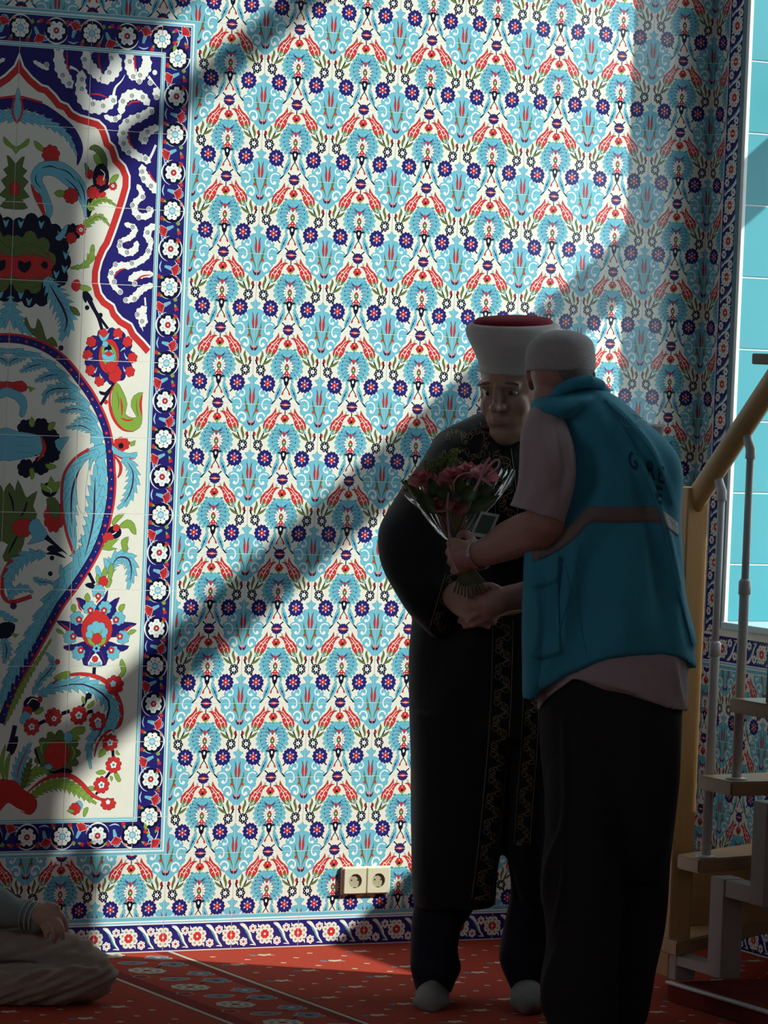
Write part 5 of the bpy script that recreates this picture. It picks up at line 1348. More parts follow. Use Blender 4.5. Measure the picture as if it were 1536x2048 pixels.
# ---------------------------------------------------------------- double wall socket
M_SOCK = mat('ivory_plastic', (0.66, 0.62, 0.45), 0.35, 0.5)
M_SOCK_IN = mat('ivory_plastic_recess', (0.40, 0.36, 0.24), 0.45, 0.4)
M_HOLE = mat('dark_hole', (0.01, 0.01, 0.01), 0.6, 0.3)
M_STEEL = mat('steel', (0.62, 0.62, 0.60), 0.25, 0.5, metallic=1.0)
sx, sz = 0.3955, 0.176
so = Thing('wall_socket', (sx, 0, sz), 'cream double power socket on the tiled wall near the floor', 'socket')
so.part('frame', bm_mesh('frame', box_bm(sx - 0.0745, sx + 0.0745, -0.010, 0.0, sz - 0.0385, sz + 0.0385, 0.003), M_SOCK))
for s in (-1, 1):
    cx = sx + s * 0.0355
    b = bmesh.new()                                            # insert plate with a round recess
    n = 28; rr = 0.0195; hw, hh = 0.033, 0.0335
    y0, y1 = -0.0155, -0.0045
    outer, oc, rim, bot = [], [], [], []
    for k in range(n):
        a = 2 * math.pi * (k + 0.5) / n; c_, s_ = math.cos(a), math.sin(a); m_ = max(abs(c_) / hw, abs(s_) / hh)
        outer.append(b.verts.new((cx + c_ / m_, y0, sz + s_ / m_))); oc.append(b.verts.new((cx + c_ / m_ * 1.03, -0.009, sz + s_ / m_ * 1.03)))
        rim.append(b.verts.new((cx + rr * c_, y0, sz + rr * s_))); bot.append(b.verts.new((cx + rr * 0.97 * c_, y1, sz + rr * 0.97 * s_)))
    for k in range(n):
        j = (k + 1) % n
        b.faces.new((outer[k], outer[j], rim[j], rim[k])); b.faces.new((oc[k], oc[j], outer[j], outer[k]))
    pl = so.part('insert', bm_mesh('insert', b, M_SOCK))
    b = bmesh.new()
    r1 = [b.verts.new((cx + rr * math.cos(2 * math.pi * k / n), y0 - 0.0002, sz + rr * math.sin(2 * math.pi * k / n))) for k in range(n)]
    r2 = [b.verts.new((cx + rr * .96 * math.cos(2 * math.pi * k / n), -0.0108, sz + rr * .96 * math.sin(2 * math.pi * k / n))) for k in range(n)]
    for k in range(n): b.faces.new((r1[k], r1[(k + 1) % n], r2[(k + 1) % n], r2[k]))
    b.faces.new(r2)
    so.part('recess', bm_mesh('recess', b, M_SOCK_IN), pl)
    for dx in (-0.0095, 0.0095):
        m = MB(); m.add(tube_data([(cx + dx, -0.0104, sz + 0.002), (cx + dx, -0.0112, sz + 0.002)], 0.0022, 10)); me = mesh_from('pin_hole', m.v, m.f, [M_HOLE]); so.part('pin_hole', me, pl)
    for dz in (-0.0178, 0.0178):
        so.part('earth_clip', bm_mesh('earth_clip', box_bm(cx - 0.003, cx + 0.003, -0.0150, -0.0095, sz + dz - 0.0012, sz + dz + 0.0012), M_STEEL), pl)

# ---------------------------------------------------------------- staircase beside the window
M_OAK = wood('beech_wood', (0.42, 0.21, 0.07), (0.52, 0.28, 0.10), 'Z')
M_OAKX = wood('beech_tread', (0.34, 0.18, 0.08), (0.46, 0.27, 0.13), 'X')
M_OAKY = wood('beech_rail', (0.36, 0.18, 0.06), (0.48, 0.26, 0.09), 'Y')
M_DARKW = wood('dark_wood', (0.07, 0.05, 0.035), (0.12, 0.085, 0.055), 'Z')
M_BAL = mat('white_baluster', (0.62, 0.60, 0.58), 0.35, 0.5)
M_GREYM = mat('grey_module_paint', (0.36, 0.29, 0.26), 0.45, 0.5, var=0.05)
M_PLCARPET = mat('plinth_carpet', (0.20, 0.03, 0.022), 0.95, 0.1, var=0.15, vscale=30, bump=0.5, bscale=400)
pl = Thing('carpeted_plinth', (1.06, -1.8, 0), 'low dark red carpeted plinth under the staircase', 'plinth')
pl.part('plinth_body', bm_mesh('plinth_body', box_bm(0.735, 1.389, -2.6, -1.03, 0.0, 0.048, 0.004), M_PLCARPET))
pl.part('edge_strip', bm_mesh('edge_strip', box_bm(0.727, 0.745, -2.6, -1.03, 0.044, 0.052, 0.002), M_ALU))
st = Thing('staircase', (1.06, -1.2, 0.05), 'winding wooden staircase with white balusters in front of the window', 'staircase')
TH = 0.036
treads = [(0.150, [(0.75, -0.955), (0.75, -1.043), (1.36, -0.66), (1.36, -0.45)]),
          (0.372, [(0.75, -1.024), (0.75, -1.129), (1.36, -0.985), (1.36, -0.72)]),
          (0.583, [(0.75, -1.107), (0.75, -1.263), (1.36, -1.263), (1.36, -1.02)]),
          (0.790, [(0.75, -1.235), (0.75, -1.47), (1.36, -1.53), (1.36, -1.29)]),
          (1.000, [(0.75, -1.44), (0.75, -1.68), (1.36, -1.74), (1.36, -1.50)]),
          (1.207, [(0.75, -1.65), (0.75, -1.89), (1.36, -1.95), (1.36, -1.71)])]
for z, poly in treads:
    st.part('tread', bm_mesh('tread', prism_bm(poly, z - TH, z, 0.004), M_OAKX))
# box modules of the spine: columns with joining arms
mods = [(-0.985, 0.048, 0.114), (-1.195, 0.085, 0.336), (-1.375, 0.29, 0.547), (-1.555, 0.50, 0.754), (-1.74, 0.71, 0.964)]
for i, (y, z0, z1) in enumerate(mods):
    b = box_bm(0.765, 0.825, y - 0.032, y + 0.032, z0, z1, 0.003)
    if i + 1 < len(mods): box_bm(0.768, 0.822, mods[i + 1][0] + 0.03, y - 0.03, mods[i + 1][1] + 0.002, z1 - 0.002, bm=b)
    st.part('support_module', bm_mesh('support_module', b, M_GREYM))
st.part('riser_panel', bm_mesh('riser_panel', box_bm(0.84, 1.36, -0.80, -0.78, 0.15, 0.336, 0.002), M_OAKX))
# newel post on the first tread
st.part('newel_post', bm_mesh('newel_post', box_bm(0.762, 0.826, -0.985, -0.905, 0.05, 1.30, 0.004), M_OAK))
st.part('upper_post', bm_mesh('upper_post', box_bm(0.765, 0.85, -1.47, -1.375, 0.79, 1.618, 0.004), M_DARKW))
st.part('landing_board', bm_mesh('landing_board', box_bm(0.75, 1.36, -1.62, -1.27, 1.618, 1.645, 0.004), M_DARKW))
# hand rail
m = MB(); m.add(tube_data([(0.795, -0.955, 1.255), (0.795, -1.0, 1.297), (0.795, -1.35, 1.62), (0.795, -1.80, 2.035)], 0.033, 14, flat=0.75))
st.part('handrail', mesh_from('handrail', m.v, m.f, [M_OAKY], True))
def baluster(y, z0, z1, zs):
    x = 0.795
    root = MB(); root.add(tube_data([(x, y, z0), (x, y, zs - 0.02), (x, y, zs - 0.012)], [0.0125, 0.0125, 0.0145], 14)); root.add(tube_data([(x, y, zs - 0.014), (x, y, zs + 0.018), (x, y, zs + 0.024)], [0.0155, 0.0155, 0.0105], 14))
    root.add(tube_data([(x, y, zs + 0.02), (x, y, z1)], 0.0095, 14))
    o = st.part('baluster', mesh_from('baluster', root.v, root.f, [M_BAL], True))
    m = MB(); m.add(lathe_data([(0.027, 0), (0.027, 0.003), (0.018, 0.006)], 20, (x, y, z0))); st.part('foot_plate', mesh_from('foot_plate', m.v, m.f, [M_BAL], True), o)
    m = MB(); m.add(tube_data([(x, y, z1 - 0.012), (x, y, z1 + 0.012), (x, y + 0.012, z1 + 0.03), (x, y + 0.022, z1 + 0.05)], [0.013, 0.0125, 0.0115, 0.0115], 12)); st.part('knuckle', mesh_from('knuckle', m.v, m.f, [M_BAL], True), o)
baluster(-1.09, 0.372, 1.285, 0.895)
baluster(-1.215, 0.583, 1.395, 1.06)
baluster(-1.60, 0.79, 1.80, 1.30)
# ---------------------------------------------------------------- figures
def at(px, py, D):
    """point at distance D in front of the viewpoint, seen at (px, py)"""
    return CAM + CF * D + CR * ((px - 768) * D / FPX) + CU * ((1024 - py) * D / FPX)
CRH = Vector((CR.x, CR.y, 0)).normalized(); CFH = Vector((CF.x, CF.y, 0)).normalized(); UP = Vector((0, 0, 1))

def loft(rows, seg=40, ex=2.2, fold=None, hem=None, top=None):
    """closed garment from horizontal rings (y, x_left, x_right, distance, half depth); hem/top: optional x->y curves for last/first ring"""
    vs, fs = [], []
    for i, (y, xl, xr, D, rd) in enumerate(rows):
        hw = (xr - xl) / 2; cx = (xl + xr) / 2
        for k in range(seg):
            a = 2 * math.pi * k / seg
            c, s = math.cos(a), math.sin(a)
            c2 = math.copysign(abs(c) ** (2 / ex), c); s2 = math.copysign(abs(s) ** (2 / ex), s)
            x = cx + hw * c2; yy = y
            if hem and i == len(rows) - 1: yy = float(np.interp(x, [q[0] for q in hem], [q[1] for q in hem]))
            if top and i == 0: yy = float(np.interp(x, [q[0] for q in top], [q[1] for q in top]))
            d = rd * s2
            if fold:
                amp, fk, fs_ = fold
                d *= 1 + amp * math.sin(fk * a + fs_ * i * 0.6) * min(1.0, i / 3.0) * abs(s)
            p = at(x, yy, D)
            vs.append(p + CFH * d)
    m = len(rows)
    for i in range(m - 1):
        for k in range(seg):
            fs.append((i * seg + k, (i + 1) * seg + k, (i + 1) * seg + (k + 1) % seg, i * seg + (k + 1) % seg))
    fs.append(tuple(range(seg))); fs.append(tuple((m - 1) * seg + k for k in range(seg))[::-1])
    return vs, fs

def dense(rows, n=4):
    """smooth interpolation between the given rings"""
    return [tuple(float(v) for v in r) for r in catmull(rows, n)]

def ell(c, rx, ry, rz, rot=None, seg=20):
    """ellipsoid; axes: camera-right, camera-forward (depth), up"""
    vs, fs = [], []
    c = Vector(c); n = seg // 2
    for i in range(1, n):
        t = math.pi * i / n
        for k in range(seg):
            a = 2 * math.pi * k / seg
            q = CRH * (rx * math.sin(t) * math.cos(a)) + CFH * (ry * math.sin(t) * math.sin(a)) + UP * (rz * math.cos(t))
            if rot is not None: q = rot @ q
            vs.append(c + q)
    for i in range(n - 2):
        for k in range(seg): fs.append((i * seg + k, i * seg + (k + 1) % seg, (i + 1) * seg + (k + 1) % seg, (i + 1) * seg + k))
    q = UP * rz
    if rot is not None: q = rot @ q
    vs += [c + q, c - q]; a, b2 = len(vs) - 2, len(vs) - 1
    for k in range(seg): fs.append((a, (k + 1) % seg, k)); fs.append((b2, (n - 2) * seg + k, (n - 2) * seg + (k + 1) % seg))
    return vs, fs

def limb(pts, seg=16):
    """tapering tube through (px,py,D,radius) joints"""
    q = [tuple(at(a, b, c)) + (r,) for a, b, c, r in pts]
    d = catmull(q, 4)
    vf = tube_data([Vector(p[:3]) for p in d], [float(p[3]) for p in d], seg)
    MBx = MB().add(vf)
    for e in (d[0], d[-1]): MBx.add(ell(e[:3], e[3], e[3], e[3], seg=12))
    return MBx.v, MBx.f

def limb3(pts, seg=10):
    d = catmull([tuple(p) for p in pts], 3)
    m = MB().add(tube_data([Vector(p[:3]) for p in d], [float(p[3]) for p in d], seg))
    for e in (d[0], d[-1]): m.add(ell(e[:3], e[3], e[3], e[3], seg=10))
    return m.v, m.f

def vox(name, parts, mats, size=0.006, smooth=4, disp=None):
    """fuse overlapping closed pieces into one continuous smooth surface"""
    m = MB()
    for p in parts: m.add(p)
    me = mesh_from('tmp', m.v, m.f)
    bm = bmesh.new(); bm.from_mesh(me); bmesh.ops.recalc_face_normals(bm, faces=bm.faces); bm.to_mesh(me); bm.free()
    o = bpy.data.objects.new('tmp', me); COL.objects.link(o)
    md = o.modifiers.new('r', 'REMESH'); md.mode = 'VOXEL'; md.voxel_size = size
    if smooth:
        ms = o.modifiers.new('s', 'SMOOTH'); ms.iterations = smooth; ms.factor = 0.5
    dg = bpy.context.evaluated_depsgraph_get(); dg.update()
    out = bpy.data.meshes.new_from_object(o.evaluated_get(dg))
    bpy.data.objects.remove(o); bpy.data.meshes.remove(me)
    out.name = name
    out.materials.clear()
    for q in (mats if isinstance(mats, (list, tuple)) else [mats]): out.materials.append(q)
    if disp:
        n = len(out.vertices); co = np.empty(n * 3); out.vertices.foreach_get('co', co); co = co.reshape(-1, 3)
        no = np.empty(n * 3); out.vertices.foreach_get('normal', no); no = no.reshape(-1, 3)
        out.vertices.foreach_set('co', (co + no * disp(co)[:, None]).ravel()); out.update()
    out.polygons.foreach_set('use_smooth', [True] * len(out.polygons))
    return out

def folds(k, amp, freq, seed=0):
    """cloth folds: a sum of slanted waves in camera-right / up coordinates"""
    rnd = np.random.RandomState(seed)
    W = [(rnd.uniform(-1, 1), rnd.uniform(0.15, 0.6), rnd.uniform(0.6, 1.5) * freq, rnd.uniform(0, 6.28)) for _ in range(k)]
    cr = np.array(CRH); cf = np.array(CFH)
    def f(co):
        u = co @ cr; w = co @ cf; z = co[:, 2]
        s = np.zeros(len(co))
        for a, b_, fr, ph in W:
            v = np.sin(fr * (u + 0.5 * w + a * b_ * z) + ph + 1.3 * np.sin(4 * z + ph)); s += np.sign(v) * np.abs(v) ** 1.4
        return s * amp / k
    return f

def crease(lines):
    """raised folds along px polylines (x, y, amplitude m, width px) on the side that faces the viewer"""
    segs = []
    for pts, amp, wd in lines:
        q = catmull(pts, 6) if len(pts) > 2 else [np.array(p, float) for p in pts]
        segs.append((np.array(q), amp, wd))
    cr, cu, cf, c0 = np.array(CR), np.array(CU), np.array(CF), np.array(CAM)
    def f(co):
        d = co - c0; z = d @ cf; px = 768 + FPX * (d @ cr) / z; py = 1024 - FPX * (d @ cu) / z
        out = np.zeros(len(co))
        for q, amp, wd in segs:
            best = np.full(len(co), 1e9); tt = np.zeros(len(co)); L = len(q) - 1
            for i in range(L):
                a, b_ = q[i], q[i + 1]; e = b_ - a; t = np.clip(((px - a[0]) * e[0] + (py - a[1]) * e[1]) / (e @ e + 1e-9), 0, 1)
                dd = np.hypot(px - a[0] - t * e[0], py - a[1] - t * e[1]); m_ = dd < best; best[m_] = dd[m_]; tt[m_] = (i + t[m_]) / L
            out += amp * np.exp(-(best / wd) ** 2) * np.sin(np.pi * (0.12 + 0.76 * tt))
        return out
    return f
def bvh_of(me):
    return BVHTree.FromPolygons([v.co.copy() for v in me.vertices], [tuple(p.vertices) for p in me.polygons])
def on_surface(bv, px, py, lift=0.0015):
    d = (CF + CR * ((px - 768) / FPX) + CU * ((1024 - py) / FPX)).normalized()
    h = bv.ray_cast(CAM, d)
    if h[0] is None: return None
    return h[0] - d * lift
def patch(bv, top, bot, n=24, m=4, lift=0.002, thick=0.002):
    """a strip of cloth lying on a surface between two outline curves (px)"""
    T_, B_ = catmull(top, 6), catmull(bot, 6)
    def ev(q, t):
        i = t * (len(q) - 1); j = min(int(i), len(q) - 2); f = i - j; return q[j] * (1 - f) + q[j + 1] * f
    vs, fs, idx = [], [], {}
    for a in range(n + 1):
        p0, p1 = ev(T_, a / n), ev(B_, a / n)
        for c in range(m + 1):
            q = p0 + (p1 - p0) * c / m
            s = on_surface(bv, q[0], q[1], lift)
            if s is None: continue
            idx[(a, c)] = len(vs); vs.append(s)
    for a in range(n):
        for c in range(m):
            k = [(a, c), (a, c + 1), (a + 1, c + 1), (a + 1, c)]
            if all(x in idx for x in k):
                q = [vs[idx[x]] for x in k]
                if max((q[i] - q[(i + 1) % 4]).length for i in range(4)) < 0.09: fs.append([idx[x] for x in k])
    e = {}
    for f in fs:
        for i in range(4): e[(f[i], f[(i + 1) % 4])] = 1
    bd = [x for x in e if (x[1], x[0]) not in e]
    bk = {}
    for x in bd:
        for i in x:
            if i not in bk: bk[i] = len(vs); vs.append(vs[i] + CF * (lift + thick))
    for i, j in bd: fs.append([j, i, bk[i], bk[j]])
    return vs, fs
def scroll_band(bv, path, w, m, lines=True, step=26, r=0.0009, lift=0.0016):
    """embroidered scrollwork along a px path on a garment"""
    q = np.array(catmull(path, 10)); L = np.concatenate([[0], np.cumsum(np.linalg.norm(np.diff(q, axis=0), axis=1))])
    d = np.gradient(q, axis=0); d /= np.linalg.norm(d, axis=1)[:, None] + 1e-9; nn = np.stack([-d[:, 1], d[:, 0]], 1)
    def P(s, t):
        return np.array([np.interp(s, L, q[:, 0]) + t * np.interp(s, L, nn[:, 0]), np.interp(s, L, q[:, 1]) + t * np.interp(s, L, nn[:, 1])])
    def draw(pts):
        run = []
        for p in pts:
            s = on_surface(bv, p[0], p[1], lift)
            if s is None or (run and (s - run[-1]).length > 0.03):
                if len(run) > 2: m.add(tube_data(run, r, 5))
                run = []
            if s is not None: run.append(s)
        if len(run) > 2: m.add(tube_data(run, r, 5))
    if lines:
        for t in (-w / 2, w / 2): draw([P(s, t) for s in np.linspace(0, L[-1], int(L[-1] / 10) + 2)])
    s = step * 0.5; sg = 1
    while s < L[-1]:
        for (ox, oy, r0, a0, a1, turn) in ((0, 0.20 * w, 0.24 * w, -200, 250, 1), (step * 0.45, -0.20 * w, 0.22 * w, 0, 440, -1), (step * 0.2, 0.0, 0.13 * w, 20, 330, 1)):
            pts = []
            for i in range(13):
                f = i / 12; a = math.radians(a0 + (a1 - a0) * f) * turn; rr = r0 * (1 - 0.62 * f)
                pts.append(P(s + ox + rr * math.cos(a), sg * oy + rr * math.sin(a)))
            draw(pts)
        draw([P(s + step * (i / 8 - 0.5), sg * 0.34 * w * math.sin(math.pi * i / 4)) for i in range(9)])
        s += step; sg = -sg

M_SKIN = mat('skin', (0.44, 0.25, 0.18), 0.5, 0.4, var=0.08, vscale=30, bump=0.15, bscale=250)
M_SKIN2 = mat('skin_tanned', (0.42, 0.21, 0.16), 0.5, 0.4, var=0.08, vscale=30, bump=0.15, bscale=250)
M_EYE = mat('eye_white', (0.30, 0.27, 0.255), 0.15, 0.6)
M_IRIS = mat('iris', (0.03, 0.02, 0.015), 0.1, 0.6)
M_HAIR = mat('grey_hair', (0.20, 0.18, 0.165), 0.7, 0.3, var=0.35, vscale=150, bump=0.8, bscale=300)
M_ROBE = mat('black_robe_cloth', (0.008, 0.008, 0.010), 0.75, 0.25, sheen=0.08, bump=0.15, bscale=350)
M_NAVYTR = mat('navy_trouser_cloth', (0.012, 0.013, 0.024), 0.8, 0.2, bump=0.2, bscale=350)
M_GOLD = mat('gold_thread', (0.30, 0.22, 0.12), 0.5, 0.5)
M_TURBAN = mat('turban_cotton', (0.54, 0.51, 0.485), 0.85, 0.2, var=0.04, vscale=20, bump=0.2, bscale=250)
M_FEZ = mat('crimson_felt', (0.22, 0.008, 0.022), 0.9, 0.2, bump=0.2, bscale=300)
M_SOCK_C = mat('grey_sock', (0.27, 0.25, 0.235), 0.9, 0.2, var=0.12, vscale=25, bump=0.5, bscale=350)

# ================================================================ man in the black robe
HD = 9.86
def head_parts(cx, cy, D, yaw, pitch, roll, sc=1.0):
    """skull, jaw, face pieces around the head centre; local axes: right, out of the face, up"""
    R_ = Matrix.Rotation(yaw, 3, 'Z')
    f = R_ @ (-CFH); r = R_ @ CRH
    Rp = Matrix.Rotation(pitch, 3, r); f = Rp @ f; u = Rp @ UP
    Rr = Matrix.Rotation(roll, 3, f); r = Rr @ r; u = Rr @ u
    c = at(cx, cy, D)
    def L(a, b_, c_): return c + (r * a + f * b_ + u * c_) * sc
    M = Matrix((r, -f, u)).transposed() @ Matrix((CRH, CFH, UP))
    def E(a, b_, c_, rx, ry, rz): return ell(L(a, b_, c_), rx * sc, ry * sc, rz * sc, M)
    return L, E
LH, EH = head_parts(1026, 789, 9.92, math.radians(-26), math.radians(6), math.radians(3), 1.05)
face = [EH(0, -0.012, 0.030, 0.076, 0.095, 0.092), EH(0, 0.020, -0.040, 0.060, 0.068, 0.066), EH(0, 0.050, -0.092, 0.032, 0.030, 0.026),
        EH(-0.036, 0.050, -0.022, 0.026, 0.026, 0.030), EH(0.036, 0.050, -0.022, 0.026, 0.026, 0.030),
        EH(0, 0.076, 0.030, 0.056, 0.014, 0.010), EH(-0.030, 0.070, 0.026, 0.022, 0.014, 0.009), EH(0.030, 0.070, 0.026, 0.022, 0.014, 0.009),
        EH(0, 0.088, 0.004, 0.010, 0.018, 0.032), EH(0, 0.106, -0.022, 0.0135, 0.017, 0.012), EH(-0.013, 0.092, -0.021, 0.009, 0.012, 0.008), EH(0.013, 0.092, -0.021, 0.009, 0.012, 0.008),
        EH(0, 0.082, -0.050, 0.024, 0.012, 0.005), EH(0, 0.080, -0.060, 0.021, 0.012, 0.006), EH(0, 0.074, -0.040, 0.026, 0.014, 0.010),
        EH(-0.077, -0.012, -0.004, 0.010, 0.022, 0.034), EH(0.077, -0.012, -0.004, 0.010, 0.022, 0.034),
        EH(0, 0.02, -0.085, 0.052, 0.06, 0.03)]
neck = limb([(1035, 830, 9.97, .055), (1040, 900, 9.99, .058), (1025, 960, 10.0, .08)])
trunk = loft([(900, 960, 1090, 9.98, .07), (960, 915, 1120, 9.97, .09), (1100, 905, 1090, 9.97, .10), (1330, 890, 1060, 9.97, .10), (1400, 900, 1050, 9.97, .08)])
armA = limb([(915, 930, 9.97, .055), (835, 1085, 9.90, .050), (870, 1150, 9.85, .042), (900, 1185, 9.79, .033), (915, 1200, 9.76, .031)])
armB = limb([(1100, 940, 10.0, .055), (1125, 1105, 9.97, .050), (1060, 1190, 9.86, .038), (1000, 1208, 9.78, .031)])
legs = [limb([(925, 1380, 9.97, .07), (880, 1660, 9.95, .042), (868, 1930, 9.93, .042), (866, 1985, 9.92, .040)]), limb([(1040, 1380, 9.97, .06), (1055, 1660, 9.96, .040), (1052, 1930, 9.93, .042), (1054, 1980, 9.92, .040)])]
feet = [limb([(866, 1985, 9.93, .036), (862, 1998, 9.84, .034), (858, 2012, 9.77, .026)]), limb([(1054, 1982, 9.93, .036), (1056, 1996, 9.84, .034), (1060, 2010, 9.77, .026)])]
# left hand of the picture: palm, four fingers and thumb closed over the other man's hand
def hand(palm, fingers, thumb):
    out = [limb(palm)]
    for f_ in fingers: out.append(limb(f_, 10))
    out.append(limb(thumb, 10)); return out
handA = hand([(905, 1190, 9.77, .031), (925, 1204, 9.72, .036), (948, 1216, 9.68, .034)],
             [[(940, 1196, 9.665, .0105), (965, 1198, 9.648, .0100), (984, 1206, 9.65, .0092), (992, 1216, 9.66, .008)],
              [(946, 1212, 9.66, .0105), (970, 1216, 9.645, .0100), (988, 1224, 9.65, .0092), (994, 1233, 9.66, .008)],
              [(944, 1227, 9.66, .0105), (966, 1232, 9.648, .0098), (982, 1238, 9.65, .0090), (988, 1245, 9.66, .0078)],
              [(936, 1240, 9.665, .0095), (956, 1246, 9.655, .0088), (970, 1250, 9.66, .0082), (976, 1254, 9.67, .0072)]],
             [(925, 1186, 9.70, .013), (945, 1178, 9.675, .0115), (962, 1178, 9.665, .0100), (972, 1182, 9.665, .0085)])
handB = hand([(1000, 1208, 9.78, .030), (978, 1214, 9.74, .034), (960, 1220, 9.72, .032)],
             [[(962, 1200, 9.72, .010), (940, 1202, 9.74, .0095), (922, 1208, 9.76, .008)], [(958, 1216, 9.715, .010), (936, 1220, 9.735, .0095), (916, 1226, 9.75, .008)],
              [(958, 1232, 9.715, .010), (938, 1238, 9.73, .0095), (920, 1242, 9.745, .008)], [(962, 1245, 9.72, .009), (944, 1250, 9.73, .0085), (930, 1253, 9.74, .0075)]],
             [(984, 1194, 9.73, .012), (966, 1186, 9.715, .010), (952, 1186, 9.715, .0085)])
body = vox('person_body', face + [neck, trunk, armA, armB] + legs + feet + handA + handB, M_SKIN, 0.0042, 3)
for v in body.vertices: v.co.z = max(v.co.z, 0.004)
man1 = Thing('person', Vector((at(960, 1990, 9.93).x, at(960, 1990, 9.93).y, 0)), 'man in a black gold-trimmed robe and white turban with red top, hands clasped', 'person', mesh=body)
for s, x in ((-1, -0.030), (1, 0.031)):
    e = man1.part('eye', mesh_from('eye', *ell(LH(x, 0.0655, 0.010), .0115, .0120, .0062, seg=14), [M_EYE], True))
    man1.part('iris', mesh_from('iris', *ell(LH(x - 0.002, 0.0752, 0.010), .0056, .0042, .0054, seg=12), [M_IRIS], True), e)
    man1.part('eyebrow', mesh_from('eyebrow', *limb3([tuple(LH(x - 0.020, 0.079, 0.031)) + (.003,), tuple(LH(x, 0.0865, 0.036)) + (.0038,), tuple(LH(x + 0.020, 0.080, 0.031)) + (.0026,)]), [M_HAIR], True))
# turban: flared white drum with a crimson felt crown
def turban():
    ax = (UP * 1.0 - CFH * 0.09 - CRH * 0.04).normalized()
    rx = (CRH - ax * CRH.dot(ax)).normalized(); fy = ax.cross(rx)
    c0 = at(1026, 742, 9.92)
    def ring(h, r, seg=56, wob=0.0, ph=0):
        return [c0 + ax * h + (rx * math.cos(2 * math.pi * k / seg) + fy * 1.06 * math.sin(2 * math.pi * k / seg)) * (r * (1 + wob * math.sin(9 * 2 * math.pi * k / seg + ph))) for k in range(seg)]
    prof = [(-.004, .080), (-.004, .083), (.004, .0845), (.012, .0845), (.014, .0825), (.022, .086), (.040, .094), (.060, .103), (.078, .1115), (.092, .1175), (.104, .1195), (.113, .117), (.119, .109), (.121, .097)]
    vs, fs = [], []
    for i, (h, r) in enumerate(prof): vs += ring(h, r)
    n = 56
    for i in range(len(prof) - 1):
        for k in range(n): fs.append((i * n + k, i * n + (k + 1) % n, (i + 1) * n + (k + 1) % n, (i + 1) * n + k))
    fs.append(tuple((len(prof) - 1) * n + k for k in range(n)))
    t = man1.part('turban', mesh_from('turban', vs, fs, [M_TURBAN], True))
    vs, fs = [], []
    P2 = [(.116, .101), (.125, .099), (.132, .090), (.136, .060), (.138, .02)]
    for h, r in P2: vs += ring(h, r)
    for i in range(len(P2) - 1):
        for k in range(n): fs.append((i * n + k, i * n + (k + 1) % n, (i + 1) * n + (k + 1) % n, (i + 1) * n + k))
    fs.append(tuple((len(P2) - 1) * n + k for k in range(n)))
    man1.part('crown', mesh_from('crown', vs, fs, [M_FEZ], True), t, 'crimson felt crown')
    vs, fs = [], []
    for h, r in ((.000, .0848), (.003, .0858), (.006, .0848)): vs += ring(h, r)
    for i in range(2):
        for k in range(n): fs.append((i * n + k, i * n + (k + 1) % n, (i + 1) * n + (k + 1) % n, (i + 1) * n + k))
    man1.part('hem_band', mesh_from('hem_band', vs, fs, [M_TURBAN], True), t)
turban()
# robe
torso = loft(dense([(818, 990, 1085, 10.04, .05), (828, 955, 1125, 10.03, .07), (846, 908, 1150, 10.02, .085), (880, 866, 1172, 10.0, .105), (930, 850, 1182, 9.98, .135), (1000, 842, 1180, 9.96, .148), (1100, 836, 1160, 9.95, .155), (1200, 826, 1140, 9.95, .16), (1300, 819, 1128, 9.95, .165), (1400, 820, 1122, 9.95, .165), (1470, 821, 1118, 9.95, .15)], 3), 48, fold=(.05, 7, 1.0))
panL = loft(dense([(1420, 820, 1040, 9.95, .15), (1560, 822, 1026, 9.95, .15), (1690, 823, 1004, 9.95, .15), (1725, 823, 995, 9.95, .15), (1770, 824, 991, 9.95, .148), (1806, 825, 989, 9.95, .147)], 3), 40, 2.6)
panR = loft(dense([(1420, 1000, 1122, 9.97, .15), (1560, 1003, 1114, 9.97, .145), (1690, 1005, 1104, 9.97, .14), (1725, 1016, 1100, 9.97, .135), (1770, 1024, 1096, 9.97, .13), (1800, 1030, 1094, 9.97, .125)], 3), 40, 2.6)
sleeve = loft(dense([(862, 888, 960, 10.01, .07), (885, 864, 965, 9.98, .095), (930, 834, 965, 9.945, .115), (990, 798, 965, 9.90, .12), (1045, 762, 958, 9.87, .12), (1090, 757, 948, 9.85, .115), (1135, 767, 930, 9.83, .10), (1180, 790, 908, 9.81, .085), (1225, 816, 893, 9.80, .06), (1256, 846, 884, 9.80, .035), (1276, 868, 880, 9.80, .012)], 3), 40, 2.0)
robe_me = vox('robe', [torso, panL, panR, sleeve], M_ROBE, 0.0065, 5, folds(5, 0.006, 42, 3))
bv = bvh_of(robe_me)
emb = MB()
scroll_band(bv, [(1006, 1235), (1002, 1400), (991, 1550), (976, 1700), (963, 1800)], 40, emb)
scroll_band(bv, [(1063, 1380), (1058, 1500), (1050, 1600), (1044, 1690)], 32, emb)
scroll_band(bv, [(905, 1150), (893, 1190), (880, 1235), (872, 1262)], 28, emb, True, 22)
scroll_band(bv, [(1000, 900), (1012, 1000), (1012, 1120)], 44, emb)
for path, w in (([(880, 875), (905, 870), (935, 880)], 30), ([(890, 900), (930, 910), (975, 900)], 34), ([(925, 865), (955, 870), (980, 885)], 34), ([(885, 925), (930, 935), (985, 930)], 34), ([(960, 845), (975, 850), (985, 865)], 26)): scroll_band(bv, path, w, emb, False, 30)
robe = man1.part('robe', robe_me)
man1.part('embroidery', mesh_from('embroidery', emb.v, emb.f, [M_GOLD], True), robe, 'gold scrollwork embroidery')
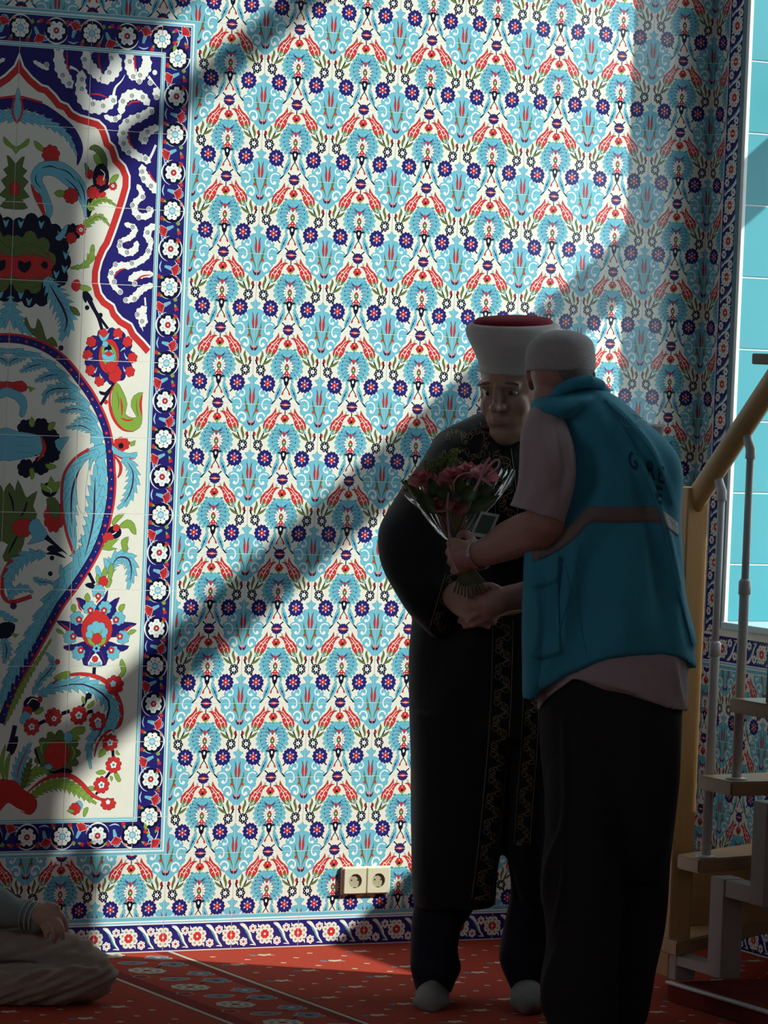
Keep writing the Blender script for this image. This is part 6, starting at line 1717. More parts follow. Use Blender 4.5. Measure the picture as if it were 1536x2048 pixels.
tr = vox('trousers', [loft(dense([(1700, 835, 985, 9.95, .10), (1800, 828, 955, 9.94, .085), (1850, 823, 928, 9.93, .075), (1900, 820, 916, 9.93, .068), (1934, 819, 922, 9.92, .070), (1962, 826, 912, 9.92, .064), (1984, 833, 904, 9.92, .056)], 3), 32), loft(dense([(1700, 1012, 1108, 9.96, .10), (1770, 1022, 1108, 9.95, .085), (1820, 1014, 1108, 9.94, .078), (1870, 1004, 1106, 9.94, .072), (1908, 996, 1104, 9.93, .070), (1932, 1000, 1100, 9.93, .068), (1960, 1012, 1092, 9.93, .06), (1982, 1022, 1082, 9.93, .054)], 3), 32)], M_NAVYTR, 0.005, 4, folds(4, 0.005, 60, 8))
man1.part('trousers', tr)
for i, (x0, dx) in enumerate(((866, -6), (1054, 4))):
    sk = vox('sock', [limb([(x0, 1968, 9.93, .042), (x0, 1985, 9.925, .042), (x0 + dx * .4, 1992, 9.86, .040), (x0 + dx, 2004, 9.78, .036), (x0 + dx, 2012, 9.745, .026)]), ell(at(x0 + dx * .8, 2004, 9.79), .046, .055, .026), ell(at(x0, 1996, 9.93), .036, .045, .030)], M_SOCK_C, 0.004, 5, folds(3, 0.003, 90, 4 + i))
    zmin = min(v.co.z for v in sk.vertices)
    for v in sk.vertices: v.co.z = max(v.co.z, 0.001)
    man1.part('sock', sk)
# ================================================================ man in the turquoise vest, seen from behind
M_VEST = mat('turquoise_vest_cloth', (0.05, 0.29, 0.40), 0.8, 0.25, var=0.08, vscale=14, bump=0.25, bscale=220)
M_SHIRT = mat('pale_pink_shirt', (0.45, 0.35, 0.355), 0.85, 0.2, var=0.04, vscale=12, bump=0.2, bscale=250)
M_CAP = mat('white_knit', (0.54, 0.50, 0.49), 0.9, 0.2, var=0.10, vscale=90, bump=0.9, bscale=260)
M_DTR = mat('charcoal_trouser_cloth', (0.018, 0.015, 0.017), 0.8, 0.25, bump=0.2, bscale=300)
M_STRIPE = mat('reflective_tape', (0.20, 0.155, 0.135), 0.5, 0.5, bump=0.3, bscale=300)
M_PRINT = mat('navy_print', (0.012, 0.07, 0.13), 0.7, 0.2)
M_EMBLEM = mat('pale_print', (0.22, 0.42, 0.52), 0.7, 0.2)
VD = 9.5
LV, EV = head_parts(1124, 756, 9.535, math.radians(180 - 22), math.radians(4), math.radians(4), 0.93)
head2 = [EV(0, -0.010, 0.020, 0.078, 0.095, 0.095), EV(0, 0.030, -0.050, 0.058, 0.060, 0.060), EV(0, -0.04, -0.055, 0.058, 0.055, 0.05), EV(0, 0.09, -0.02, 0.014, 0.02, 0.025), EV(0, 0.075, -0.065, 0.028, 0.02, 0.015), EV(0, 0.06, -0.098, 0.03, 0.03, 0.022)]
def ear(s):
    return [EV(s * 0.082, -0.004, -0.006, 0.008, 0.019, 0.033), EV(s * 0.090, -0.013, 0.004, 0.006, 0.010, 0.024), EV(s * 0.080, 0.004, -0.03, 0.009, 0.010, 0.012)]
neck2 = limb([(1136, 770, 9.53, .056), (1150, 815, 9.54, .062), (1180, 880, 9.54, .09)])
trunk2 = loft([(870, 1150, 1270, 9.55, .06), (1000, 1140, 1310, 9.55, .08), (1300, 1110, 1340, 9.53, .11), (1400, 1120, 1330, 9.53, .10)])
armL = limb([(1110, 880, 9.45, .042), (1098, 960, 9.41, .046), (1088, 1046, 9.40, .050), (1052, 1066, 9.46, .050), (1018, 1081, 9.52, .0475), (985, 1098, 9.57, .038), (958, 1109, 9.605, .033)])
handL = hand([(960, 1108, 9.605, .033), (940, 1110, 9.615, .036), (924, 1112, 9.62, .034)],
             [[(925, 1088, 9.615, .0115), (907, 1084, 9.63, .0110), (900, 1087, 9.665, .0100), (913, 1091, 9.70, .009)],
              [(923, 1104, 9.61, .0115), (906, 1102, 9.625, .0112), (898, 1105, 9.66, .0102), (911, 1109, 9.70, .009)],
              [(924, 1121, 9.61, .0115), (908, 1121, 9.625, .0110), (901, 1124, 9.66, .0100), (914, 1127, 9.695, .0088)],
              [(928, 1138, 9.615, .0105), (914, 1140, 9.625, .0098), (907, 1143, 9.655, .0090), (918, 1145, 9.69, .008)]],
             [(945, 1086, 9.63, .014), (938, 1072, 9.66, .012), (926, 1068, 9.69, .0105), (914, 1072, 9.71, .009)])
armR = limb([(1270, 880, 9.62, .055), (1200, 1060, 9.72, .048), (1110, 1170, 9.70, .042), (1050, 1190, 9.66, .034), (1015, 1196, 9.645, .031)])
handR = hand([(1012, 1197, 9.645, .031), (995, 1203, 9.64, .034), (978, 1210, 9.635, .032)],
             [[(978, 1194, 9.63, .0105), (958, 1196, 9.635, .010), (944, 1203, 9.65, .0092), (936, 1212, 9.67, .008)],
              [(974, 1208, 9.627, .0105), (953, 1213, 9.63, .010), (939, 1220, 9.645, .0092), (932, 1228, 9.665, .008)],
              [(975, 1222, 9.63, .0105), (955, 1228, 9.632, .010), (942, 1235, 9.645, .009), (936, 1241, 9.665, .008)],
              [(980, 1234, 9.635, .0095), (963, 1241, 9.64, .009), (952, 1246, 9.65, .0083), (946, 1250, 9.665, .0075)]],
             [(1000, 1184, 9.635, .013), (985, 1174, 9.63, .0115), (968, 1172, 9.635, .010), (957, 1176, 9.645, .0088)])
legs2 = [limb([(1190, 1420, 9.52, .07), (1165, 1700, 9.48, .042), (1170, 2030, 9.44, .045), (1172, 2050, 9.44, .042)]), limb([(1280, 1420, 9.55, .07), (1265, 1700, 9.59, .042), (1250, 2020, 9.60, .045), (1250, 2040, 9.60, .042)])]
feet2 = [limb([(1172, 2050, 9.44, .034), (1160, 2058, 9.49, .032), (1140, 2052, 9.56, .026)]), limb([(1250, 2040, 9.60, .034), (1238, 2046, 9.65, .032), (1218, 2042, 9.71, .026)])]
body2 = vox('person_body', head2 + ear(-1) + ear(1) + [neck2, trunk2, armL, armR] + handL + handR + legs2 + feet2, M_SKIN2, 0.0042, 3)
for v in body2.vertices: v.co.z = max(v.co.z, 0.004)
man2 = Thing('person', at(1210, 2064, 9.52), 'man in a turquoise vest, white knit cap and dark trousers holding the bouquet', 'person', mesh=body2)
capm = vox('cap', [loft(dense([(741, 1051, 1191, 9.53, .100), (728, 1050, 1192, 9.53, .102), (712, 1050, 1191, 9.53, .102), (694, 1054, 1189, 9.53, .098), (680, 1064, 1183, 9.53, .090), (670, 1078, 1170, 9.53, .074), (663, 1096, 1152, 9.53, .048), (660, 1112, 1136, 9.53, .02)], 3)[::-1], 48, 2.0)], M_CAP, 0.004, 3)
cap = man2.part('cap', capm)
cb = bvh_of(capm); rib = MB()
for k in range(11):
    pts = [on_surface(cb, 1058 + k * 12.6 + (k - 5) * 0.2, y, 0.0008) for y in (736, 726, 716, 706, 697)]
    if all(p is not None for p in pts): rib.add(tube_data(pts, 0.0011, 5))
for y0, amp in ((739, 0), (697, 2.0), (684, 2.5)):
    pts = [on_surface(cb, x, y0 + amp * math.sin(x * .35), 0.001) for x in range(1056, 1188, 4)]
    pts = [p for p in pts if p is not None]
    if len(pts) > 3: rib.add(tube_data(pts, 0.0014, 5))
man2.part('ribbing', mesh_from('ribbing', rib.v, rib.f, [M_CAP], True), cap)
man2.part('hair', vox('hair', [loft(dense([(722, 1076, 1186, 9.53, .082), (738, 1080, 1189, 9.525, .090), (752, 1092, 1189, 9.522, .090), (766, 1108, 1186, 9.522, .082), (778, 1126, 1176, 9.525, .066)], 3), 36, 2.0)], M_HAIR, 0.004, 2))
# vest
vt = loft(dense([(768, 1130, 1200, 9.53, .055), (780, 1104, 1212, 9.53, .075), (796, 1074, 1238, 9.53, .095), (818, 1070, 1264, 9.53, .115), (850, 1082, 1300, 9.53, .128), (880, 1094, 1331, 9.53, .136), (912, 1102, 1354, 9.53, .142), (950, 1104, 1364, 9.53, .147), (1000, 1090, 1361, 9.53, .150), (1050, 1054, 1360, 9.53, .154), (1100, 1047, 1365, 9.53, .158), (1200, 1046, 1377, 9.53, .164)], 3)
          + [(1240, 1046, 1384, 9.53, .166), (1275, 1046, 1391, 9.53, .167), (1310, 1047, 1391, 9.53, .168)], 56, 2.3, fold=(.05, 6, .8), hem=[(1046, 1397), (1072, 1374), (1120, 1342), (1170, 1314), (1230, 1298), (1300, 1293), (1350, 1302), (1391, 1336)])
flange = loft(dense([(784, 1100, 1190, 9.50, .06), (795, 1072, 1195, 9.475, .080), (808, 1061, 1185, 9.465, .088), (822, 1062, 1165, 9.455, .085), (838, 1075, 1150, 9.46, .07)], 3), 36, 2.0)
flap = loft([(1060, 1047, 1110, 9.47, .05), (1200, 1045, 1105, 9.46, .06), (1320, 1046, 1090, 9.46, .055), (1394, 1046, 1074, 9.46, .045)], 28, 2.2)
_fo, _cr = folds(6, 0.008, 30, 21), crease([([(1236, 850), (1290, 950), (1325, 1040), (1352, 1160), (1384, 1285)], .012, 9), ([(1205, 795), (1262, 850), (1310, 915), (1345, 1010)], .010, 9), ([(1262, 870), (1300, 935), (1330, 985)], -.010, 8), ([(1230, 870), (1275, 960), (1305, 1060), (1330, 1180)], -.012, 14),
    ([(1165, 850), (1185, 920), (1180, 1000)], -.010, 14), ([(1200, 830), (1215, 930), (1205, 1010)], .008, 14), ([(1150, 1100), (1138, 1180), (1120, 1290), (1075, 1370)], .014, 16), ([(1128, 1110), (1112, 1200), (1118, 1280)], -.014, 10), ([(1062, 1150), (1075, 1240), (1066, 1320)], .008, 7), ([(1200, 1080), (1170, 1200), (1165, 1300)], -.010, 22), ([(1240, 1120), (1250, 1210), (1235, 1290)], .010, 26), ([(1310, 1090), (1325, 1200), (1330, 1285)], -.012, 20), ([(1360, 1180), (1370, 1250), (1388, 1310)], -.008, 8)])
vest_me = vox('vest', [vt, flange, flap], M_VEST, 0.0045, 4, lambda co: _fo(co) + _cr(co))
vb = bvh_of(vest_me)
vest = man2.part('vest', vest_me)
m = MB(); m.add(tube_data([at(*q) for q in ((1106, 792, 9.45), (1122, 778, 9.44), (1148, 766, 9.44), (1178, 762, 9.45), (1200, 770, 9.48), (1212, 782, 9.52))], [.011, .014, .016, .016, .014, .010], 12)); man2.part('collar', vox('collar', [(m.v, m.f)], M_VEST, 0.003, 2), vest)
man2.part('reflective_stripe', mesh_from('reflective_stripe', *patch(vb, [(1062, 1092), (1105, 1072), (1150, 1040), (1176, 1014), (1240, 1014), (1305, 1012), (1330, 1024), (1356, 1046)], [(1064, 1124), (1108, 1106), (1152, 1074), (1180, 1046), (1240, 1046), (1305, 1044), (1330, 1054), (1357, 1074)], 40, 4), [M_STRIPE], True), vest, 'grey-brown reflective stripe')
man2.part('pocket', mesh_from('pocket', *patch(vb, [(1054, 1158), (1080, 1150), (1116, 1140)], [(1058, 1312), (1084, 1318), (1120, 1306)], 14, 14, 0.006, 0.006), [M_VEST], True), vest)
man2.part('pocket_flap', mesh_from('pocket_flap', *patch(vb, [(1050, 1128), (1080, 1120), (1118, 1112)], [(1054, 1170), (1078, 1176), (1116, 1160)], 14, 5, 0.010, 0.006), [M_VEST], True), vest)
# seams
def seam(bv_, pts, r, mm, name, par):
    q = catmull(pts, 8); s = [on_surface(bv_, a, b_, 0.0006) for a, b_ in q]; s = [x for x in s if x is not None]
    k = MB(); k.add(tube_data(s, r, 6)); man2.part(name, mesh_from(name, k.v, k.f, [mm], True), par)
seam(vb, [(1160, 1090), (1150, 1150), (1158, 1230), (1172, 1306)], 0.0016, M_VEST, 'seam', vest)
seam(vb, [(1245, 860), (1290, 950), (1322, 1030), (1340, 1110), (1366, 1220), (1384, 1290)], 0.0035, M_VEST, 'seam', vest)
seam(vb, [(1210, 800), (1262, 850), (1305, 905), (1330, 960), (1345, 1010)], 0.0035, M_VEST, 'seam', vest)
seam(vb, [(1128, 1122), (1138, 1180), (1122, 1250), (1108, 1290)], 0.003, M_VEST, 'seam', vest)
# lettering printed on the back
def letter(ch, px, py, size, skew, name='lettering', mm=None):
    cu = bpy.data.curves.new('f', 'FONT'); cu.body = ch; cu.size = 1.0; cu.offset = 0.03; cu.resolution_u = 3
    o = bpy.data.objects.new('f', cu); COL.objects.link(o)
    dg = bpy.context.evaluated_depsgraph_get(); dg.update()
    me = bpy.data.meshes.new_from_object(o.evaluated_get(dg))
    bpy.data.objects.remove(o); bpy.data.curves.remove(cu)
    bm = bmesh.new(); bm.from_mesh(me); bmesh.ops.triangulate(bm, faces=bm.faces); bmesh.ops.subdivide_edges(bm, edges=list(bm.edges), cuts=1)
    vs, ok = [], True
    c, s = math.cos(skew), math.sin(skew)
    for v in bm.verts:
        x = v.co.x * size; y = -v.co.y * size * 1.35
        p = on_surface(vb, px + x * c * 0.85, py + x * s + y, 0.0022)
        if p is None: ok = False; break
        v.co = p
    if ok: man2.part(name, bm_mesh(name, bm, mm or M_PRINT), vest)
    else: bm.free()
for ch, x, y in (('G', 1256, 932), ('R', 1293, 952), ('E', 1315, 962)): letter(ch, x, y, 35, math.radians(20))
letter('E', 1310, 1004, 36, math.radians(16))
k = MB()
for r0, x0, y0 in ((20, 1262, 838), (13, 1262, 838), (9, 1282, 846)):
    s = [on_surface(vb, x0 + r0 * math.cos(a * .42), y0 + r0 * .8 * math.sin(a * .42), 0.001) for a in range(16)]; s = [q for q in s if q is not None]
    if len(s) > 4: k.add(tube_data(s, 0.0011, 5))
if k.v: man2.part('emblem', mesh_from('emblem', k.v, k.f, [M_EMBLEM], True), vest)
# shirt: sleeve and tail
slv = loft(dense([(808, 1064, 1112, 9.45, .05), (840, 1048, 1130, 9.43, .062), (880, 1040, 1146, 9.41, .068), (925, 1038, 1152, 9.40, .070), (970, 1034, 1150, 9.40, .070), (1000, 1024, 1142, 9.40, .070)], 3) + [(1024, 1017, 1128, 9.40, .070)], 40, 2.1, fold=(.06, 5, .7), hem=[(1017, 1012), (1060, 1021), (1100, 1032), (1128, 1049)])
slr = loft([(850, 1240, 1330, 9.6, .07), (960, 1190, 1300, 9.68, .075), (1060, 1150, 1250, 9.72, .07)], 24)
tail = loft(dense([(1180, 1070, 1360, 9.53, .150), (1240, 1070, 1370, 9.53, .154), (1290, 1070, 1376, 9.53, .158)], 3) + [(1320, 1071, 1378, 9.53, .160), (1350, 1072, 1377, 9.53, .161), (1385, 1074, 1374, 9.53, .162)], 48, 2.3, hem=[(1074, 1422), (1092, 1388), (1130, 1356), (1160, 1340), (1220, 1360), (1280, 1386), (1320, 1405), (1374, 1420)])
man2.part('shirt', vox('shirt', [slv, slr, tail], M_SHIRT, 0.0045, 3, (lambda a, b_: (lambda co: a(co) + b_(co)))(folds(5, 0.006, 50, 5), crease([([(1075, 830), (1090, 900), (1100, 990)], .008, 10), ([(1110, 850), (1128, 930), (1120, 1010)], -.008, 9), ([(1055, 870), (1060, 940), (1045, 1000)], -.006, 8), ([(1135, 880), (1140, 950), (1126, 1020)], .006, 6), ([(1250, 1310), (1290, 1350), (1330, 1400)], .006, 9), ([(1345, 1310), (1352, 1360), (1366, 1410)], .008, 7)]))))
# trousers
tt = loft(dense([(1300, 1082, 1370, 9.53, .145), (1420, 1080, 1368, 9.53, .145), (1500, 1081, 1361, 9.53, .14), (1600, 1087, 1353, 9.53, .132), (1680, 1094, 1344, 9.53, .112), (1760, 1104, 1322, 9.53, .08)], 3), 48, 2.4)
lA = loft(dense([(1480, 1100, 1245, 9.49, .08), (1600, 1088, 1260, 9.475, .102), (1660, 1090, 1255, 9.47, .10), (1750, 1083, 1250, 9.46, .095), (1800, 1085, 1246, 9.46, .09), (1880, 1095, 1242, 9.46, .088), (1960, 1084, 1238, 9.45, .085), (2000, 1088, 1236, 9.45, .082), (2050, 1096, 1234, 9.45, .08)], 3), 36, 2.2)
lB = loft(dense([(1480, 1195, 1335, 9.56, .08), (1600, 1182, 1352, 9.575, .102), (1660, 1180, 1349, 9.58, .10), (1750, 1185, 1340, 9.59, .095), (1850, 1185, 1329, 9.60, .09), (1960, 1185, 1309, 9.60, .085), (2030, 1185, 1292, 9.60, .08), (2044, 1186, 1288, 9.60, .078)], 3), 36, 2.2)
man2.part('trousers', vox('trousers', [tt, lA, lB], M_DTR, 0.0055, 5, (lambda a, b_: (lambda co: a(co) + b_(co)))(folds(5, 0.008, 38, 13), crease([([(1130, 1430), (1132, 1560), (1128, 1650), (1096, 1740), (1090, 1800)], .012, 7), ([(1130, 1640), (1128, 1760), (1110, 1850)], .010, 6), ([(1245, 1780), (1238, 1820), (1225, 1850)], .010, 8), ([(1115, 1900), (1098, 1960), (1090, 2030)], .010, 8), ([(1200, 1500), (1230, 1650), (1240, 1800)], -.010, 30)]))))
for x0, dx, D, yb in ((1172, -30, 9.45, 2050), (1250, -30, 9.60, 2040)):
    sk = vox('sock', [limb([(x0, yb - 18, D, .043), (x0, yb - 4, D, .042), (x0 + dx * .5, yb + 2, D + .05, .038), (x0 + dx, yb, D + .12, .028)]), ell(at(x0, yb, D - .02), .036, .045, .03)], M_DTR, 0.005, 3)
    for v in sk.vertices: v.co.z = max(v.co.z, 0.002)
    man2.part('sock', sk)
# wristwatch with a metal bracelet
wc = at(957, 1110, 9.605); wax = (at(1000, 1092, 9.555) - at(958, 1109, 9.605)).normalized()
wu = (CU - wax * CU.dot(wax)).normalized(); wv = wax.cross(wu)
wm = MB(); n = 26
for k in range(n):
    a0 = 2 * math.pi * k / n; a1 = 2 * math.pi * (k + .86) / n
    q = []
    for r in (.0345, .0385):
        for a in (a0, a1):
            for h in (-.007, .007): q.append(wc + (wu * math.cos(a) + wv * math.sin(a)) * r + wax * h)
    wm.add((q, [(0, 1, 3, 2), (4, 6, 7, 5), (0, 4, 5, 1), (2, 3, 7, 6), (0, 2, 6, 4), (1, 5, 7, 3)]))
wt = man2.part('watch_bracelet', mesh_from('watch_bracelet', wm.v, wm.f, [M_STEEL]))
fc = wc + wv * (.037 if wv.dot(CF) > 0 else -.037); fn = (fc - wc).normalized()
m = MB(); m.add(tube_data([fc - fn * .003, fc + fn * .006], .015, 20)); man2.part('watch_case', mesh_from('watch_case', m.v, m.f, [M_STEEL]), wt)
# ================================================================ person sitting cross-legged on the carpet
M_KHAKI = mat('brown_grey_trouser_cloth', (0.34, 0.26, 0.215), 0.85, 0.2, var=0.08, vscale=20, bump=0.3, bscale=220)
M_JACK = mat('grey_green_jacket', (0.20, 0.23, 0.215), 0.8, 0.2, var=0.1, vscale=30, bump=0.3, bscale=250)
M_CUFF = mat('pale_cuff_piping', (0.42, 0.45, 0.43), 0.8, 0.2)
SD = 9.78
LS, ES = head_parts(-205, 1330, 9.9, math.radians(35), math.radians(14), 0)
hs = [ES(0, -0.012, 0.030, 0.076, 0.095, 0.092), ES(0, 0.020, -0.040, 0.060, 0.068, 0.066), ES(0, 0.05, -0.09, 0.032, 0.03, 0.026), ES(0, 0.088, 0.004, 0.012, 0.018, 0.028), ES(0, 0.103, -0.018, 0.014, 0.015, 0.011), ES(0, 0.078, 0.03, 0.052, 0.014, 0.010), ES(-0.077, -0.012, -0.004, 0.01, 0.022, 0.034), ES(0.077, -0.012, -0.004, 0.01, 0.022, 0.034), ES(0, 0.08, -0.055, 0.022, 0.012, 0.009)]
tor = loft([(1420, -250, -170, 9.9, .06), (1480, -310, -100, 9.92, .09), (1700, -320, -110, 9.95, .11), (1900, -320, -110, 9.97, .13)])
arm = limb([(-105, 1520, 9.9, .052), (-110, 1700, 9.8, .045), (-40, 1800, 9.72, .036), (40, 1828, 9.68, .030), (75, 1834, 9.665, .029)])
arm_o = limb([(-300, 1520, 9.95, .052), (-330, 1720, 9.9, .045), (-270, 1830, 9.75, .034)])
hnd = hand([(70, 1833, 9.667, .029), (88, 1832, 9.655, .032), (104, 1836, 9.645, .030)],
           [[(106, 1822, 9.645, .0095), (121, 1829, 9.632, .009), (130, 1845, 9.628, .008), (132, 1860, 9.63, .007)], [(104, 1836, 9.632, .0095), (118, 1846, 9.610, .009), (124, 1862, 9.602, .008), (125, 1876, 9.606, .007)],
            [(96, 1846, 9.628, .0095), (106, 1858, 9.604, .009), (109, 1870, 9.598, .008), (108, 1882, 9.603, .007)], [(86, 1852, 9.632, .0088), (92, 1863, 9.612, .008), (93, 1873, 9.608, .007)]],
           [(84, 1817, 9.66, .013), (100, 1812, 9.645, .011), (114, 1815, 9.635, .009)])
lg = [limb([(-190, 1900, 9.9, .08), (60, 1905, 9.76, .055), (180, 1945, 9.68, .045), (60, 1972, 9.62, .042), (-90, 1985, 9.60, .036), (-150, 1990, 9.62, .03)]), limb([(-260, 1900, 9.9, .08), (-420, 1930, 9.72, .05), (-300, 1985, 9.62, .038), (-170, 1990, 9.66, .03)])]
b3 = vox('person_body', hs + [limb([(-207, 1370, 9.92, .052), (-210, 1460, 9.93, .06)]), tor, arm, arm_o] + hnd + lg, M_SKIN, 0.0036, 2)
for v in b3.vertices: v.co.z = max(v.co.z, 0.004)
man3 = Thing('person', Vector((at(-150, 1900, 9.8).x, at(-150, 1900, 9.8).y, 0)), 'person in brown-grey trousers and grey-green jacket sitting cross-legged on the carpet', 'person', mesh=b3)
tro = vox('trousers', [limb([(-220, 1880, 9.93, .115), (-60, 1888, 9.84, .095), (70, 1908, 9.74, .078), (150, 1930, 9.69, .068), (196, 1950, 9.655, .046)], 24), limb([(192, 1953, 9.65, .048), (130, 1966, 9.62, .056), (20, 1972, 9.60, .058), (-90, 1978, 9.60, .052), (-130, 1985, 9.60, .045)], 24),
                       limb([(-240, 1880, 9.93, .115), (-380, 1910, 9.80, .085), (-450, 1945, 9.70, .06), (-330, 1975, 9.62, .055), (-210, 1988, 9.64, .045)], 24), ell(at(-230, 1880, 9.95), .15, .14, .12), ell(at(164, 1950, 9.67), .080, .06, .060), ell(at(178, 1962, 9.66), .062, .05, .050)], M_KHAKI, 0.005, 4)
_knee = crease([([(-40, 1932), (60, 1930), (140, 1924), (196, 1928)], -.020, 7), ([(60, 1905), (140, 1908), (200, 1925)], .006, 9), ([(90, 1960), (150, 1935), (205, 1945)], .006, 7), ([(60, 1985), (120, 1945), (190, 1938)], .005, 6), ([(120, 1990), (165, 1960), (212, 1950)], .005, 6), ([(20, 1975), (60, 1950), (120, 1938)], .006, 8)])
def wrinkle(co):
    u = co @ np.array(CRH); z = co[:, 2]; w = co @ np.array(CFH)
    s = np.zeros(len(co))
    for fr, sl, ph in ((62, 1.9, .4), (90, 1.2, 2.1), (48, -0.9, 4.0), (120, 2.4, 1.0)):
        v = np.sin(fr * (u - sl * z + .3 * w) + ph + 1.5 * np.sin(11 * u + ph)); s += np.sign(v) * np.abs(v) ** 1.6
    return s * 0.0022 + _knee(co)
n = len(tro.vertices); co = np.empty(n * 3); tro.vertices.foreach_get('co', co); co = co.reshape(-1, 3); no = np.empty(n * 3); tro.vertices.foreach_get('normal', no); no = no.reshape(-1, 3)
co = co + no * wrinkle(co)[:, None]; co[:, 2] = np.maximum(co[:, 2], 0.002); tro.vertices.foreach_set('co', co.ravel()); tro.update()
man3.part('trousers', tro)
jk = vox('jacket', [loft(dense([(1440, -262, -158, 9.92, .075), (1475, -330, -85, 9.93, .11), (1600, -345, -80, 9.94, .125), (1750, -345, -85, 9.95, .135), (1900, -345, -95, 9.96, .15)], 3), 40), limb([(-100, 1510, 9.9, .068), (-112, 1690, 9.80, .062), (-60, 1785, 9.73, .054), (10, 1818, 9.69, .044), (70, 1836, 9.668, .038)], 20), limb([(-310, 1510, 9.95, .068), (-338, 1700, 9.90, .06), (-280, 1825, 9.76, .042)], 20)], M_JACK, 0.005, 3, folds(5, 0.008, 70, 31))
jo = man3.part('jacket', jk)
for t in (0.35, 0.6, 0.85):
    c0 = at(40 + 38 * t, 1827 + 11 * t, 9.68 - .012 * t); ax = (at(80, 1838, 9.66) - at(40, 1827, 9.68)).normalized(); u_ = (UP - ax * UP.dot(ax)).normalized(); v_ = ax.cross(u_)
    pts = [c0 + (u_ * math.cos(a * .2618) + v_ * math.sin(a * .2618)) * (.0405 - .002 * t) for a in range(25)]
    k = MB(); k.add(tube_data(pts, 0.0016, 6)); man3.part('cuff_piping', mesh_from('cuff_piping', k.v, k.f, [M_CUFF], True), jo)
k = vox('hair', [ES(0, -0.030, 0.050, 0.080, 0.086, 0.082)], M_HAIR, 0.005, 1); man3.part('hair', k)
# ================================================================ bouquet in cellophane
M_PINK = mat('pink_petal', (0.50, 0.12, 0.14), 0.6, 0.3, var=0.15, vscale=40)
M_ROSE = mat('salmon_petal', (0.46, 0.16, 0.12), 0.6, 0.3, var=0.15, vscale=40)
M_LEAF = mat('dark_leaf', (0.05, 0.09, 0.03), 0.45, 0.4, var=0.2, vscale=40)
M_SPRIG = mat('olive_sprig', (0.12, 0.15, 0.03), 0.6, 0.3, var=0.2, vscale=60)
M_STEM = mat('flower_stem', (0.14, 0.13, 0.06), 0.6, 0.3)
M_RIBBON = mat('pink_ribbon', (0.55, 0.30, 0.32), 0.35, 0.5)
M_CARD = mat('packet_white', (0.5, 0.52, 0.5), 0.35, 0.5)
M_CARDG = mat('packet_green', (0.03, 0.08, 0.05), 0.35, 0.5)
mc, nt, bs = _nodes('cellophane')
tr_ = nt.nodes.new('ShaderNodeBsdfTransparent'); tr_.inputs[0].default_value = (0.93, 0.94, 0.93, 1)
gl_ = nt.nodes.new('ShaderNodeBsdfGlossy'); gl_.inputs['Roughness'].default_value = 0.12; gl_.inputs['Color'].default_value = (1, 1, 1, 1)
lw = nt.nodes.new('ShaderNodeLayerWeight'); lw.inputs['Blend'].default_value = 0.35
mx_ = nt.nodes.new('ShaderNodeMixShader'); nt.links.new(lw.outputs['Facing'], mx_.inputs[0]); nt.links.new(tr_.outputs[0], mx_.inputs[1]); nt.links.new(gl_.outputs[0], mx_.inputs[2])
nt.links.new(mx_.outputs[0], nt.nodes['Material Output'].inputs['Surface'])
BD = 9.675
bq = Thing('bouquet', at(930, 1140, BD), 'bouquet of pink flowers wrapped in clear cellophane with a pink ribbon', 'bouquet')
# wrap: pleated open cone
vs, fs = [], []
seg, rows = 72, 9
rnd = random.Random(5)
ph = [rnd.uniform(-1, 1) for _ in range(seg)]
for i in range(rows):
    t = i / (rows - 1)
    for k in range(seg):
        a = 2 * math.pi * k / seg
        r = 0.016 + (0.135 - 0.016) * t ** 0.85
        r *= 1 + 0.05 * math.sin(9 * a + 1.5 * t) + 0.045 * ph[k] * (0.3 + t)
        cx = 905 + 8 * t; cy = 1080 - 118 * t
        c = at(cx, cy, BD)
        rim = (0.018 * math.sin(3 * a + .5) + 0.010 * ph[(k * 5) % seg]) * max(0, (t - .6) / .4)
        vs.append(c + CRH * (r * math.cos(a)) + CFH * (0.62 * r * math.sin(a)) + UP * (rim + 0.012 * math.cos(a) * t))
for i in range(rows - 1):
    for k in range(seg): fs.append((i * seg + k, i * seg + (k + 1) % seg, (i + 1) * seg + (k + 1) % seg, (i + 1) * seg + k))
bq.part('wrap', mesh_from('wrap', vs, fs, [mc], False))
def flower(px, py, D, r, m, rings=3, tilt=0.5):
    """layered bloom: rings of cupped petals"""
    c = at(px, py, D); up = (UP - CFH * tilt + CRH * ((px - 915) / 250)).normalized(); x = CRH - up * CRH.dot(up); x.normalize(); y = up.cross(x)
    k = MB()
    for q in range(rings):
        n = 9 - 2 * q; rr = r * (1 - .27 * q)
        for i in range(n):
            a = 2 * math.pi * (i + .5 * q) / n
            d = x * math.cos(a) + y * math.sin(a); s = up.cross(d)
            w = rr * 0.42; h = r * (.12 + .25 * q)
            P_ = [c, c + d * rr * .45 + s * w * .7 + up * h * .5, c + d * rr * .9 + s * w + up * h, c + d * rr * 1.06 + up * (h * 1.25), c + d * rr * .9 - s * w + up * h, c + d * rr * .45 - s * w * .7 + up * h * .5]
            o = len(k.v); k.v += P_; k.f += [(o, o + 1, o + 2, o + 3), (o, o + 3, o + 4, o + 5)]
    k.add(ell(c + up * r * .35, r * .3, r * .3, r * .3, seg=10))
    stem = MB(); stem.add(tube_data([c, at(908, 1075, BD)], .0022, 6))
    return k, stem
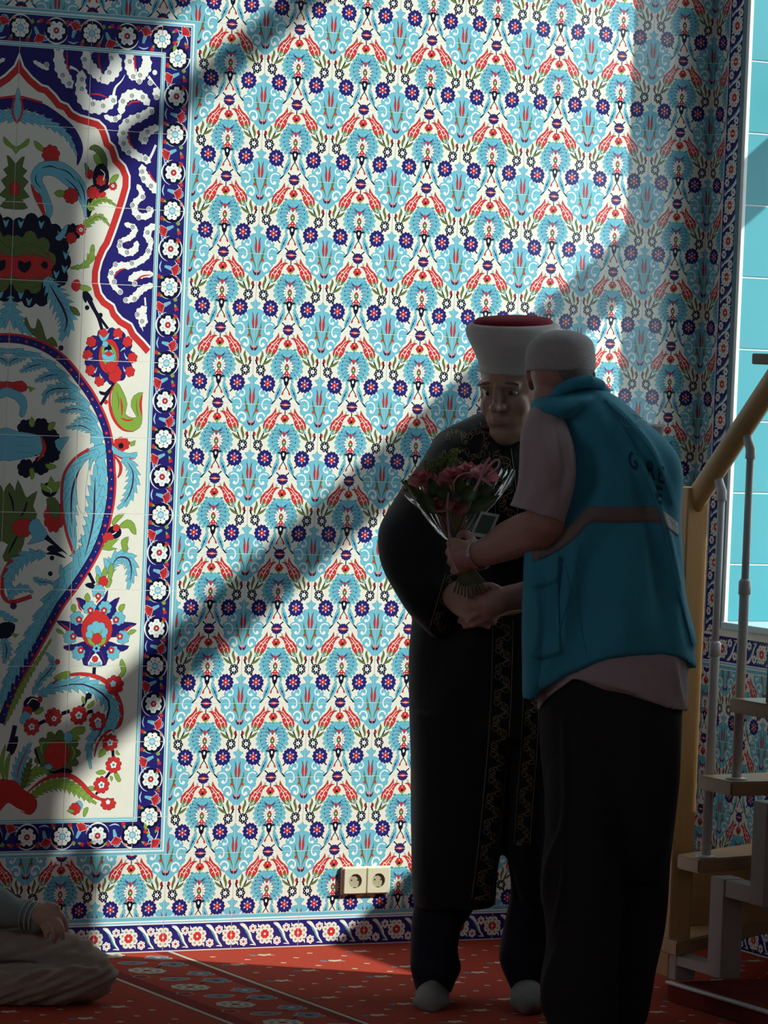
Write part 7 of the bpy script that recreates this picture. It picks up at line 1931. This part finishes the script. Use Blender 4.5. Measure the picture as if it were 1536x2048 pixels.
for px, py, D, r, m in ((846, 962, 9.64, .036, M_PINK), (868, 990, 9.60, .034, M_ROSE), (905, 955, 9.62, .034, M_PINK), (880, 1015, 9.59, .034, M_ROSE), (937, 945, 9.64, .032, M_PINK), (968, 952, 9.60, .036, M_PINK), (890, 975, 9.68, .034, M_ROSE), (940, 985, 9.63, .030, M_ROSE), (915, 1020, 9.62, .026, M_PINK)):
    k, s_ = flower(px, py, D, r, m)
    o = bq.part('bloom', mesh_from('bloom', k.v, k.f, [m], True)); bq.part('bloom_stem', mesh_from('bloom_stem', s_.v, s_.f, [M_STEM], True), o)
def leaf(p0, p1, w, m, bend=0.02):
    p0, p1 = Vector(p0), Vector(p1); d = p1 - p0; s = d.cross(CF).normalized() * w; mid = (p0 + p1) / 2 - CF * bend
    k = MB(); v = [p0, p0.lerp(mid, .6) + s * .8, mid + s, mid.lerp(p1, .6) + s * .6, p1, mid.lerp(p1, .6) - s * .6, mid - s, p0.lerp(mid, .6) - s * .8, mid]
    v += [q + CF * .0012 for q in v]
    f = []
    for o in (0, 9):
        q = [(0, 1, 8), (1, 2, 8), (2, 3, 8), (3, 4, 8), (4, 5, 8), (5, 6, 8), (6, 7, 8), (7, 0, 8)]
        f += [tuple(o + i for i in (t if o == 0 else t[::-1])) for t in q]
    for i in range(8): f.append((i, (i + 1) % 8, 9 + (i + 1) % 8, 9 + i))
    return mesh_from('leaf', v, f, [m], True)
for a, b_, D, w, m in (((880, 1010), (858, 955), 9.60, .018, M_LEAF), ((905, 1000), (870, 975), 9.58, .020, M_LEAF), ((930, 1000), (912, 950), 9.60, .016, M_LEAF), ((920, 1010), (955, 965), 9.59, .020, M_LEAF), ((940, 1000), (990, 968), 9.61, .018, M_LEAF), ((900, 1040), (815, 968), 9.62, .016, M_SPRIG), ((930, 1030), (1000, 990), 9.60, .016, M_LEAF), ((900, 970), (945, 930), 9.66, .014, M_SPRIG), ((870, 1030), (840, 985), 9.58, .018, M_LEAF)):
    bq.part('leaf', leaf(at(a[0], a[1], D), at(b_[0], b_[1], D - .01), w, m))
rnd = random.Random(11)
for bx, by, n, h in ((888, 925, 16, 34), (862, 938, 10, 26), (900, 915, 12, 24), (820, 965, 8, 18)):
    k = MB(); root = at(bx + 4, by + h, 9.66)
    for i in range(n):
        p = at(bx + rnd.uniform(-16, 16), by + rnd.uniform(-14, 12), 9.66 + rnd.uniform(-.02, .02))
        k.add(tube_data([root, (root + p) / 2 + CRH * rnd.uniform(-.006, .006), p], .0012, 5))
        for j in range(4):
            c = p + Vector((rnd.uniform(-.006, .006), rnd.uniform(-.006, .006), rnd.uniform(-.006, .006))); k.add(ell(c, .0034, .0022, .0042, seg=6))
    bq.part('sprig', mesh_from('sprig', k.v, k.f, [M_SPRIG], True))
for i in range(11):
    x1 = 908 + i * 7.4; x0 = 922 + i * 2.6
    k = MB(); k.add(tube_data([at(908 + i * .8, 1080, BD), at(x0, 1140, 9.665), at(x1, 1196 - abs(i - 4) * 3.0, 9.615)], .0026, 8)); bq.part('stem', mesh_from('stem', k.v, k.f, [M_STEM], True))
def ribbon(pts, w):
    q = [Vector(p) for p in catmull([tuple(at(*p)) for p in pts], 6)]; v, f = [], []
    for i, p in enumerate(q):
        d = (q[min(i + 1, len(q) - 1)] - q[max(i - 1, 0)]).normalized(); s = d.cross(CF).normalized() * w
        v += [p + s, p - s, p - s + CF * .0008, p + s + CF * .0008]
    for i in range(len(q) - 1):
        for a, b_ in ((0, 1), (1, 2), (2, 3), (3, 0)): f.append((i * 4 + a, i * 4 + b_, (i + 1) * 4 + b_, (i + 1) * 4 + a))
    f.append((0, 1, 2, 3)); e = (len(q) - 1) * 4; f.append((e + 3, e + 2, e + 1, e))
    return mesh_from('ribbon', v, f, [M_RIBBON], True)
bq.part('ribbon', ribbon([(897, 985, 9.56), (894, 1020, 9.57), (897, 1060, 9.585), (900, 1100, 9.60), (908, 1130, 9.60), (916, 1144, 9.60)], .0024))
bq.part('ribbon', ribbon([(905, 968, 9.58), (920, 950, 9.57), (950, 944, 9.57), (962, 952, 9.57)], .0022))
for pts in ([(962, 955, 9.565), (985, 925, 9.56), (998, 920, 9.56), (996, 935, 9.56), (975, 952, 9.565)], [(962, 955, 9.565), (970, 930, 9.56), (980, 915, 9.565)], [(962, 955, 9.565), (955, 970, 9.56), (948, 982, 9.56)], [(962, 955, 9.565), (975, 965, 9.56), (985, 972, 9.56)]):
    bq.part('ribbon', ribbon(pts, .0034))
def slab(cx, cy, D, w, h, rot_, m, t=.0012):
    c = at(cx, cy, D); x = (CRH * math.cos(rot_) + UP * math.sin(rot_)); y = (UP * math.cos(rot_) - CRH * math.sin(rot_)); v = []
    y = (y + x * 0.25)
    for dz in (0, t):
        for a, b_ in ((-1, -1), (1, -1), (1, 1), (-1, 1)): v.append(c + x * (a * w / 2) + y * (b_ * h / 2) + CFH * dz)
    return mesh_from('card', v, [(0, 1, 2, 3), (7, 6, 5, 4), (0, 4, 5, 1), (1, 5, 6, 2), (2, 6, 7, 3), (3, 7, 4, 0)], [m])
cd = bq.part('flower_food_packet', slab(970, 1050, 9.555, .046, .062, math.radians(-8), M_CARD)); bq.part('packet_print', slab(970, 1049, 9.5535, .034, .046, math.radians(-8), M_CARDG), cd)
